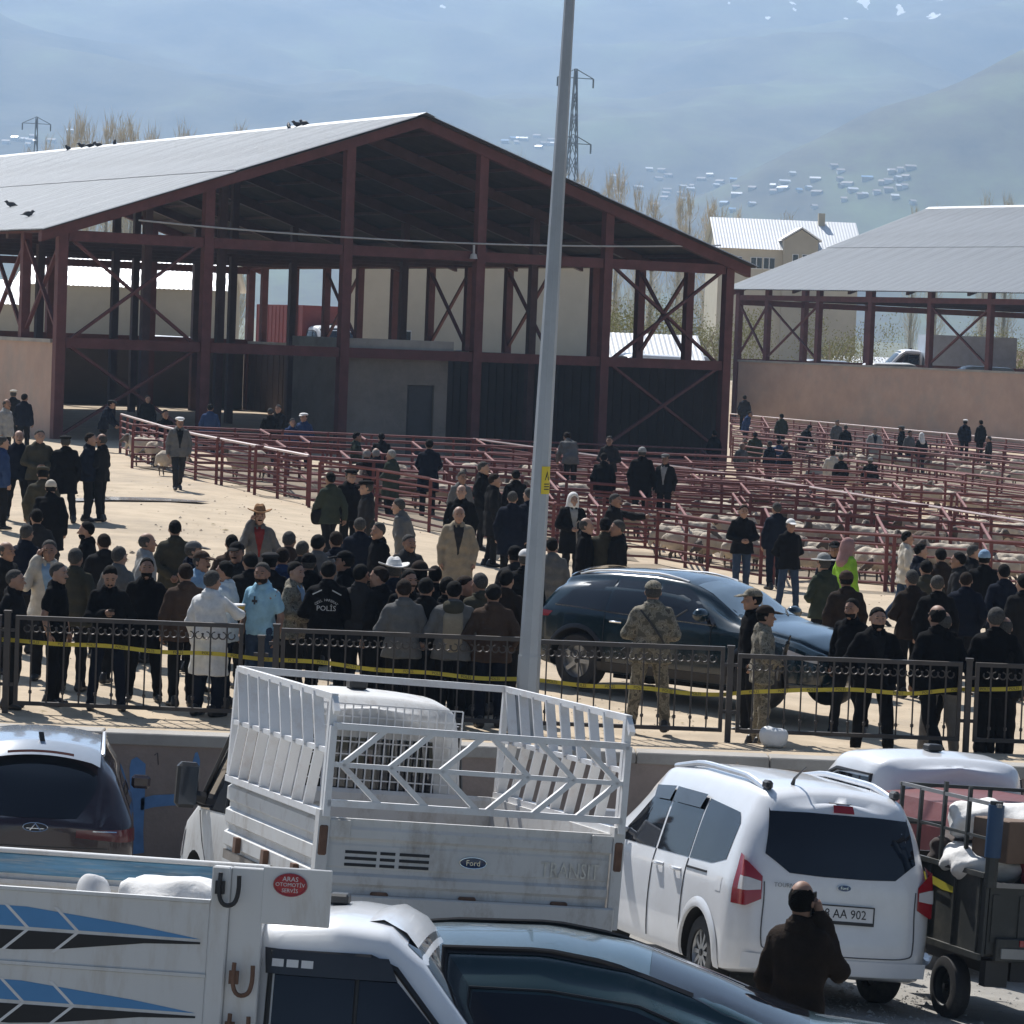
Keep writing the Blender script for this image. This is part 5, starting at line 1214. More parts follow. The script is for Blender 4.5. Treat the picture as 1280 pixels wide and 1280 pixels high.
# ------------------------------------------------------------------ foreground truck with blue and black stripes
M_st1 = mat('stripe_blue', (.08, .26, .52), .5, var=.06); M_st2 = mat('stripe_black', (.015, .015, .017), .6)
M_tw2 = mat('truck_white_near', (.66, .66, .65), .45, var=.06, scale=1.2, dirt=(.38, .30, .21), dscale=3.2, damt=.55, stretch=(1, 1, .22), bump=.04, bscale=20)
def truck_b():
    Y0 = 16.7; p = at(318, 1137, Y0)
    T0 = TM((p.x, Y0, p.z - 1.87), -4, -6, 1)
    r = thing('striped_truck', 'white pickup truck in the foreground with blue and black stripes on its side boards', 'truck', mat=T0)
    # local: x forward, origin at cab rear on right side (y=0 right side, +y left), z=0 ground
    C = cab_car(); cab = truck_cab(r, C, Matrix.Translation((-.12, .98, -.16)) @ Matrix.Diagonal((.80, 1, .895, 1)), M_vanw, True, False)
    zb = 1.09
    s0 = -3.6
    def board(y, face, za, zc_, name, stripes=True):
        o = MB().bb((s0, y - .018, za), (-.30, y + .018, zc_)).build(name, M_tw2, r, bevel=.004)
        yy = y + face * .0205
        if stripes:
            h = zc_ - za
            def st(pts, m, e=0):
                b = MB(); b.add([(x, yy + face * e, z) for x, z in pts], [tuple(range(len(pts)))]); b.build('stripe', m, o)
            xe = -.34
            st([(s0, za + h * .78), (s0, za + h * .52), (xe, za + h * .49), (xe - .35, za + h * .62), (xe - .95, za + h * .78)], M_st1)
            st([(s0, za + h * .44), (s0, za + h * .22), (xe - 1.0, za + h * .17), (xe - .75, za + h * .22), (xe - .30, za + h * .38), (xe, za + h * .42), (xe, za + h * .45)], M_st2)
            for k in range(3):
                x = xe - 1.32 + k * .27
                st([(x - .022, za + h * .80), (x, za + h * .80), (x + .13, za + h * .48), (x + .108, za + h * .48)], M_cage, .0012)
                st([(x + .108, za + h * .47), (x + .13, za + h * .47), (x - .0, za + h * .165), (x - .022, za + h * .165)], M_cage, .0012)
        MB().bb((s0, y - .03, zc_), (-.30, y + .03, zc_ + .018)).build('edge_lip', M_tw2, o)
        return o
    board(.03, -1, zb + .39, zb + .77, 'side_board'); board(.03, -1, zb + .0, zb + .375, 'side_board')
    b = MB(); b.bb((s0, 1.93, zb), (-.3, 1.96, zb + .74)); b.build('far_side_board', M_tw2, r)
    # upper edge of the far side: a blue faded rail with posts
    M_fade = mat('faded_blue_rail', (.13, .30, .45), .5, var=.5, scale=3, dirt=(.6, .6, .56), dscale=4, damt=.8, stretch=(.4, 1, 6))
    MB().bb((s0, 1.9, zb + .72), (-.26, 1.95, zb + .84)).build('top_rail', M_fade, r, bevel=.008)
    MB().bb((s0, 1.88, zb + .84), (-.26, 1.97, zb + .868)).build('rail_cap', M_tw2, r, bevel=.006)
    MB().bb((s0, 1.89, zb + .66), (-.26, 1.955, zb + .685)).build('rail_lip', M_tw2, r)
    for x in (-.9, -2.0, -3.1): MB().bb((x - .05, 1.9, zb), (x + .05, 1.95, zb + .715)).build('far_post', M_tw2, r)
    MB().bb((s0, .0, zb - .06), (-.25, 1.96, zb)).build('bed_floor', M_wood, r)
    # head board: thick painted post and panel next to the cab
    MB().bb((-.30, .0, zb - .1), (-.20, .10, zb + .97)).build('corner_post', M_tw2, r, bevel=.008)
    MB().bb((-.20, .03, zb - .1), (-.02, .09, zb + .97)).build('post_plate', M_tw2, r, bevel=.006)
    MB().bb((-.09, .09, zb), (-.04, 1.96, zb + .70)).build('head_board', M_tw2, r, bevel=.006)
    b = MB(); b.bb((-.03, .026, zb + .68), (.34, .05, zb + .985)); b.build('sign_plate', M_tw2, r, bevel=.005)
    for (x, z) in ((-.115, zb + .33), (-.12, zb + .06), (-.22, zb + .80)):
        b = MB(); hk = [(x - .03, z + .14), (x - .03, z + .02), (x, z - .03), (x + .05, z - .02), (x + .07, z + .04), (x + .07, z + .13)]
        b.tube([(a, -.03, c) for a, c in [tuple(q) for q in cr(hk, 3)]], .013, 5); b.box((x - .03, -.012, z + .06), (.05, .03, .07)); b.build('latch_hook', M_rust if z < zb + .7 else M_black, r)
    o = oval_badge(r, basis((.12, .0235, zb + .895), (1, 0, 0), (0, 0, 1), (0, -1, 0)), .175, .115, mat('sticker_red', (.42, .025, .03), .4), None, None, M_lampred, 'oval_sticker')
    for s_, z, w in (('ARAS', .030, .036), ('OTOMOTİV', .0, .029), ('SERVİS', -.031, .029)): text('sticker_lettering', s_, w, Matrix.Translation((0, z, .0065)), M_cage, o, .0006)
    for s in (1, -1): wheel(r, -2.0, .97 + s * .86, .34, .2, 5, sg=s, steel=True)
    MB().bb((s0 + .1, .5, zb - .35), (.3, 1.45, zb - .07)).build('chassis', M_black, r)
    for s in (1, -1): MB().bb((s0 - .02, .97 + s * .8 - .1, zb - .25), (s0 + .03, .97 + s * .8 + .1, zb - .1)).build('tail_lamp', M_lampred, r, bevel=.01)
    MB().bb((s0 - .02, .0, zb), (s0 + .02, 1.96, zb + .74)).build('tailgate', M_tw2, r)
    for k in range(12): pass
    # white air deflector over the cab windscreen
    Cx = lambda x, y: C.top(x, y, .0); VB = Matrix.Translation((-.12, .98, -.16)) @ Matrix.Diagonal((.80, 1, .895, 1))
    b = MB(); g = []
    for y in lin(-.62, .62, 11): g.append([VB @ (Cx(x, y) + Vector((0, 0, dz))) for x, dz in ((.80, .0), (.90, .025), (1.06, .035), (1.16, .0), (1.06, .0))])
    b.grid(g); b.build('sun_visor', M_vanw, r, True)
    return T0, zb
TB, zbB = truck_b()
M_sackw = mat('white_sack', (.72, .71, .69), .8, var=.1, scale=4, bump=.5, bscale=12, dirt=(.5, .47, .42), dscale=3, damt=.4)
def sack(loc, size, label, m=M_sackw, seed=0, cat='sack', name='sack', rz=0, M=None, rib=0, group=None):
    a, b_, c = size
    def fn(P):
        Q = P / np.array([a, b_, c]); n = (np.abs(Q) ** 2.8).sum(1) ** (1 / 2.8)
        w = sum(np.sin(P[:, i] * (13 + 5 * i + seed) + seed * 1.7 + P[:, (i + 1) % 3] * 17) for i in range(3)) * .018
        if rib: w = w + .03 * np.cos(P[:, 0] * rib)
        return (n - 1) * min(size) + w * min(size) * 3
    g = lambda s: np.linspace(-s * 1.25, s * 1.25, 17)
    me = sn_mesh(name, fn, g(a) if not rib else np.linspace(-a * 1.2, a * 1.2, 40), g(b_), g(c), m); o = link(name, me)
    if M is not None: o.matrix_world = M
    else: o.location = loc; o.rotation_euler = (0, 0, rz)
    tag(o, label, cat, group); return o
sack(None, (.30, .30, .17), 'large lumpy white sack lying on the striped truck bed', M=TB @ Matrix.Translation((-.66, .95, zbB + .66)), seed=3)
sack(None, (.09, .2, .28), 'small pale bundle next to the large white sack on the striped truck bed', mat('pale_sack', (.6, .6, .6), .85, var=.15), M=TB @ Matrix.Translation((-1.12, 1.0, zbB + .55)), seed=1, name='bundle', cat='bundle')
sack(None, (.5, .5, .26), 'stuffed pale bale beneath the white sack on the striped truck bed', mat('bale_cover', (.55, .53, .48), .9, var=.2), M=TB @ Matrix.Translation((-.85, 1.0, zbB + .22)), seed=5, name='bale', cat='bale')

# ------------------------------------------------------------------ white pickup with red load, beyond the van
def far_pickup():
    Yp = 31.5; p = at(1186, 944, Yp); z = lot_z(p.x, Yp)
    r = thing('white_pickup', 'white pickup cab with red tarpaulin load, half hidden behind the van and the cargo tricycle', 'truck', mat=TM((p.x + .0, Yp - .4, p.z - 1.99), 112, 3, 2))
    C = cab_car(); truck_cab(r, C, Matrix.Translation((.05, 0, -.2)), M_vanw)
    M_tarpr = mat('red_tarpaulin', (.11, .012, .013), .6, var=.2, scale=2, bump=.4, bscale=5)
    b = MB(); b.prism([(-2.0, y, z) for y, z in ((-.92, .75), (.92, .75), (.94, 1.45), (.82, 1.66), (.3, 1.72), (-.3, 1.72), (-.82, 1.66), (-.94, 1.45))], (1.98, 0, 0)); b.build('tarpaulin', M_tarpr, r, True, auto=30)
    MB().bb((-2.05, -.97, .6), (0.02, .97, .75)).build('bed', M_tw, r)
    for s in (1, -1): wheel(r, -1.2, s * .84, .34, .22, 5, sg=s, steel=True)
    for s in (1, -1): MB().bb((-2.08, s * .8 - .08, .62), (-2.04, s * .8 + .08, .74)).build('tail_lamp', M_lampred, r)
far_pickup()

# ------------------------------------------------------------------ cargo tricycle
M_tri = mat('dark_green_steel', (.035, .038, .036), .55, var=.25, scale=2, dirt=(.13, .12, .10), dscale=2, damt=.6)
def tricycle():
    Yp = 25.4; p = at(1226, 1196, Yp); T0 = TM(p, 108, 3.5, 2.5)
    r = thing('cargo_tricycle', 'dark motor tricycle with a steel cargo box and stake rails, loaded with sacks', 'tricycle', mat=T0)
    L, Wt, h = 1.75, 1.25, .66        # origin: rear left bottom corner of the box; box runs +x forward and -y right
    for nm, a, c in (('side_panel', (0, -.03, 0), (L, 0, h)), ('side_panel', (0, -Wt, 0), (L, -Wt + .03, h)), ('front_panel', (L - .03, -Wt + .03, 0), (L, -.03, h)), ('rear_gate', (-.005, -Wt + .035, .02), (.028, -.035, h - .1)), ('box_floor', (.03, -Wt + .03, .0), (L - .03, -.03, .05))):
        MB().bb(a, c).build(nm, M_tri, r, bevel=.004)
    for k in range(5): MB().bb((-.018, -.12 - k * .24, .12), (-.006, -.06 - k * .24, h - .16)).build('gate_rib', M_tri, r)
    MB().bb((-.03, -Wt, h - .1), (.0, 0, h - .06)).build('gate_top', M_chrome if 0 else mat('worn_steel', (.25, .24, .23), .5, metal=.4), r)
    for k in range(4): MB().bb((.08 + k * .45, .0, .03), (.12 + k * .45, .02, h - .04)).build('side_rib', M_tri, r)
    MB().bb((0, .0, h - .03), (L, .035, h + .01)).build('box_rim', M_tri, r); MB().bb((0, .0, -.03), (L, .03, .02)).build('box_rim', M_tri, r)
    b = MB(); b.add([(.55, .0225, .49), (1.5, .0225, .585), (1.5, .0225, .54), (.75, .0225, .44), (.55, .0225, .44)], [(0, 1, 2, 3, 4)]); b.build('yellow_stripe', mat('stripe_yellow', (.45, .40, .03), .5), r)
    st = MB().bb((1.05, .021, .27), (1.25, .0245, .42)).build('notice_sticker', mat('sticker_pale', (.50, .50, .54), .6), r)
    for k in range(4): MB().bb((1.07, .0245, .29 + k * .03), (1.23 - .03 * (k % 2), .0262, .302 + k * .03)).build('print_line', M_black, st)
    zt = h + .56
    for x in (0.02, .45, .9, 1.35, L - .02): MB().bar((x, -.015, h), (x, -.015, zt + (.1 if x in (.45, .9) else 0)), .03).build('stake', M_tri, r)
    for y in (-.42, -.84, -Wt + .02): MB().bar((L - .02, y, h), (L - .02, y, zt), .03).build('stake', M_tri, r)
    for x in (.02, .6, 1.2): MB().bar((x, -Wt + .02, h), (x, -Wt + .02, zt), .03).build('stake', M_tri, r)
    MB().bar((-.1, -.015, zt), (L + .02, -.015, zt), .03).build('stake_rail', MATS['worn_steel'], r); MB().bar((-.02, -Wt + .02, zt), (L, -Wt + .02, zt), .03).build('stake_rail', M_tri, r); MB().bar((L - .02, -Wt, zt), (L - .02, 0, zt), .03).build('stake_rail', M_tri, r)
    MB().bar((0.0, -.015, h + .28), (L, -.015, h + .28), .022).build('stake_rail', M_tri, r)
    b = MB(); b.tube([(.0, -.03, h - .1), (.0, -.03, zt + .03)], .055, 8); b.build('corner_post', M_tri, r, True)
    b = MB(); b.tube([(.0, -.03, zt - .42), (.0, -.03, zt + .0)], .068, 10); b.build('blue_sleeve', mat('blue_pipe', (.02, .06, .13), .5), r, True)
    for s, y in ((1, -.04), (-1, -Wt + .04)): wheel(r, .58, y, .26, .15, 5, sg=s, steel=True, rimm=M_tri)
    for w in list(r.children):
        if w.name.startswith('wheel'): w.location.z = -.33
    MB().bb((-.06, -.42, -.03), (.0, -.1, .16)).build('lamp_box', M_tri, r, bevel=.01); MB().bb((-.075, -.4, .10), (-.06, -.3, .15)).build('tail_lamp', M_lampred, r); MB().bb((-.078, -.4, -.0), (-.06, -.14, .08)).build('number_plate', mat('dull_plate', (.3, .3, .29), .4), r)
    MB().bb((.0, -.25, -.24), (.10, -.05, -.03)).build('mud_flap', M_trim, r)
    b = MB(); b.bb((.05, -.95, -.2), (L + .6, -.3, -.03)); b.build('chassis', M_black, r)
    b = MB(); b.tube([(L + .5, -.62, .0), (L + .9, -.62, .5), (L + 1.1, -.62, .75)], .04, 6); b.tube([(L + 1.1, -.95, .8), (L + 1.1, -.3, .8)], .02, 6); b.build('handlebar', M_black, r)
    MB().bb((L + .15, -.85, .1), (L + .6, -.4, .3)).build('seat', M_trim, r, bevel=.04)
    w = wheel(r, L + 1.25, -.62, .27, .12, 5, sg=1, steel=True, rimm=M_tri); w.location.z = -.30
    return T0
TT = tricycle()
Mt = lambda x, y, z, rz=0: TT @ Matrix.Translation((x, y, z)) @ Matrix.Rotation(rz, 4, 'Z')
sack(None, (.40, .30, .17), 'bulging white sack peaking on top of the tricycle load', M=Mt(.70, -.40, 1.02, .4), seed=2)
sack(None, (.42, .30, .16), 'white sack hanging low behind the tricycle stakes', M=Mt(.62, -.26, .68, -.2), seed=6)
sack(None, (.36, .30, .20), 'white sack at the right end of the tricycle load', M=Mt(.12, -.75, .98, .2), seed=9)
M_card = mat('cardboard', (.15, .10, .07), .85, var=.15)
def carton(M, size, label):
    b = MB(); b.box((0, 0, 0), size); o = b.build('cardboard_box', M_card, bevel=.008); o.matrix_world = M; tag(o, label, 'box')
carton(Mt(.28, -.30, .92, .3), (.42, .4, .34), 'brown cardboard box behind the blue corner pipe of the tricycle')
carton(Mt(.05, -1.0, .78, -.1), (.4, .4, .3), 'brown cardboard box at the rear right of the tricycle load')
sack(None, (.34, .34, .17), 'shiny black plastic bag at the top right of the tricycle load', mat('black_plastic', (.015, .016, .02), .25, coat=.3), seed=4, M=Mt(.35, -.95, 1.28, 0), name='plastic_bag', cat='bag')
sack(None, (.25, .3, .13), 'red bundle in the tricycle box beside the rear gate', mat('red_cloth', (.32, .03, .05), .7, var=.2), seed=8, M=Mt(.12, -.66, .68), name='bundle', cat='bundle')
sack(None, (.36, .34, .30), 'dark brown bundle low in the front of the tricycle box', mat('brown_cloth', (.06, .045, .04), .9, var=.2), seed=7, M=Mt(1.3, -.5, .60), name='bundle', cat='bundle')
sack(None, (.30, .22, .12), 'dark grey crumpled cover over the middle of the tricycle load', mat('grey_cover', (.10, .10, .105), .8, var=.3), seed=12, M=Mt(.95, -.7, .95, .5), name='cover', cat='cover')
sack(None, (.22, .16, .12), 'dull brown bundle wedged between the low white sack and the stakes', mat('brown_cloth', (.06, .045, .04)), seed=14, M=Mt(.98, -.2, .74, .8), name='bundle', cat='bundle')
sack(None, (.26, .2, .10), 'small white bag beside the black plastic bag on the tricycle', seed=15, M=Mt(.55, -.85, 1.12, 1.2), cat='bag', name='small_bag')
# ------------------------------------------------------------------ vehicles far behind the sheds
def simple_van(x, y, Y, yaw, m, label, cat='van', name='parked_van', long=1.0, group=None):
    p = at(x, y, Y); r = thing(name, label, cat, (p.x, Y, 2.05), rad(yaw), group)
    st = [(-.8, .35, 1.0, 1.85, .85, .9, .72), (-.6, .28, 1.0, 2.0, .9, .95, .78), (2.0 * long, .28, 1.0, 2.05, .9, .95, .78), (2.5 * long, .28, 1.0, 1.75, .9, .94, .74), (3.1 * long, .28, .95, 1.2, .88, .9, .74), (3.6 * long, .35, .75, .9, .8, .8, .6)]
    C = Car(st, nst=20); link('body', C.mesh('body', m), r)
    for xx in (0, 2.7 * long):
        for s in (1, -1): wheel(r, xx, s * .84, .33, .2, 5, sg=s, steel=True)
    for s in (1, -1): patch('side_window', lambda a, b, s=s: C.side(a, b, s, .01), [(-.3, 1.1), (2.9 * long, 1.05)], [(-.3, 1.75), (2.2 * long, 1.75), (2.8 * long, 1.2)], M_glass, r, 10, 4)
    patch('windscreen', lambda a, b: C.top(a, b, .01), [(2.3 * long, -.6), (2.3 * long, .6)], [(3.0 * long, -.65), (3.0 * long, .65)], M_glass, r, 8, 4)
    return r
def box_truck(x, y, Y, yaw, m, label, cm):
    p = at(x, y, Y); r = thing('box_truck', label, 'truck', (p.x, Y, 2.05), rad(yaw))
    MB().bb((-6, -1.2, 1.0), (-.1, 1.2, 3.9)).build('cargo_box', m, r)
    for k in range(12): MB().bb((-5.9 + k * .48, -1.225, 1.05), (-5.86 + k * .48, -1.2, 3.85)).build('box_rib', m, r)
    C = cab_car(); cab = truck_cab(r, C, Matrix.Translation((0, 0, .15)) @ Matrix.Scale(1.25, 4), cm, False, False)
    for x_ in (-1.5, -4.6):
        for s in (1, -1): wheel(r, x_, s * 1.0, .48, .3, 5, sg=s, steel=True)
    MB().bb((-6, -.5, .5), (.2, .5, 1.0)).build('chassis', M_black, r)
box_truck(405, 430, 163, -62, M_redcargo, 'red box truck with white cab behind the big shed', M_white)
simple_van(236, 430, 170, 200, M_white, 'small white van at the left behind the big shed')
simple_van(832, 432, 176, 215, M_white, 'white minibus behind the right corner of the big shed', long=1.3)
simple_van(852, 432, 190, 60, M_white, 'white van beside the minibus between the two sheds')
simple_van(1045, 440, 196, 200, mat('bluegrey_paint', (.2, .24, .3), .4), 'blue grey van seen under the far shed roof')
simple_van(1098, 440, 190, 20, M_white, 'white van left of the blue trailer under the far shed roof')
simple_van(1250, 440, 186, 190, M_white, 'white car at the right edge seen under the far shed roof', 'car', 'parked_car')
box_truck(1150, 436, 205, 185, mat('pale_blue_box', (.42, .48, .56), .5), 'pale blue box truck seen under the far shed roof', M_white)
simple_van(498, 442, 168, 185, M_white, 'white car in front of the cream warehouse', 'car', 'parked_car')
# ================================================================== people
def cloth(n, c, rough=.9, var=.18): return mat('cloth_' + n, c, rough, var=var, scale=7, bump=.35, bscale=45, spec=.06)
CL = {k: cloth(k, v) for k, v in dict(black=(.0065, .0065, .0075), navy=(.009, .012, .022), dark=(.013, .013, .014), charcoal=(.028, .028, .03), grey=(.13, .13, .128), lgrey=(.30, .30, .29), olive=(.055, .052, .038), brown=(.060, .040, .030), dbrown=(.030, .022, .018),
    beige=(.27, .23, .17), cream=(.52, .48, .41), blue=(.03, .055, .13), jeans=(.035, .055, .095), lblue=(.30, .50, .62), white=(.72, .71, .69), green=(.04, .05, .036), red=(.20, .03, .03), hivis=(.26, .48, .05), pink=(.33, .20, .19), paleblue=(.46, .54, .60), sky=(.24, .36, .50), ltrous=(.20, .19, .175), tan=(.28, .16, .085)).items()}
def camo():
    m = bpy.data.materials.new('camouflage'); m.use_nodes = True; t = m.node_tree; N = t.nodes; L = t.links; b = N['Principled BSDF']; b.inputs['Roughness'].default_value = .95
    tc = N.new('ShaderNodeTexCoord'); n = N.new('ShaderNodeTexNoise'); n.inputs['Scale'].default_value = 13; n.inputs['Detail'].default_value = 3; L.new(tc.outputs['Object'], n.inputs[0])
    r = N.new('ShaderNodeValToRGB'); r.color_ramp.interpolation = 'CONSTANT'; e = r.color_ramp.elements; e[0].color = (.10, .09, .068, 1); e[1].position = .44; e[1].color = (.215, .19, .145, 1)
    for p, c in ((.52, (.155, .14, .10, 1)), (.58, (.27, .24, .19, 1)), (.64, (.085, .075, .06, 1))): q = e.new(p); q.color = c
    L.new(n.outputs['Fac'], r.inputs[0]); L.new(r.outputs[0], b.inputs['Base Color']); return m
CL['camo'] = camo()
SKIN = [mat('skin_%s' % n, c, .6, var=.08, scale=9) for n, c in (('a', (.33, .19, .13)), ('b', (.27, .15, .10)), ('c', (.38, .23, .165)))]
HAIR = {k: mat('hair_' + k, c, .85, var=.45, scale=55, bump=.7, bscale=120, spec=.1) for k, c in dict(black=(.006, .0055, .005), brown=(.022, .014, .010), grey=(.065, .063, .060), white=(.30, .295, .28)).items()}
M_eye = mat('eye_dark', (.02, .015, .012), .3); M_shoe = mat('black_shoe', (.015, .014, .014), .45)
V3 = lambda *a: np.array(a, float)
def pose(arms, legs, lean=0.0):
    """joint positions; +y is forward, +x is the person's left... mirrored use is fine"""
    J = {}
    J['pel'] = V3(0, 0, .95); up = V3(0, sin(lean), cos(lean)); fw = V3(0, cos(lean), -sin(lean)); J['up'] = up; J['fw'] = fw
    tp = lambda x, y, z: J['pel'] + V3(x, 0, 0) + fw * y + up * (z - .95)
    J['tp'] = tp
    J['chest'] = tp(0, .01, 1.28); J['neck'] = tp(0, 0, 1.47)
    for s, k in ((-1, 'L'), (1, 'R')):
        sh = tp(s * .172, -.01, 1.395); J['sh' + k] = sh
        hp = V3(s * .095, 0, .90); J['hip' + k] = hp
        if legs == 'walk': kn = V3(s * .09, .13 * s + .05, .49); an = V3(s * .09, .26 * s - (.10 if s < 0 else 0), .085 + (.05 if s < 0 else 0)); tilt = -.5 if s < 0 else .1
        elif legs == 'wide': kn = V3(s * .15, .02, .49); an = V3(s * .19, -.01, .085); tilt = 0
        else: kn = V3(s * .105, .02 + .01 * s, .49); an = V3(s * .115, -.02 + .03 * s, .085); tilt = 0
        J['kn' + k] = kn; J['an' + k] = an; J['ft' + k] = tilt
    def setarm(k, el, wr): J['el' + k] = tp(*el); J['wr' + k] = tp(*wr)
    A = dict(down=((.25, -.03, 1.12), (.25, .04, .88)), pocket=((.29, -.08, 1.13), (.20, .07, .93)), front=((.27, .00, 1.13), (.07, .22, 1.06)), phoneview=((.25, .06, 1.12), (.06, .27, 1.20)), back=((.27, -.12, 1.12), (.05, -.17, .98)),
             ear=((.26, .15, 1.19), (.125, .07, 1.55)), cross=((.27, .06, 1.13), (-.02, .19, 1.18)), rail=((.24, .18, 1.18), (.20, .42, 1.08)), point=((.27, .22, 1.33), (.24, .47, 1.36)), reach=((.27, .18, 1.24), (.15, .40, 1.22)), swingf=((.24, .08, 1.13), (.22, .22, .93)), swingb=((.24, -.14, 1.14), (.24, -.16, .90)), brow=((.34, .12, 1.36), (.11, .16, 1.62)))
    aL, aR = arms if isinstance(arms, tuple) else (arms, arms)
    for k, s, a in (('L', -1, aL), ('R', 1, aR)):
        e, w = A[a]; setarm(k, (s * e[0], e[1], e[2]), (s * w[0], w[1], w[2]))
    return J
def rotm(yaw, pit):
    cy, sy, cp, sp = cos(yaw), sin(yaw), cos(pit), sin(pit)
    return np.array([[cy, -sy, 0], [sy, cy, 0], [0, 0, 1]]) @ np.array([[1, 0, 0], [0, cp, -sp], [0, sp, cp]])
HC = V3(0, .02, .145)     # head centre from neck base
def head_fn(P):           # head space: centre at origin, +y forward
    h = smin(ell(P, (0, -.012, .025), (.078, .098, .098)), ell(P, (0, .018, -.045), (.060, .072, .078)), .03)
    h = smin(h, cone(P, (0, .085, .005), (0, .112, -.032), .009, .016), .012)             # nose
    h = smin(h, ell(P, (0, .070, -.098), (.026, .024, .020)), .02)                          # chin
    for s in (-1, 1):
        h = smin(h, ell(P, (s * .034, .082, .028), (.026, .014, .009)), .012)              # brow
        h = -smin(-h, ell(P, (s * .032, .098, .008), (.017, .014, .011)) + 0, .006) if False else h
        h = smin(h, ell(P, (s * .045, .062, -.028), (.022, .022, .020)), .015)             # cheek
        h = smin(h, ell(P, (s * .082, -.012, -.005), (.010, .020, .032)), .006)            # ear
    h = smin(h, ell(P, (0, .092, -.062), (.026, .010, .006)), .006)                         # lips
    return h
def hand_geo(b, wr, el, curl, s, face=None):
    d = (wr - el); d = d / np.linalg.norm(d); ref = V3(s, 0, 0) if abs(d[0]) < .8 else V3(0, 1, 0)
    n = ref - d * (ref @ d); n /= np.linalg.norm(n)          # back of the hand points outward
    w = np.cross(d, n) * s                                    # across the palm, thumb side
    if w[1] < 0: w = -w
    P = lambda a, c, e: Vector(wr + d * a + w * c + n * e)
    b.tube([P(-.03, 0, 0), P(.015, 0, 0), P(.05, .002, 0), P(.085, .003, -.002)], [.026, .029, .034, .030], 8)
    for i, (c, l) in enumerate(((.028, .072), (.010, .080), (-.009, .074), (-.026, .058))):
        c1 = curl * (1 + .12 * i)
        p0 = P(.075, c * .9, 0); p1 = P(.075 + l * .42 * cos(c1 * .6), c, -l * .42 * sin(c1 * .6)); p2 = P(.075 + l * (.42 * cos(c1 * .6) + .32 * cos(c1 * 1.3)), c, -l * (.42 * sin(c1 * .6) + .32 * sin(c1 * 1.3))); p3 = P(.075 + l * (.42 * cos(c1 * .6) + .32 * cos(c1 * 1.3) + .26 * cos(c1 * 2)), c, -l * (.42 * sin(c1 * .6) + .32 * sin(c1 * 1.3) + .26 * sin(c1 * 2)))
        b.tube([p0, p1, p2, p3], [.0095, .009, .008, .006], 6)
    b.tube([P(.015, .024, -.004), P(.045, .045, -.014), P(.072, .050, -.024), P(.092, .046, -.032)], [.013, .011, .010, .007], 6)
    return P
_body = {}
def body_mesh(arms, legs, lean, hy, hp, bare):
    key = (arms, legs, lean, hy, hp, bare)
    if key in _body: return _body[key]
    J = pose(arms, legs, lean); R = rotm(hy, hp); hc = J['neck'] + (J['up'] * .150 + J['fw'] * .02) + V3(0, .015 * (1 if lean > .2 else 0), 0)
    Rl = R if lean < .1 else rotm(hy, hp - lean * .35)
    def fn(P):
        f = head_fn((P - hc) @ Rl / 1.07) * 1.07
        nk = cone(P, J['neck'] - J['up'] * .05, hc - J['up'] * .05 - J['fw'] * .015, .062, .054)
        tor = smins([cone(P, J['tp'](-.11, 0, 1.34), J['tp'](.11, 0, 1.34), .08, .08), cone(P, J['tp'](0, 0, 1.3), J['tp'](0, 0, 1.0), .11, .10), cone(P, J['hipL'], J['hipR'], .085, .085)], .06)
        f = smin(smin(f, nk, .025), tor, .03)
        for k in 'LR':
            f = smin(f, smin(cone(P, J['hip' + k], J['kn' + k], .07, .05), cone(P, J['kn' + k], J['an' + k], .048, .04), .03), .03)
            f = smin(f, smin(cone(P, J['sh' + k], J['el' + k], .05, .04), cone(P, J['el' + k], J['wr' + k], .042, .029), .02), .02)
        return f
    x0 = max(abs(J[k][0]) for k in J if k[:2] in ('el', 'wr', 'an')) + .1
    def axis(lo, hi, c0, c1, f, g):
        r = list(np.arange(c0, c1, f)); a = c0 - g; b = r[-1] + g; L = []
        while a > lo: L.append(a); a -= g
        H = []
        while b < hi: H.append(b); b += g
        return L[::-1] + r + H
    zs = axis(-.02, hc[2] + .19, hc[2] - .19, hc[2] + .17, .0135, .036)
    xs = axis(-x0, x0, hc[0] - .125, hc[0] + .125, .0135, .026)
    ylo = min(J[k][1] for k in J if k[:2] in ('el', 'wr', 'an', 'kn')) - .15; yhi = max(J[k][1] for k in J if k[:2] in ('el', 'wr', 'an', 'kn')) + .15
    ys = axis(min(ylo, -.2), max(yhi, hc[1] + .2), hc[1] - .15, hc[1] + .16, .0135, .03)
    V, Q = surfnet(fn, xs, ys, zs)
    b = MB(); b.add(V.tolist(), Q.tolist()); hm = {}
    for k, s in (('L', -1), ('R', 1)):
        a = arms if isinstance(arms, str) else arms[0 if k == 'L' else 1]
        if a == 'pocket': hm[k] = None; continue
        if bare: b.tube([Vector(J['el' + k]), Vector((J['el' + k] + J['wr' + k]) / 2), Vector(J['wr' + k])], [.043, .042, .030], 8)
        hm[k] = hand_geo(b, J['wr' + k], J['el' + k], {'down': .5, 'phoneview': .9, 'ear': .9}.get(a, .7), s)
    b.cur = 1
    for s in (-1, 1):
        c = hc + Rl @ V3(s * .034, .0955, .011); b.add([tuple(c + Rl @ V3(.015 * cos(t), .003, .006 * sin(t))) for t in lin(0, 2 * PI, 7)[:-1]], [tuple(range(6))])
        c = hc + Rl @ V3(s * .035, .1005, .036); b.box(tuple(c), (.034, .008, .007), Matrix([list(r) for r in Rl]))
    me = b.mesh('person', [SKIN[0], M_eye], True)
    Mh = Matrix.Translation(Vector(hc)) @ Matrix([list(r) for r in Rl]).to_4x4() @ Matrix.Scale(1.07, 4)
    _body[key] = (me, Mh, J, hm); return _body[key]
_cl = {}; _fn = {}
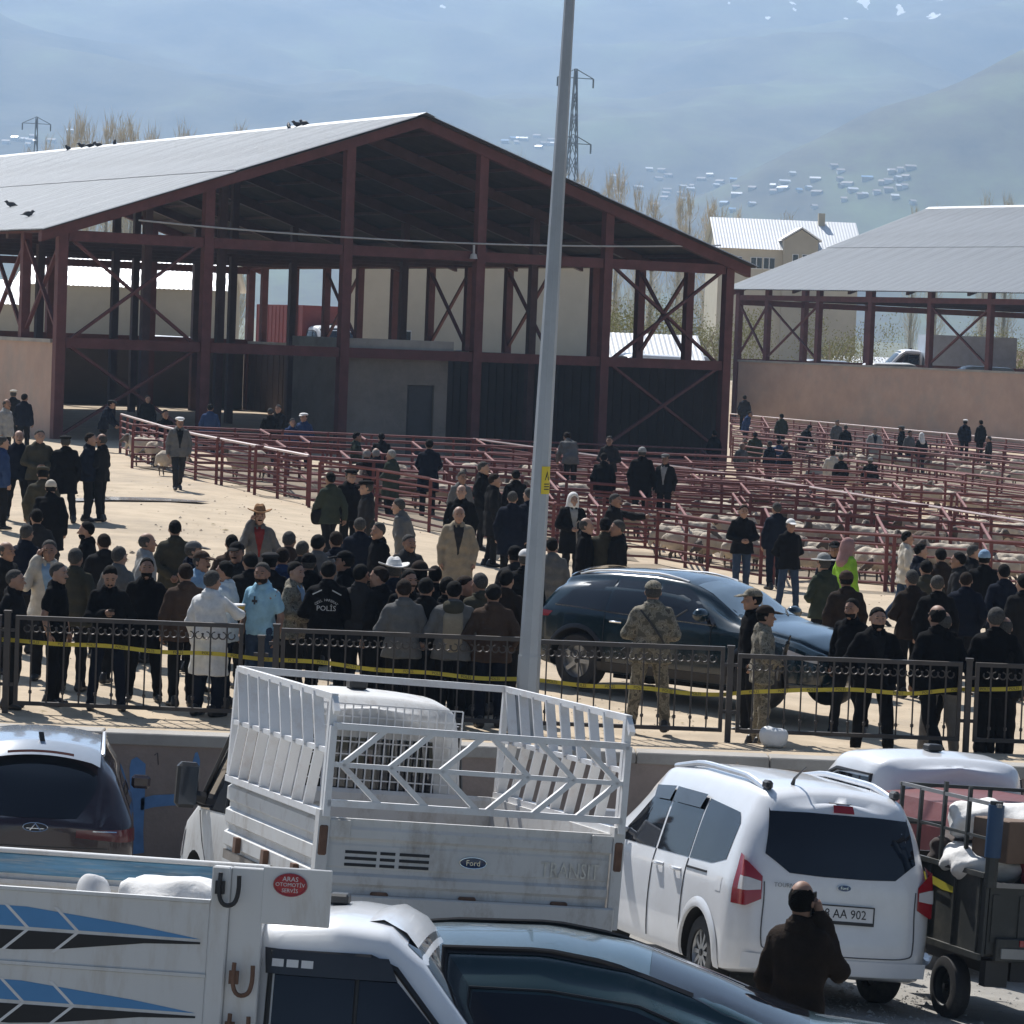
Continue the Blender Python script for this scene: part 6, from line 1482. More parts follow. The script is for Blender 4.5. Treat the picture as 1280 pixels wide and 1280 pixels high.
def jacket_mesh(arms, legs, lean, kind, openf=False):
    key = (arms, legs, lean, kind)
    if key in _cl: return _cl[key]
    J = pose(arms, legs, lean); tp = J['tp']
    hem = {'jacket': .80, 'coat': .58, 'shirt': .86, 'labcoat': .50, 'vest': .82, 'tee': .88}[kind]; fat = {'shirt': -.012, 'tee': -.012, 'coat': .016, 'labcoat': .008}.get(kind, .008)
    def fn(P):
        f = smins([cone(P, tp(-.085, -.01, 1.335), tp(.085, -.01, 1.335), .095 + fat, .095 + fat), cone(P, tp(0, -.015, 1.455), tp(-.15, -.012, 1.385), .060, .052), cone(P, tp(0, -.015, 1.455), tp(.15, -.012, 1.385), .060, .052), ell(P, tp(0, .0, 1.24), (.19 + fat, .135 + fat, .22)), cone(P, tp(-.06, .01, 1.12), tp(.06, .01, 1.12), .125 + fat, .125 + fat), cone(P, tp(-.07, 0, .98), tp(.07, 0, .98), .122 + fat, .122 + fat), cone(P, tp(0, -.01, 1.40), tp(0, -.012, 1.49), .09, .078)], .06)
        sk = cone(P, tp(-.08, 0, .96), (-.105, (J['knL'][1] + J['hipL'][1]) * .35, hem - .08), .125 + fat, .135 + fat * 2); sk2 = cone(P, tp(.08, 0, .96), (.105, (J['knR'][1] + J['hipR'][1]) * .35, hem - .08), .125 + fat, .135 + fat * 2)
        f = smin(f, smin(sk, sk2, .08), .05)
        for k in 'LR':
            up_ = cone(P, J['sh' + k], J['el' + k], .060 + fat, .058 + fat)
            if kind in ('tee',): up_ = cone(P, J['sh' + k], J['sh' + k] * .35 + J['el' + k] * .65, .062, .062); f = smin(f, up_, .03); continue
            fo = cone(P, J['el' + k], J['wr' + k] * .97 + J['el' + k] * .03, .061 + fat, .048 + fat * .6)
            f = smin(f, smin(up_, fo, .03), .025)
        s = P[:, 0]; fold = .005 * np.sin(P[:, 2] * 38 + 9 * s + 3 * np.sin(P[:, 1] * 20)) + .006 * np.sin(P[:, 2] * 17 - 14 * s + P[:, 1] * 11) + .004 * np.sin(P[:, 0] * 52 + 4 * P[:, 2])
        f = f + fold
        d = (P - J['pel']) @ J['up']
        f = np.maximum(f, hem - P[:, 2] + .006 * np.sin(P[:, 0] * 25))
        neckcut = ell(P, tp(0, .015, 1.53), (.060, .066, .045)); f = np.maximum(f, -neckcut)
        return f
    _fn[key] = fn
    pts = np.stack([J[k] for k in ('shL', 'shR', 'elL', 'elR', 'wrL', 'wrR', 'pel')]); lo = pts.min(0) - .16; hi = pts.max(0) + .17
    lo[2] = min(lo[2], hem - .03); lo[1] -= .08; hi[1] += .08
    me = sn_mesh('jacket', fn, np.arange(lo[0], hi[0], .0235), np.arange(lo[1], hi[1], .0235), np.arange(hem - .035, hi[2] + .05, .0235), [CL['black']])
    _cl[key] = me; return me
def trousers_mesh(legs):
    if legs in _cl: return _cl[legs]
    J = pose('down', legs)
    def fn(P):
        f = smins([cone(P, (-.07, 0, .97), (.07, 0, .97), .115, .115), cone(P, J['hipL'], J['hipR'], .108, .108)], .04); L = []
        for k in 'LR': L.append(smins([cone(P, J['hip' + k], J['kn' + k], .098, .074), cone(P, J['kn' + k], J['an' + k], .073, .062)], .03))
        f = smin(f, np.minimum(*L), .03)
        f = f + .004 * np.sin(P[:, 2] * 34 + 12 * P[:, 0]) + .005 * np.sin(P[:, 2] * 60) * np.clip((.35 - P[:, 2]) * 4, 0, 1)
        return np.maximum(np.maximum(f, .05 - P[:, 2]), P[:, 2] - 1.02)
    y0 = min(J['anL'][1], J['anR'][1]) - .16; y1 = max(J['anL'][1], J['anR'][1], J['knR'][1]) + .16; x1 = max(abs(J['anL'][0]), .2) + .12
    me = sn_mesh('trousers', fn, np.arange(-x1, x1, .0235), np.arange(y0, y1, .0235), np.arange(.02, 1.07, .026), [CL['dark']]); _cl[legs] = me; return me
_sh = None
def shoe_mesh():
    global _sh
    if _sh is None:
        fn = lambda P: np.maximum(smins([cone(P, (0, -.07, .045), (0, .06, .04), .045, .043, (1, 1, 1.0)), cone(P, (0, .06, .035), (0, .15, .028), .044, .035, (1.05, 1, .9)), cone(P, (0, -.06, .05), (0, -.05, .11), .045, .045)], .03), -P[:, 2])
        _sh = sn_mesh('shoe', fn, np.arange(-.07, .075, .016), np.arange(-.14, .21, .016), np.arange(-.02, .17, .016), M_shoe)
    return _sh
def hat_mesh(kind):
    if kind in _cl: return _cl[kind]
    sk = lambda P, g=0: smin(ell(P, (0, -.012, .025), (.078 + g, .098 + g, .098 + g)), ell(P, (0, .018, -.045), (.060 + g, .072 + g * .5, .078 + g)), .03)
    nz = lambda P: .0045 * np.sin(P[:, 0] * 120 + 40 * P[:, 1]) * np.sin(P[:, 2] * 110 + P[:, 1] * 90) + .004 * np.sin(P[:, 0] * 47 + P[:, 1] * 31)
    def hair_fn(P):
        cut = np.maximum((P[:, 1] - .030 - .95 * (P[:, 2] - .040)) + .006 * np.sin(P[:, 0] * 150), np.maximum(-.098 - P[:, 2], (P[:, 1] + .012) * .8 - P[:, 2] - .035))
        return np.maximum(sk(P, .0085) + .0075 * (1 - np.clip(-cut / .035, 0, 1)) + .0016 * np.sin(P[:, 0] * 95 + 60 * P[:, 1]) * np.sin(P[:, 2] * 80), cut)
    F = {
     'hair': lambda P: hair_fn(P),
 'bald': lambda P: np.maximum(np.maximum(sk(P, .011) + .007 * (1 - np.clip((.075 - P[:, 2]) * 14, 0, 1)) + nz(P) * .6, P[:, 2] - .085 + .8 * np.clip(P[:, 1] + .02, 0, 1)), np.maximum(P[:, 1] - .012 - .3 * P[:, 2], -.055 - P[:, 2])),
     'flatcap': lambda P: np.minimum(np.maximum(ell(P, (0, .0, .085), (.105, .130, .045)), -(P[:, 2] - .052)), cone(P, (0, .09, .06), (0, .15, .045), .055, .045, (1.2, 1, .18))),
     'cap': lambda P: np.minimum(np.maximum(ell(P, (0, -.008, .04), (.092, .112, .095)), .045 - P[:, 2]), cone(P, (0, .09, .055), (0, .165, .035), .06, .05, (1.15, 1, .15))),
     'knit': lambda P: np.maximum(ell(P, (0, -.012, .035), (.091, .110, .105)) + .002 * np.sin(P[:, 2] * 160), .018 - P[:, 2]),
     'brim': lambda P: np.minimum(np.maximum(ell(P, (0, 0, .07), (.092, .112, .10)), .06 - P[:, 2]), np.maximum(ell(P, (0, 0, .066), (.185, .20, .012 + .0)), -1)),
     'cowboy': lambda P: np.minimum(smin(np.maximum(ell(P, (0, 0, .08), (.088, .108, .125)), .06 - P[:, 2]), 9, .01) + .02 * np.exp(-(P[:, 0] / .03) ** 2) * (P[:, 2] > .16), np.abs(P[:, 2] - .066 - 1.4 * P[:, 0] ** 2) + np.where((P[:, 0] / .18) ** 2 + (P[:, 1] / .20) ** 2 < 1, 0, 1) * .05 - .008),
     'scarf': lambda P: np.maximum(smin(sk(P, .022), cone(P, (0, -.04, -.06), (0, -.07, -.22), .10, .12, (1.1, 1, 1)), .05), (P[:, 1] - .05 - .3 * np.abs(P[:, 2]))),
     'beard': lambda P: np.maximum(np.maximum(ell(P, (0, .022, -.062), (.066, .082, .062)), P[:, 2] + .045 + .25 * (P[:, 1] - .06)), -P[:, 1] + .0),
     'moustache': lambda P: cone(P, (-.024, .098, -.052), (.024, .098, -.052), .009, .009),
    }
    big = kind in ('cowboy', 'brim')
    st = .0135 if not big else .014
    fine = .006 if kind == 'moustache' else st
    me = sn_mesh(kind, F[kind], np.arange(-.22 if big else -.15, .225 if big else .155, fine), np.arange(-.22 if big else -.2, .225, fine), np.arange(-.30 if kind == 'scarf' else -.14, .23, .0075 if big or kind in ('cap', 'flatcap') else fine), [HAIR['black']]); _cl[kind] = me; return me
def colr(o, m):
    o.material_slots[0].link = 'OBJECT'; o.material_slots[0].material = m; return o
prs = random.Random(11)
PEOPLE = {}
def person(x, ytop, face, label, arms='down', legs='stand', kind='jacket', jc='black', tc='dark', head='hair', hc='black', lean=0.0, hy=0.0, hp=0.0, shirt=None, H=None, Y=None, beard=None, sc=None, key=None, group=None, at_lot=False, slim=1.0):
    hatup = {'flatcap': .015, 'cap': .02, 'knit': .03, 'brim': .05, 'cowboy': .09}.get(head, .012)
    s = sc or prs.uniform(.97, 1.03)
    bare = kind in ('tee',)
    me, Mh, J, hm = body_mesh(arms, legs, lean, hy, hp, bare)
    h = (Mh.translation.z + .123 + hatup) * s
    fn = lot_z if at_lot else yard_z
    if Y is None: p = gnd(x, ytop, lambda a, b: fn(a, b) + h); px, py, pz = p.x, p.y, fn(p.x, p.y)
    else: p = at(x, ytop, Y); px, py, pz = p.x, Y, p.z - h
    if Y is None and not at_lot and py < 37.85:      # everyone stands behind the railing
        p = at(x, ytop, 37.85); pz = fn(p.x, 37.85); s *= (p.z - pz) / h; px, py = p.x, 37.85
    # the head leads the body in a lean, so shift back
    rz = rad(180 + face)
    o = link('person', me); sx = s * prs.uniform(.95, 1.08) * slim
    off = Matrix.Rotation(rz, 4, 'Z') @ Vector((Mh.translation.x, Mh.translation.y, 0)) * s
    o.location = (px - off.x, py - off.y, pz); o.rotation_euler = (0, 0, rz); o.scale = (sx, sx, s)
    tag(o, label, 'person', group); colr(o, prs.choice(SKIN))
    j = colr(link({'jacket': 'jacket', 'coat': 'coat', 'shirt': 'shirt', 'labcoat': 'white_coat', 'vest': 'jacket', 'tee': 't_shirt'}[kind], jacket_mesh(arms, legs, lean, kind), o), CL[jc])
    colr(link('trousers', trousers_mesh(legs), o), CL[tc])
    for k in 'LR':
        a = J['an' + k]; sh = link('shoe', shoe_mesh(), o); sh.location = (a[0], a[1], a[2] - .085); sh.rotation_euler = (J['ft' + k], 0, -.15 if k == 'L' else .15); sh.rotation_euler.z *= -1
    if head in ('hair', 'bald', 'scarf'):
        q = link('headscarf' if head == 'scarf' else 'hair', hat_mesh(head), o); colr(q, CL[hc] if head == 'scarf' else HAIR[hc]); q.matrix_local = Mh
    elif head:
        q = colr(link('hair', hat_mesh('bald'), o), HAIR['grey' if prs.random() < .5 else 'black']); q.matrix_local = Mh
        q = colr(link({'flatcap': 'flat_cap', 'cap': 'peaked_cap', 'knit': 'knit_cap', 'brim': 'sun_hat', 'cowboy': 'wide_brim_hat'}[head], hat_mesh(head), o), CL[hc]); q.matrix_local = Mh
    if beard: q = colr(link('beard', hat_mesh('beard'), o), HAIR[beard]); q.matrix_local = Mh
    elif prs.random() < .45: q = colr(link('moustache', hat_mesh('moustache'), o), HAIR['grey' if hc in ('grey', 'white') else 'black']); q.matrix_local = Mh
    if shirt:
        kk = ('shirtf', arms, legs, lean, kind)
        if kk not in _cl:
            jf = _fn[(arms, legs, lean, kind)]; t = J['tp'](0, .08, 1.25); wd = .085 if kind in ('coat', 'jacket') else .05
            def sf(P):
                d = (P - J['pel']) @ J['up'] + .95; return np.maximum(np.maximum(jf(P) - .007, np.abs(P[:, 0]) - np.clip((d - 1.0) * .22, .018, wd)), np.maximum((t[1] - .05) - P[:, 1], np.maximum(1.0 - d, d - 1.47)))
            _cl[kk] = sn_mesh('shirt', sf, np.arange(-.12, .125, .015), np.arange(t[1] - .12, t[1] + .2, .015), np.arange(.9, 1.56, .02), [CL['white']])
        colr(link('shirt_front', _cl[kk], o), CL[shirt])
    if kind in ('jacket', 'coat', 'shirt', 'labcoat', 'tee'):
        kk = ('collar', lean)
        if kk not in _cl:
            def cf(P):
                q = J['tp'](0, -.012, 1.475); d = (P - q) @ J['up']; R_ = np.hypot(P[:, 0], (P - q) @ J['fw'] * .92); F_ = (P - q) @ J['fw']
                return np.maximum(np.abs(R_ - (.088 - .22 * d)) - .013, np.maximum(np.abs(d + .1 * np.clip(F_, 0, 1)) - .036, np.where((F_ > .02) & (np.abs(P[:, 0]) < .022), .02, -1)))
            q = J['tp'](0, -.012, 1.475); _cl[kk] = sn_mesh('collar', cf, np.arange(-.13, .135, .012), np.arange(q[1] - .14, q[1] + .15, .012), np.arange(q[2] - .09, q[2] + .09, .012), [CL['black']])
        colr(link('collar', _cl[kk], j), CL[jc])
    if key: PEOPLE[key] = (o, j, J, hm, Mh)
    return o
B, Cc, Lf, Rt = 180, 0, 270, 90
P_ = person
# ---- far left, by the shed corner
P_(17, 487, 170, 'person with a white cap at the far left by the pink wall', jc='dark', head='flatcap', hc='cream')
P_(31, 492, 160, 'person with black hair in navy jacket right of the white cap by the pink wall', jc='navy')
P_(9, 499, 60, 'person in pale grey jacket among dark coats at the far left', jc='lgrey', hc='grey', head='bald')
P_(24, 538, 10, 'bald person in navy jacket facing the camera at the far left', jc='navy', head='bald', hc='grey', legs='wide')
P_(50, 537, 20, 'grey haired person in dark olive jacket between two navy jackets at far left', jc='olive', hc='grey', arms='front')
P_(4, 545, 120, 'person in blue jacket cut off by the left edge, upper group', jc='blue', hc='grey')
P_(82, 544, 200, 'person seen from behind in a long flaring black coat at left', kind='coat', jc='black', head='flatcap', hc='dark', legs='wide')
P_(114, 541, 80, 'person in navy jacket standing left of the dark suit on the sand', jc='navy', arms='pocket', hc='brown')
P_(127, 542, 250, 'person in dark suit with hands together, casting a shadow on the sand', jc='dark', arms='front', hc='grey', head='bald')
P_(54, 583, 190, 'person with olive cap half hidden behind a stooping black jacket', jc='olive', head='flatcap', hc='olive', hp=-.2)
P_(64, 599, 185, 'stooping person in broad black jacket with white knitted skullcap', kind='coat', jc='black', head='knit', hc='cream', lean=.25)
P_(140, 500, 80, 'person in navy jacket leaning over the corner of the pen rails', jc='navy', arms='rail', lean=.35, head='flatcap', hc='charcoal', Y=96)
P_(185, 494, 20, 'dark clad person in the shade behind the left corner of the pens', jc='dark', hc='grey', Y=102)
P_(207, 512, 30, 'person all in black just left of the man with the white cap and grey jacket', jc='black', Y=90)
P_(225, 521, 15, 'person with white cap and open grey jacket walking beside the pens', jc='grey', tc='charcoal', head='flatcap', hc='white', legs='walk', arms='down', shirt='black')
P_(263, 505, 180, 'person in bright blue jacket in the shade of the big shed', jc='blue', Y=100)
# ---- left crowd by the railing
P_(34, 655, 160, 'grey haired person in navy jacket above the cream jacket at left', jc='navy', hc='grey')
P_(9, 677, 60, 'older person in dark coat cut by the left edge of the crowd', kind='coat', jc='dark', hc='grey', head='bald')
P_(62, 675, 5, 'person in cream jacket and pale blue shirt facing the camera', jc='cream', hc='grey', arms=('down', 'ear'), shirt='sky')
P_(108, 652, 270, 'black haired person in black jacket in profile facing left', jc='black', beard='black')
P_(130, 667, 200, 'person in black with a fur hood behind the black haired profile', jc='dark', head='hair', hc='brown')
P_(95, 685, 170, 'person in grey olive jacket seen from behind beside the black t-shirt', jc='olive', hc='grey', arms='pocket')
P_(185, 666, 100, 'bald person in pale grey jacket facing right on the sand', jc='lgrey', head='bald', hc='grey', arms='back')
P_(74, 703, 70, 'person in black t-shirt with bare arms right behind the left railing panel', kind='tee', jc='black', tc='black', hc='grey', arms='down')
P_(138, 707, 10, 'person in black jacket looking down at a phone behind the railing', jc='black', tc='navy', arms=('pocket', 'phoneview'), hp=-.5, legs='wide', key='phoneview')
P_(184, 697, 8, 'bearded person in black sweater with sunglasses behind the railing', jc='black', tc='black', legs='wide', arms='back', beard='black', hp=.12)
P_(243, 676, 95, 'grey haired person in navy uniform jacket with pale shoulder letters', jc='navy', hc='grey', head='cap')
P_(253, 688, 60, 'person with brown peaked cap and light blue sleeves behind the white coat', jc='sky', head='cap', hc='brown', tc='grey')
P_(266, 713, 150, 'person in long white coat raising an arm, seen from behind at the railing', kind='labcoat', jc='white', tc='navy', hc='grey', arms=('down', 'reach'), key='labcoat')
P_(281, 701, 250, 'dark haired person in white and light blue jacket facing the white coat', jc='paleblue', arms='front', tc='navy')
P_(296, 677, 350, 'person with tall black cap and dark jacket behind the white coat', jc='charcoal', head='cap', hc='black', sc=1.04)
P_(325, 628, 10, 'person with orange brown wide brim hat, red shirt and phone at the ear', jc='grey', shirt='red', head='cowboy', hc='tan', arms=('pocket', 'ear'), key='hatphone', tc='dark')
P_(328, 703, 330, 'person in light blue polo shirt standing at the railing gap', kind='tee', jc='lblue', tc='jeans', hc='grey', arms='down', hy=.3, beard='brown', key='polo')
P_(313, 690, 200, 'dark haired head between the black cap and the light blue polo', jc='dark')
P_(338, 690, 170, 'person in dark jacket directly behind the light blue polo', jc='dark', head='flatcap', hc='charcoal')
P_(353, 684, 190, 'brown haired person in blue jacket right of the light blue polo', jc='blue', hc='brown', arms='pocket')
P_(379, 676, 160, 'grey haired person whose head rises left of the police cap', jc='dark', hc='grey')
P_(386, 690, 200, 'person with black knit cap in the crowd left of the police jacket', jc='black', head='knit', hc='black')
P_(371, 702, 70, 'person in camouflage jacket and pale blue collar left of the police jacket', jc='camo', shirt='sky', arms='front', hy=-.3)
P_(411, 701, 180, 'police officer in black jacket with POLİS lettering, seen from behind', jc='black', tc='black', legs='wide', arms='front', key='polis', sc=1.03)
P_(431, 688, 260, 'police officer in black peaked cap looking left beside the POLİS jacket', jc='black', tc='black', head='cap', hc='black', arms='back')
P_(450, 647, 185, 'grey haired person in navy jacket walking away behind the police officers', jc='navy', hc='grey', legs='walk')
P_(473, 653, 300, 'grey haired person in black jacket facing left behind the white hat', jc='black', hc='grey')
P_(474, 708, 240, 'person in dark suit with striped blue tie beside the white hat', jc='dark', shirt='sky', hc='brown', hy=.3)
P_(493, 694, 200, 'person in dark suit wearing a big white brimmed hat', jc='navy', head='cowboy', hc='white', arms='back', tc='navy')
P_(525, 701, 170, 'person with dark brown brimmed hat right of the white hat', jc='black', head='brim', hc='dbrown')
P_(544, 707, 190, 'black haired person in black jacket right of the brown brimmed hat', jc='black')
P_(512, 712, 30, 'dark clad person squeezed between white hat and brown hat', jc='black', hc='black')
# ---- middle group on the sand
P_(413, 590, 215, 'person in dark green jacket walking left with a bag at the hip', jc='green', tc='dark', legs='walk', arms=('swingf', 'swingb'), key='walker')
P_(439, 586, 30, 'person with flat cap behind the walking dark green jacket', jc='black', head='flatcap', hc='black')
P_(458, 600, 280, 'person with dark cap and charcoal jacket facing the walking man', jc='charcoal', head='flatcap', hc='black')
P_(498, 623, 250, 'stooping grey haired person in long grey jacket by the pens', kind='coat', jc='grey', hc='grey', lean=.2, tc='grey', legs='walk')
P_(447, 540, 100, 'person in dark green jacket at the rails, left of two white heads', jc='green', Y=84)
P_(477, 541, 190, 'dark haired person bent over the rails behind two white heads', jc='dark', lean=.25, arms='rail', Y=82)
P_(459, 561, 160, 'white haired person in dark jacket, left one of a pair at the rails', jc='dark', hc='white', head='bald', Y=76)
P_(470, 560, 200, 'white haired person in dark jacket, right one of a pair at the rails', jc='charcoal', hc='white', head='bald', Y=76.8)
P_(489, 562, 240, 'grey haired person in long dark green coat by the pen corner', kind='coat', jc='green', hc='white', arms='front', Y=74)
P_(537, 549, 182, 'broad back in navy jacket alone inside the pens', kind='coat', jc='navy', hc='black', arms='rail', Y=75, sc=1.05)
P_(578, 589, 30, 'grey haired person behind the dark suits left of the lamp post', jc='grey', hc='grey')
P_(605, 577, 80, 'tall grey haired person in black suit near the white bag', jc='black', hc='grey', sc=1.04, arms='pocket')
P_(619, 592, 100, 'brown haired person in dark coat between two suits by the lamp post', kind='coat', jc='dark', hc='brown')
P_(645, 587, 190, 'black haired person in black jacket half behind the lamp post', jc='black', Y=66)
P_(577, 606, 350, 'grey haired person in black jacket behind the beige coat', jc='black', hc='grey', head='bald')
P_(574, 633, 5, 'person in long beige open coat facing the camera', kind='coat', jc='beige', tc='dark', shirt='charcoal', hc='white', head='bald', arms='down')
P_(641, 614, 180, 'person in navy coat seen from behind left of the lamp post', kind='coat', jc='navy', hc='grey')
P_(661, 610, 220, 'person in blue jacket just left of the lamp post', jc='navy', hc='grey')
P_(338, 510, 190, 'person in black at the rails by the shed, left of the blue jackets', jc='black', hc='grey', Y=96)
P_(348, 506, 340, 'person with dark hair facing out at the rails by the shed', jc='dark', hc='grey', Y=98)
P_(366, 523, 20, 'short person in blue jacket sitting at the rails by the shed', jc='blue', hc='grey', Y=94)
P_(380, 516, 330, 'person in blue jacket with white cap at the rails by the shed', jc='blue', head='flatcap', hc='white', Y=94)
# ---- right of the lamp post
P_(709, 540, 200, 'person in grey jacket bent low over the far pens', jc='grey', lean=.5, arms='rail', hc='brown', Y=86)
P_(762, 545, 350, 'grey haired person standing in the pens right of the lamp post', jc='charcoal', hc='grey', Y=82, arms='front')
P_(755, 566, 180, 'person in black with bent head below the grey haired one in the pens', jc='black', lean=.25, Y=80)
P_(803, 558, 182, 'broad person in black with white skullcap standing in the pens', kind='coat', jc='black', head='knit', hc='lgrey', sc=1.04, Y=78)
P_(832, 567, 340, 'person with flat cap and open dark jacket right of the white skullcap', jc='dark', head='flatcap', hc='grey', shirt='lgrey', Y=78)
P_(717, 616, 15, 'person with white headscarf and long black coat holding a stick', kind='coat', jc='black', head='scarf', hc='white', shirt='lgrey', arms=('down', 'front'), key='stick')
P_(770, 617, 60, 'grey haired person in dark jacket pointing over the rails', jc='dark', hc='grey', arms=('point', 'down'))
P_(734, 647, 80, 'balding person in black jacket in profile behind the blue car', jc='black', head='bald', hc='grey')
P_(757, 646, 185, 'person with black cap and broad brown coat behind the blue car', kind='coat', jc='olive', head='knit', hc='black', sc=1.03)
P_(772, 650, 280, 'person facing left with grey hair beside the brown coat', jc='dark', hc='grey')
P_(657, 686, 175, 'person with white cap partly hidden by the lamp post', jc='black', head='cap', hc='white')
P_(644, 681, 200, 'person with black knit cap left of the lamp post', jc='charcoal', head='knit', hc='black')
P_(560, 721, 160, 'black haired head behind the hooded cream vest', jc='black', Y=39.0)
P_(568, 726, 182, 'person in grey hooded jacket with cream back panel at the railing', jc='grey', tc='black', arms='front', key='hood')
P_(583, 720, 70, 'ruddy faced person looking right between hooded jacket and brown leather jacket', jc='dbrown', hc='brown', Y=39.3)
P_(617, 730, 185, 'person in brown leather jacket seen from behind left of the lamp post', jc='brown', tc='navy', arms='pocket')
P_(817, 725, 178, 'soldier in camouflage seen from behind, legs apart, in front of the blue car', jc='camo', tc='camo', head='cap', hc='camo', legs='wide', arms='front', key='soldier', hp=0, sc=1.03)
P_(941, 735, 280, 'dark clad soldier with camouflage cap looking left beside the bonnet', jc='black', head='cap', hc='camo', tc='dark')
P_(958, 756, 95, 'soldier in camouflage with rifle looking right behind the railing', jc='camo', tc='camo', head='cap', hc='dbrown', arms='front', key='soldier2', legs='stand')
P_(930, 631, 10, 'person in black jacket and jeans with hands clasped at the pens', jc='black', tc='jeans', arms='front', hc='brown')
P_(971, 628, 200, 'person in navy behind the man with the white cap', jc='navy', tc='navy', hc='grey')
P_(989, 648, 15, 'person in black top and blue jeans wearing a white cap', jc='black', tc='jeans', head='cap', hc='white', legs='wide', arms='back')
P_(1030, 691, 215, 'person with pale floppy sun hat and dark green jacket', jc='green', head='brim', hc='lgrey', arms='front')
P_(1044, 676, 350, 'person with black cap facing the camera left of the high visibility vest', jc='navy', head='cap', hc='black')
P_(1061, 673, 120, 'person with red and white headscarf and bright yellow green vest', jc='hivis', head='scarf', hc='pink', key='hivis')
P_(1058, 712, 190, 'brown haired person below the red and white headscarf', jc='dbrown', hc='brown', head='knit')
P_(1065, 748, 330, 'bearded person in black walking behind the man facing the camera', jc='black', beard='black', legs='walk')
P_(1098, 759, 8, 'bearded person in black shirt and jacket facing the camera at the railing', jc='black', tc='black', beard='black', legs='wide', arms='pocket', shirt='dark')
P_(1135, 664, 95, 'person in cream jacket and grey jeans striding behind the crowd on the right', jc='cream', tc='jeans', legs='walk', arms='front')
P_(1152, 679, 100, 'black haired person in navy jacket right of the cream jacket', jc='navy')
P_(1176, 685, 190, 'dark haired person in dark brown jacket in the right crowd', jc='dbrown')
P_(1198, 690, 250, 'dark haired person in charcoal jacket right of the dark brown jacket', jc='charcoal')
P_(1172, 719, 180, 'grey haired person in black jacket in the middle of the right crowd', jc='black', hc='grey')
P_(1218, 681, 100, 'grey haired person half behind the blue beanie', jc='dark', hc='grey')
P_(1231, 686, 170, 'tall person in long black coat with blue grey beanie', kind='coat', jc='black', head='knit', hc='sky', sc=1.04, legs='wide')
P_(1172, 756, 200, 'balding person hidden behind the grey trousers man', jc='black', head='bald', hc='black', legs='walk')
P_(1180, 764, 178, 'bald person in black jacket and grey trousers seen from behind', jc='black', tc='ltrous', head='bald', hc='grey', legs='wide', arms='front')
P_(1246, 759, 170, 'grey haired person in black at the right edge of the railing', jc='black', hc='grey')
P_(1257, 771, 160, 'bald person in dark suit right of the grey haired one at right edge', jc='dark', head='bald', hc='grey')
P_(1279, 718, 200, 'person in dark coat cut off by the right edge', kind='coat', jc='dark')
# ---- far pens under the pink wall
P_(931, 494, 180, 'person standing up on the top rails beside the shed post', jc='charcoal', Y=150)
P_(938, 514, 60, 'person in blue jacket crouched under the one on the rails', jc='blue', lean=.3, Y=148)
P_(977, 517, 200, 'person in green jacket leaning on rails under the pink wall', jc='green', Y=140)
P_(1012, 531, 120, 'person bent over a pen under the pink wall', jc='black', lean=.5, arms='rail', Y=138)
P_(1047, 525, 20, 'grey haired person left of a pair under the pink wall', jc='grey', hc='grey', Y=140)
P_(1057, 531, 190, 'dark person right of a pair under the pink wall', jc='black', hc='grey', Y=136)
P_(1094, 535, 5, 'person with open pale coat in the far pens', kind='coat', jc='lgrey', shirt='navy', hc='grey', Y=132)
P_(1127, 532, 250, 'person in black with grey cap in the far pens', jc='black', head='flatcap', hc='grey', Y=134)
P_(1138, 538, 30, 'person in grey right of the grey cap in the far pens', jc='grey', Y=131)
P_(1152, 541, 200, 'dark person with white headscarf in the far pens', jc='black', head='scarf', hc='white', Y=130)
P_(1207, 524, 150, 'person in navy jacket with white cap at the pink wall on the right', jc='navy', head='flatcap', hc='white', Y=134)
P_(1226, 525, 210, 'black haired person right of the white cap at the pink wall', jc='black', Y=134)
P_(1236, 545, 260, 'tall person in dark grey standing free at the right end of the far pens', jc='charcoal', tc='charcoal', hc='grey', Y=126)
P_(928, 553, 30, 'person in pale grey jacket at the near corner of the shed post', jc='grey', hc='white', head='bald', Y=118)
P_(944, 540, 190, 'person in dark green behind the pale grey jacket near the shed post', jc='green', Y=124)
P_(962, 551, 220, 'person in navy with arm out, left of the bright blue jacket', jc='navy', hc='grey', Y=117)
P_(974, 549, 170, 'person in bright blue jacket in the far pens', jc='blue', Y=120)
P_(983, 557, 140, 'person in dark navy right of the bright blue jacket', jc='navy', hc='grey', Y=115)
P_(1041, 562, 182, 'person in cream jacket seen from behind in the far pens', jc='cream', hc='brown', Y=108)
P_(1051, 568, 200, 'dark person right of the cream jacket in the far pens', jc='black', hc='grey', Y=106)
P_(1088, 571, 185, 'broad person in black with white skullcap in the far pens', kind='coat', jc='black', head='knit', hc='lgrey', Y=106)
P_(893, 538, 200, 'dark person in the shadow of the shed right corner', jc='black', Y=116)
P_(858, 530, 30, 'dim person inside the shed at the right bay', jc='dbrown', Y=123)
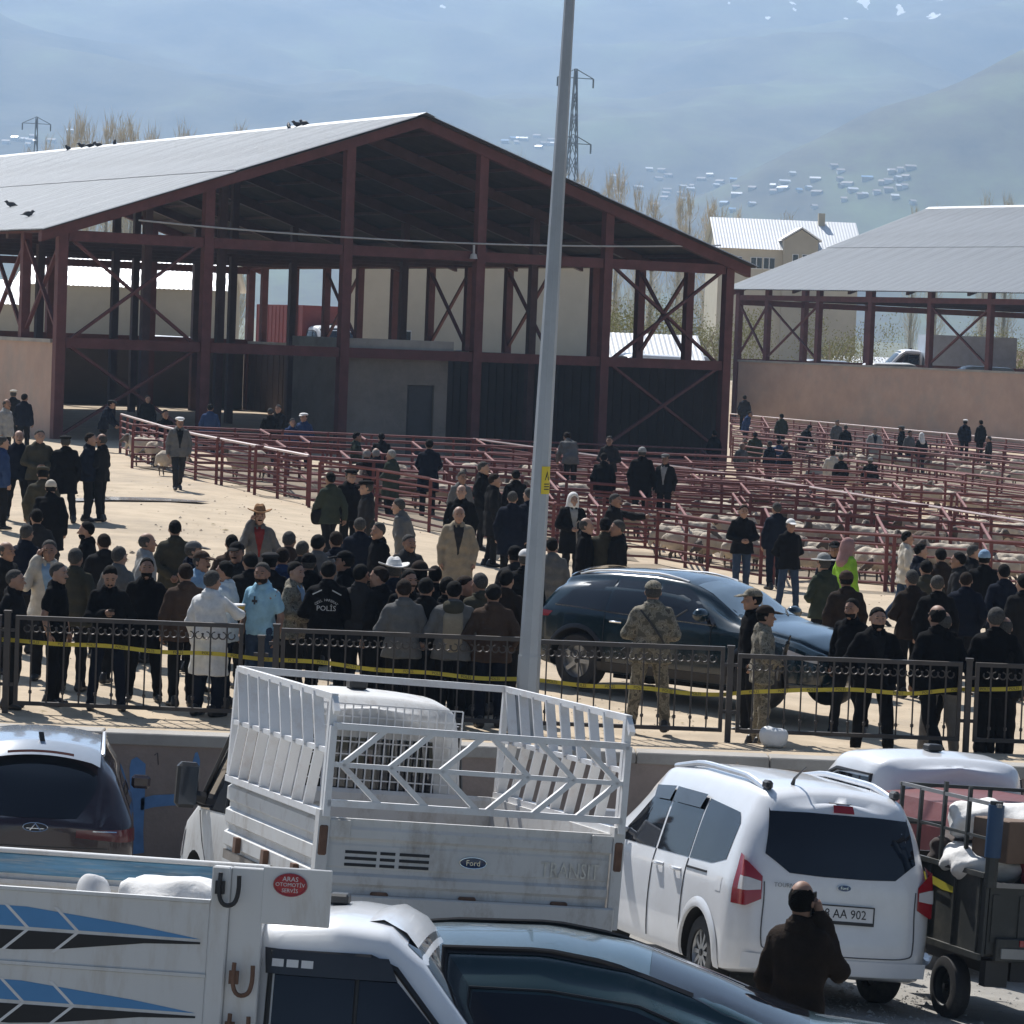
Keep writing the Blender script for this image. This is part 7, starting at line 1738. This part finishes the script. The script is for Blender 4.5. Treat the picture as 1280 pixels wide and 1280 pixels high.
# ---- extra heads that thicken the crowd
P_(232, 704, 200, 'dark haired person behind the cap with light blue sleeves', jc='brown', head='hair', hc='brown', arms='down')
P_(452, 705, 150, 'black haired head right of the POLİS jacket, in the thick of the crowd', jc='charcoal', head='hair', hc='black', arms='down')
P_(505, 724, 190, 'brown haired person below the white brimmed hat', jc='grey', head='hair', hc='brown', arms='front')
P_(533, 722, 175, 'black haired person directly below the dark brown hat', jc='dark', head='hair', hc='black', arms='back')
P_(600, 716, 210, 'grey haired person between ruddy face and brown leather jacket', jc='olive', head='hair', hc='grey', arms='down')
P_(634, 712, 160, 'black haired person right of the brown leather jacket, by the lamp post', jc='dbrown', head='hair', hc='black', arms='pocket')
P_(420, 664, 200, 'brown haired person behind the police peaked cap', jc='navy', head='hair', hc='brown', arms='front')
P_(398, 668, 170, 'dark haired person high in the crowd above the police jacket', jc='grey', head='hair', hc='black', arms='back')
P_(512, 668, 30, 'grey haired person looking out behind the white brimmed hat', jc='charcoal', head='hair', hc='grey', arms='down')
P_(290, 668, 190, 'black haired person behind the tall black cap on the left', jc='brown', head='hair', hc='black', arms='pocket')
P_(362, 664, 170, 'greying person behind the brown haired one in blue', jc='brown', head='hair', hc='grey', arms='front')
P_(46, 636, 200, 'black haired person standing above the grey haired navy jacket', jc='charcoal', head='hair', hc='black', arms='back')
P_(150, 683, 150, 'grey haired person behind the one looking at a phone', jc='grey', head='hair', hc='grey', arms='down')
P_(20, 712, 80, 'greying person at the left end of the railing', jc='dark', head='hair', hc='grey', arms='pocket')
P_(219, 650, 190, 'person in olive jacket apart on the sand behind the grey jackets', jc='olive', head='hair', hc='black', arms='back')
P_(1158, 700, 190, 'black haired person in the middle of the right crowd', jc='olive', head='hair', hc='black', arms='down')
P_(1208, 715, 170, 'brown haired person in navy below the blue beanie', jc='navy', head='hair', hc='brown', arms='pocket')
P_(1140, 712, 200, 'greying person left of the middle of the right crowd', jc='dbrown', head='hair', hc='grey', arms='front')
P_(1255, 705, 190, 'dark haired person right of the blue beanie', jc='navy', head='hair', hc='black', arms='back')
P_(690, 672, 190, 'dark haired person between lamp post and blue car', jc='grey', head='hair', hc='black', arms='down')
# ---- man with the phone among the parked vehicles
P_(1004, 1100, 150, 'person in dark brown jacket holding a phone to the ear beside the white van', jc='dbrown', tc='black', head='bald', hc='black', slim=.84, arms=('down', 'ear'), Y=19.9, at_lot=True, key='caller', kind='jacket', sc=1.0)
# ---- things carried and put on
def to_world(key, co): o = PEOPLE[key][0]; return Matrix.LocRotScale(o.location, o.rotation_euler, o.scale) @ Vector(co)
def in_hand(key, k='R', off=(.09, .01, -.03)): return to_world(key, PEOPLE[key][3][k](*off))
def phone(key, label, k='R', tilt=0, off=(.075, .0, -.028)):
    o = PEOPLE[key][0]; b = MB(); b.box((0, 0, 0), (.074, .010, .148)); m = b.build('phone', M_trim, bevel=.003)
    sc_ = MB().bb((-.033, -.0062, -.068), (.033, -.0052, .068)).build('screen', M_glass, m)
    m.location = in_hand(key, k, off); m.rotation_euler = (tilt, 0, o.rotation_euler.z + rad(90 if tilt == 0 else 0)); tag(m, label, 'phone')
phone('phoneview', 'phone held in front by the person in black behind the left railing', tilt=-1.0)
phone('hatphone', 'phone at the ear of the person with the orange brown hat')
phone('caller', 'phone at the ear of the person in dark brown beside the van')
def on_back(key, name, s, size, z, m, arc=None, y=-.165, sx=1.0):
    o, j, J, hm, Mh = PEOPLE[key]
    if arc is None: return text(name, s, size, basis((0, y, z), (1, 0, 0), (0, 0, 1), (0, -1, 0)), m, j, .002, sx)
    b = MB()
    for i, ch in enumerate(s):
        if ch == ' ': continue
        a = (i - (len(s) - 1) / 2) * arc[1]; me = text_mesh(ch, size, .001)
        c, sn = cos(-a), sin(-a); off = Vector((arc[0] * sin(a), arc[0] * (cos(a) - 1)))
        b.add([(c * v.co.x - sn * v.co.y + off.x, v.co.z, z + sn * v.co.x + c * v.co.y + off.y) for v in me.vertices], [tuple(p.vertices) for p in me.polygons])
    q = b.build(name, m, j); q.location = (0, y, 0); q['kind'] = 'stuff'
M_refl = mat('reflective_grey', (.55, .56, .56), .4)
on_back('polis', 'back_lettering', 'POLİS', .085, 1.20, M_refl, y=-.172); on_back('polis', 'arc_lettering', 'ÖZEL HAREKAT', .042, 1.30, M_refl, (.17, .14), y=-.168)
for s in (-1, 1):
    b = MB(); b.bar((s * .06, -.118, 1.415), (s * .165, -.108, 1.36), .012, .03, (0, -1, 0)); b.build('reflective_stripe', M_refl, PEOPLE['polis'][1])
# rifles and slings
M_gun = mat('gun_black', (.02, .02, .02), .5)
def sling(key):
    o, j, J, hm, Mh = PEOPLE[key]; b = MB(); b.tube([(-.13, -.10, 1.42), (-.03, -.165, 1.30), (.10, -.165, 1.12), (.17, -.10, .98)], .014, 5); b.build('sling', M_gun, j)
sling('soldier')
def rifle(key, label):
    o, j, J, hm, Mh = PEOPLE[key]; r = thing('rifle', label, 'rifle'); r.matrix_world = Matrix.Translation(to_world(key, (0, .26, 1.12))) @ Matrix.Rotation(o.rotation_euler.z, 4, 'Z') @ Matrix.Rotation(-.6, 4, 'Y')
    MB().bb((-.2, -.02, -.03), (.14, .02, .035)).build('receiver', M_gun, r, bevel=.005); MB().tube([(.14, 0, .01), (.52, 0, .01)], .010, 6).build('barrel', M_gun, r)
    MB().bb((.14, -.02, -.015), (.36, .02, .035)).build('handguard', M_gun, r, bevel=.006); MB().prism([(-.2, -.015, .03), (-.42, -.015, .02), (-.42, -.015, -.09), (-.36, -.015, -.09), (-.2, -.015, -.02)], (0, .03, 0)).build('stock', M_gun, r)
    MB().prism([(.03, -.012, -.03), (.10, -.012, -.03), (.12, -.012, -.20), (.06, -.012, -.20)], (0, .024, 0)).build('magazine', M_gun, r); MB().prism([(-.12, -.014, -.03), (-.07, -.014, -.03), (-.10, -.014, -.13), (-.15, -.014, -.13)], (0, .028, 0)).build('grip', M_gun, r)
rifle('soldier', 'black rifle held across the chest of the soldier seen from behind'); rifle('soldier2', 'black rifle carried by the soldier looking right')
# stick, bags, tray
b = MB(); a = in_hand('stick'); g0 = Vector((a.x + .08, a.y - .1, yard_z(a.x, a.y))); b.tube([g0, a, a + (a - g0).normalized() * .12], [.011, .014, .016], 6); b.tube([a + (a - g0).normalized() * .12, a + (a - g0).normalized() * .15 + Vector((.05, 0, .02)), a + (a - g0).normalized() * .12 + Vector((.1, 0, 0))], .014, 6); tag(b.build('walking_stick', M_wood), 'wooden walking stick of the person with the white headscarf', 'stick')
M_bagw = mat('white_plastic_bag', (.75, .75, .74), .5, var=.05, bump=.5, bscale=20)
def ground_bag(x, y, size, label):
    p = gnd(x, y); sack((p.x, p.y, yard_z(p.x, p.y) + size[2] * .93), size, label, M_bagw, seed=int(x), cat='bag', name='plastic_bag')
ground_bag(617, 699, (.16, .12, .20), 'white bag standing on the sand by the tall grey haired person')
ground_bag(966, 934, (.16, .12, .12), 'white plastic bag on the ground at the feet of the soldier with the rifle')
p = in_hand('labcoat', 'R', (.1, 0, 0)); q = at(297, 768, p.y - .25)
b = MB(); b.lathe([(0, 0), (.07, 0), (.085, .10), (.082, .11), (0, .105)], n=14); t = b.build('yellow_tub', mat('tub_yellow', (.60, .36, .03), .5), None, True); t.location = q; MB().lathe([(0, .105), (.09, .105), (.09, .125), (0, .13)], n=14).build('lid', M_cage, t, True); tag(t, 'yellow tub with white lid held out in front of the white coat', 'tub')
b = MB(); b.lathe([(0, 0), (.10, 0), (.14, -.03), (.10, -.2), (0, -.25)], n=10); 
wk = PEOPLE['walker']; sb = sack(to_world('walker', (-.22, .05, .92)), (.13, .07, .14), 'dark shoulder bag at the hip of the walking person in dark green', CL['dark'], seed=3, cat='bag', name='shoulder_bag')
# cream back panel and hood, sunglasses on the polo, red scarf, hi-vis bands
o, j, J, hm, Mh = PEOPLE['hood']
def hf(P): return np.maximum(smin(cone(P, (-.05, -.035, 1.28), (-.05, -.02, .98), .14, .13), cone(P, (.05, -.035, 1.28), (.05, -.02, .98), .14, .13), .05), np.maximum(P[:, 1] + .07, np.abs(P[:, 0]) - .115))
colr(link('back_panel', sn_mesh('back_panel', hf, np.arange(-.2, .21, .02), np.arange(-.22, .1, .02), np.arange(.86, 1.46, .02), [CL['cream']]), j), CL['beige'])
def hd(P): return smin(ell(P, (0, -.10, 1.43), (.12, .07, .085)), cone(P, (-.07, -.05, 1.47), (.07, -.05, 1.47), .05, .05), .04)
colr(link('hood', sn_mesh('hood', hd, np.arange(-.2, .21, .02), np.arange(-.22, .1, .02), np.arange(1.28, 1.6, .02), [CL['olive']]), j), CL['olive'])
o, j, J, hm, Mh = PEOPLE['polo']; b = MB(); 
for s in (-1, 1): b.bb((s * .02 - .016, .150, 1.285), (s * .02 + .016, .158, 1.315))
b.bb((-.01, .150, 1.26), (.01, .158, 1.36)); b.build('hanging_sunglasses', M_trim, j)
o, j, J, hm, Mh = PEOPLE['hivis']

# ================================================================== loose stones, straw and litter
def scatter(name, n, area, m, lo, hi, flat=.6, seed=1, fn=yard_z):
    g = random.Random(seed); b = MB()
    for k in range(n):
        x, y = area(g); p = gnd(x, y, fn); s = g.uniform(lo, hi) * (1 + (g.random() < .08) * 1.2); z = (yz(p.x, p.y) if fn is yard_z else fn(p.x, p.y))
        R = Matrix.Rotation(g.uniform(0, 6), 3, 'Z'); v = [Vector((g.uniform(.6, 1) * s * cx, g.uniform(.6, 1) * s * cy, 0)) for cx, cy in ((1, 0), (0, 1), (-1, 0), (0, -1))] + [Vector((0, 0, s * flat))]
        b.add([Vector((p.x, p.y, z - .004)) + R @ q for q in v], [(0, 1, 4), (1, 2, 4), (2, 3, 4), (3, 0, 4)])
    tag(b.build(name, m), kind='stuff')
M_stone = mat('pebble', (.33, .29, .23), .95, var=.3, scale=2); M_straw = mat('straw_litter', (.30, .24, .13), .95, var=.3, scale=2); M_dirtc = mat('dung_crumb', (.10, .08, .06), .95, var=.3, scale=2); M_grav = mat('lot_gravel', (.33, .32, .30), .95, var=.35, scale=3)
scatter('pebbles', 1700, lambda g: (g.uniform(-10, 1290), 600 + 320 * g.random() ** .7), M_stone, .010, .026, seed=1)
scatter('straw_litter', 900, lambda g: (g.uniform(-10, 1290), 600 + 320 * g.random()), M_straw, .015, .05, .2, seed=2)
scatter('dung_crumbs', 900, lambda g: (g.gauss(700, 380), 600 + abs(g.gauss(0, 110))), M_dirtc, .015, .045, .5, seed=3)
scatter('lot_gravel', 2600, lambda g: (g.uniform(860, 1290), g.uniform(1180, 1285)), M_grav, .008, .022, seed=4, fn=lot_z)
haze()
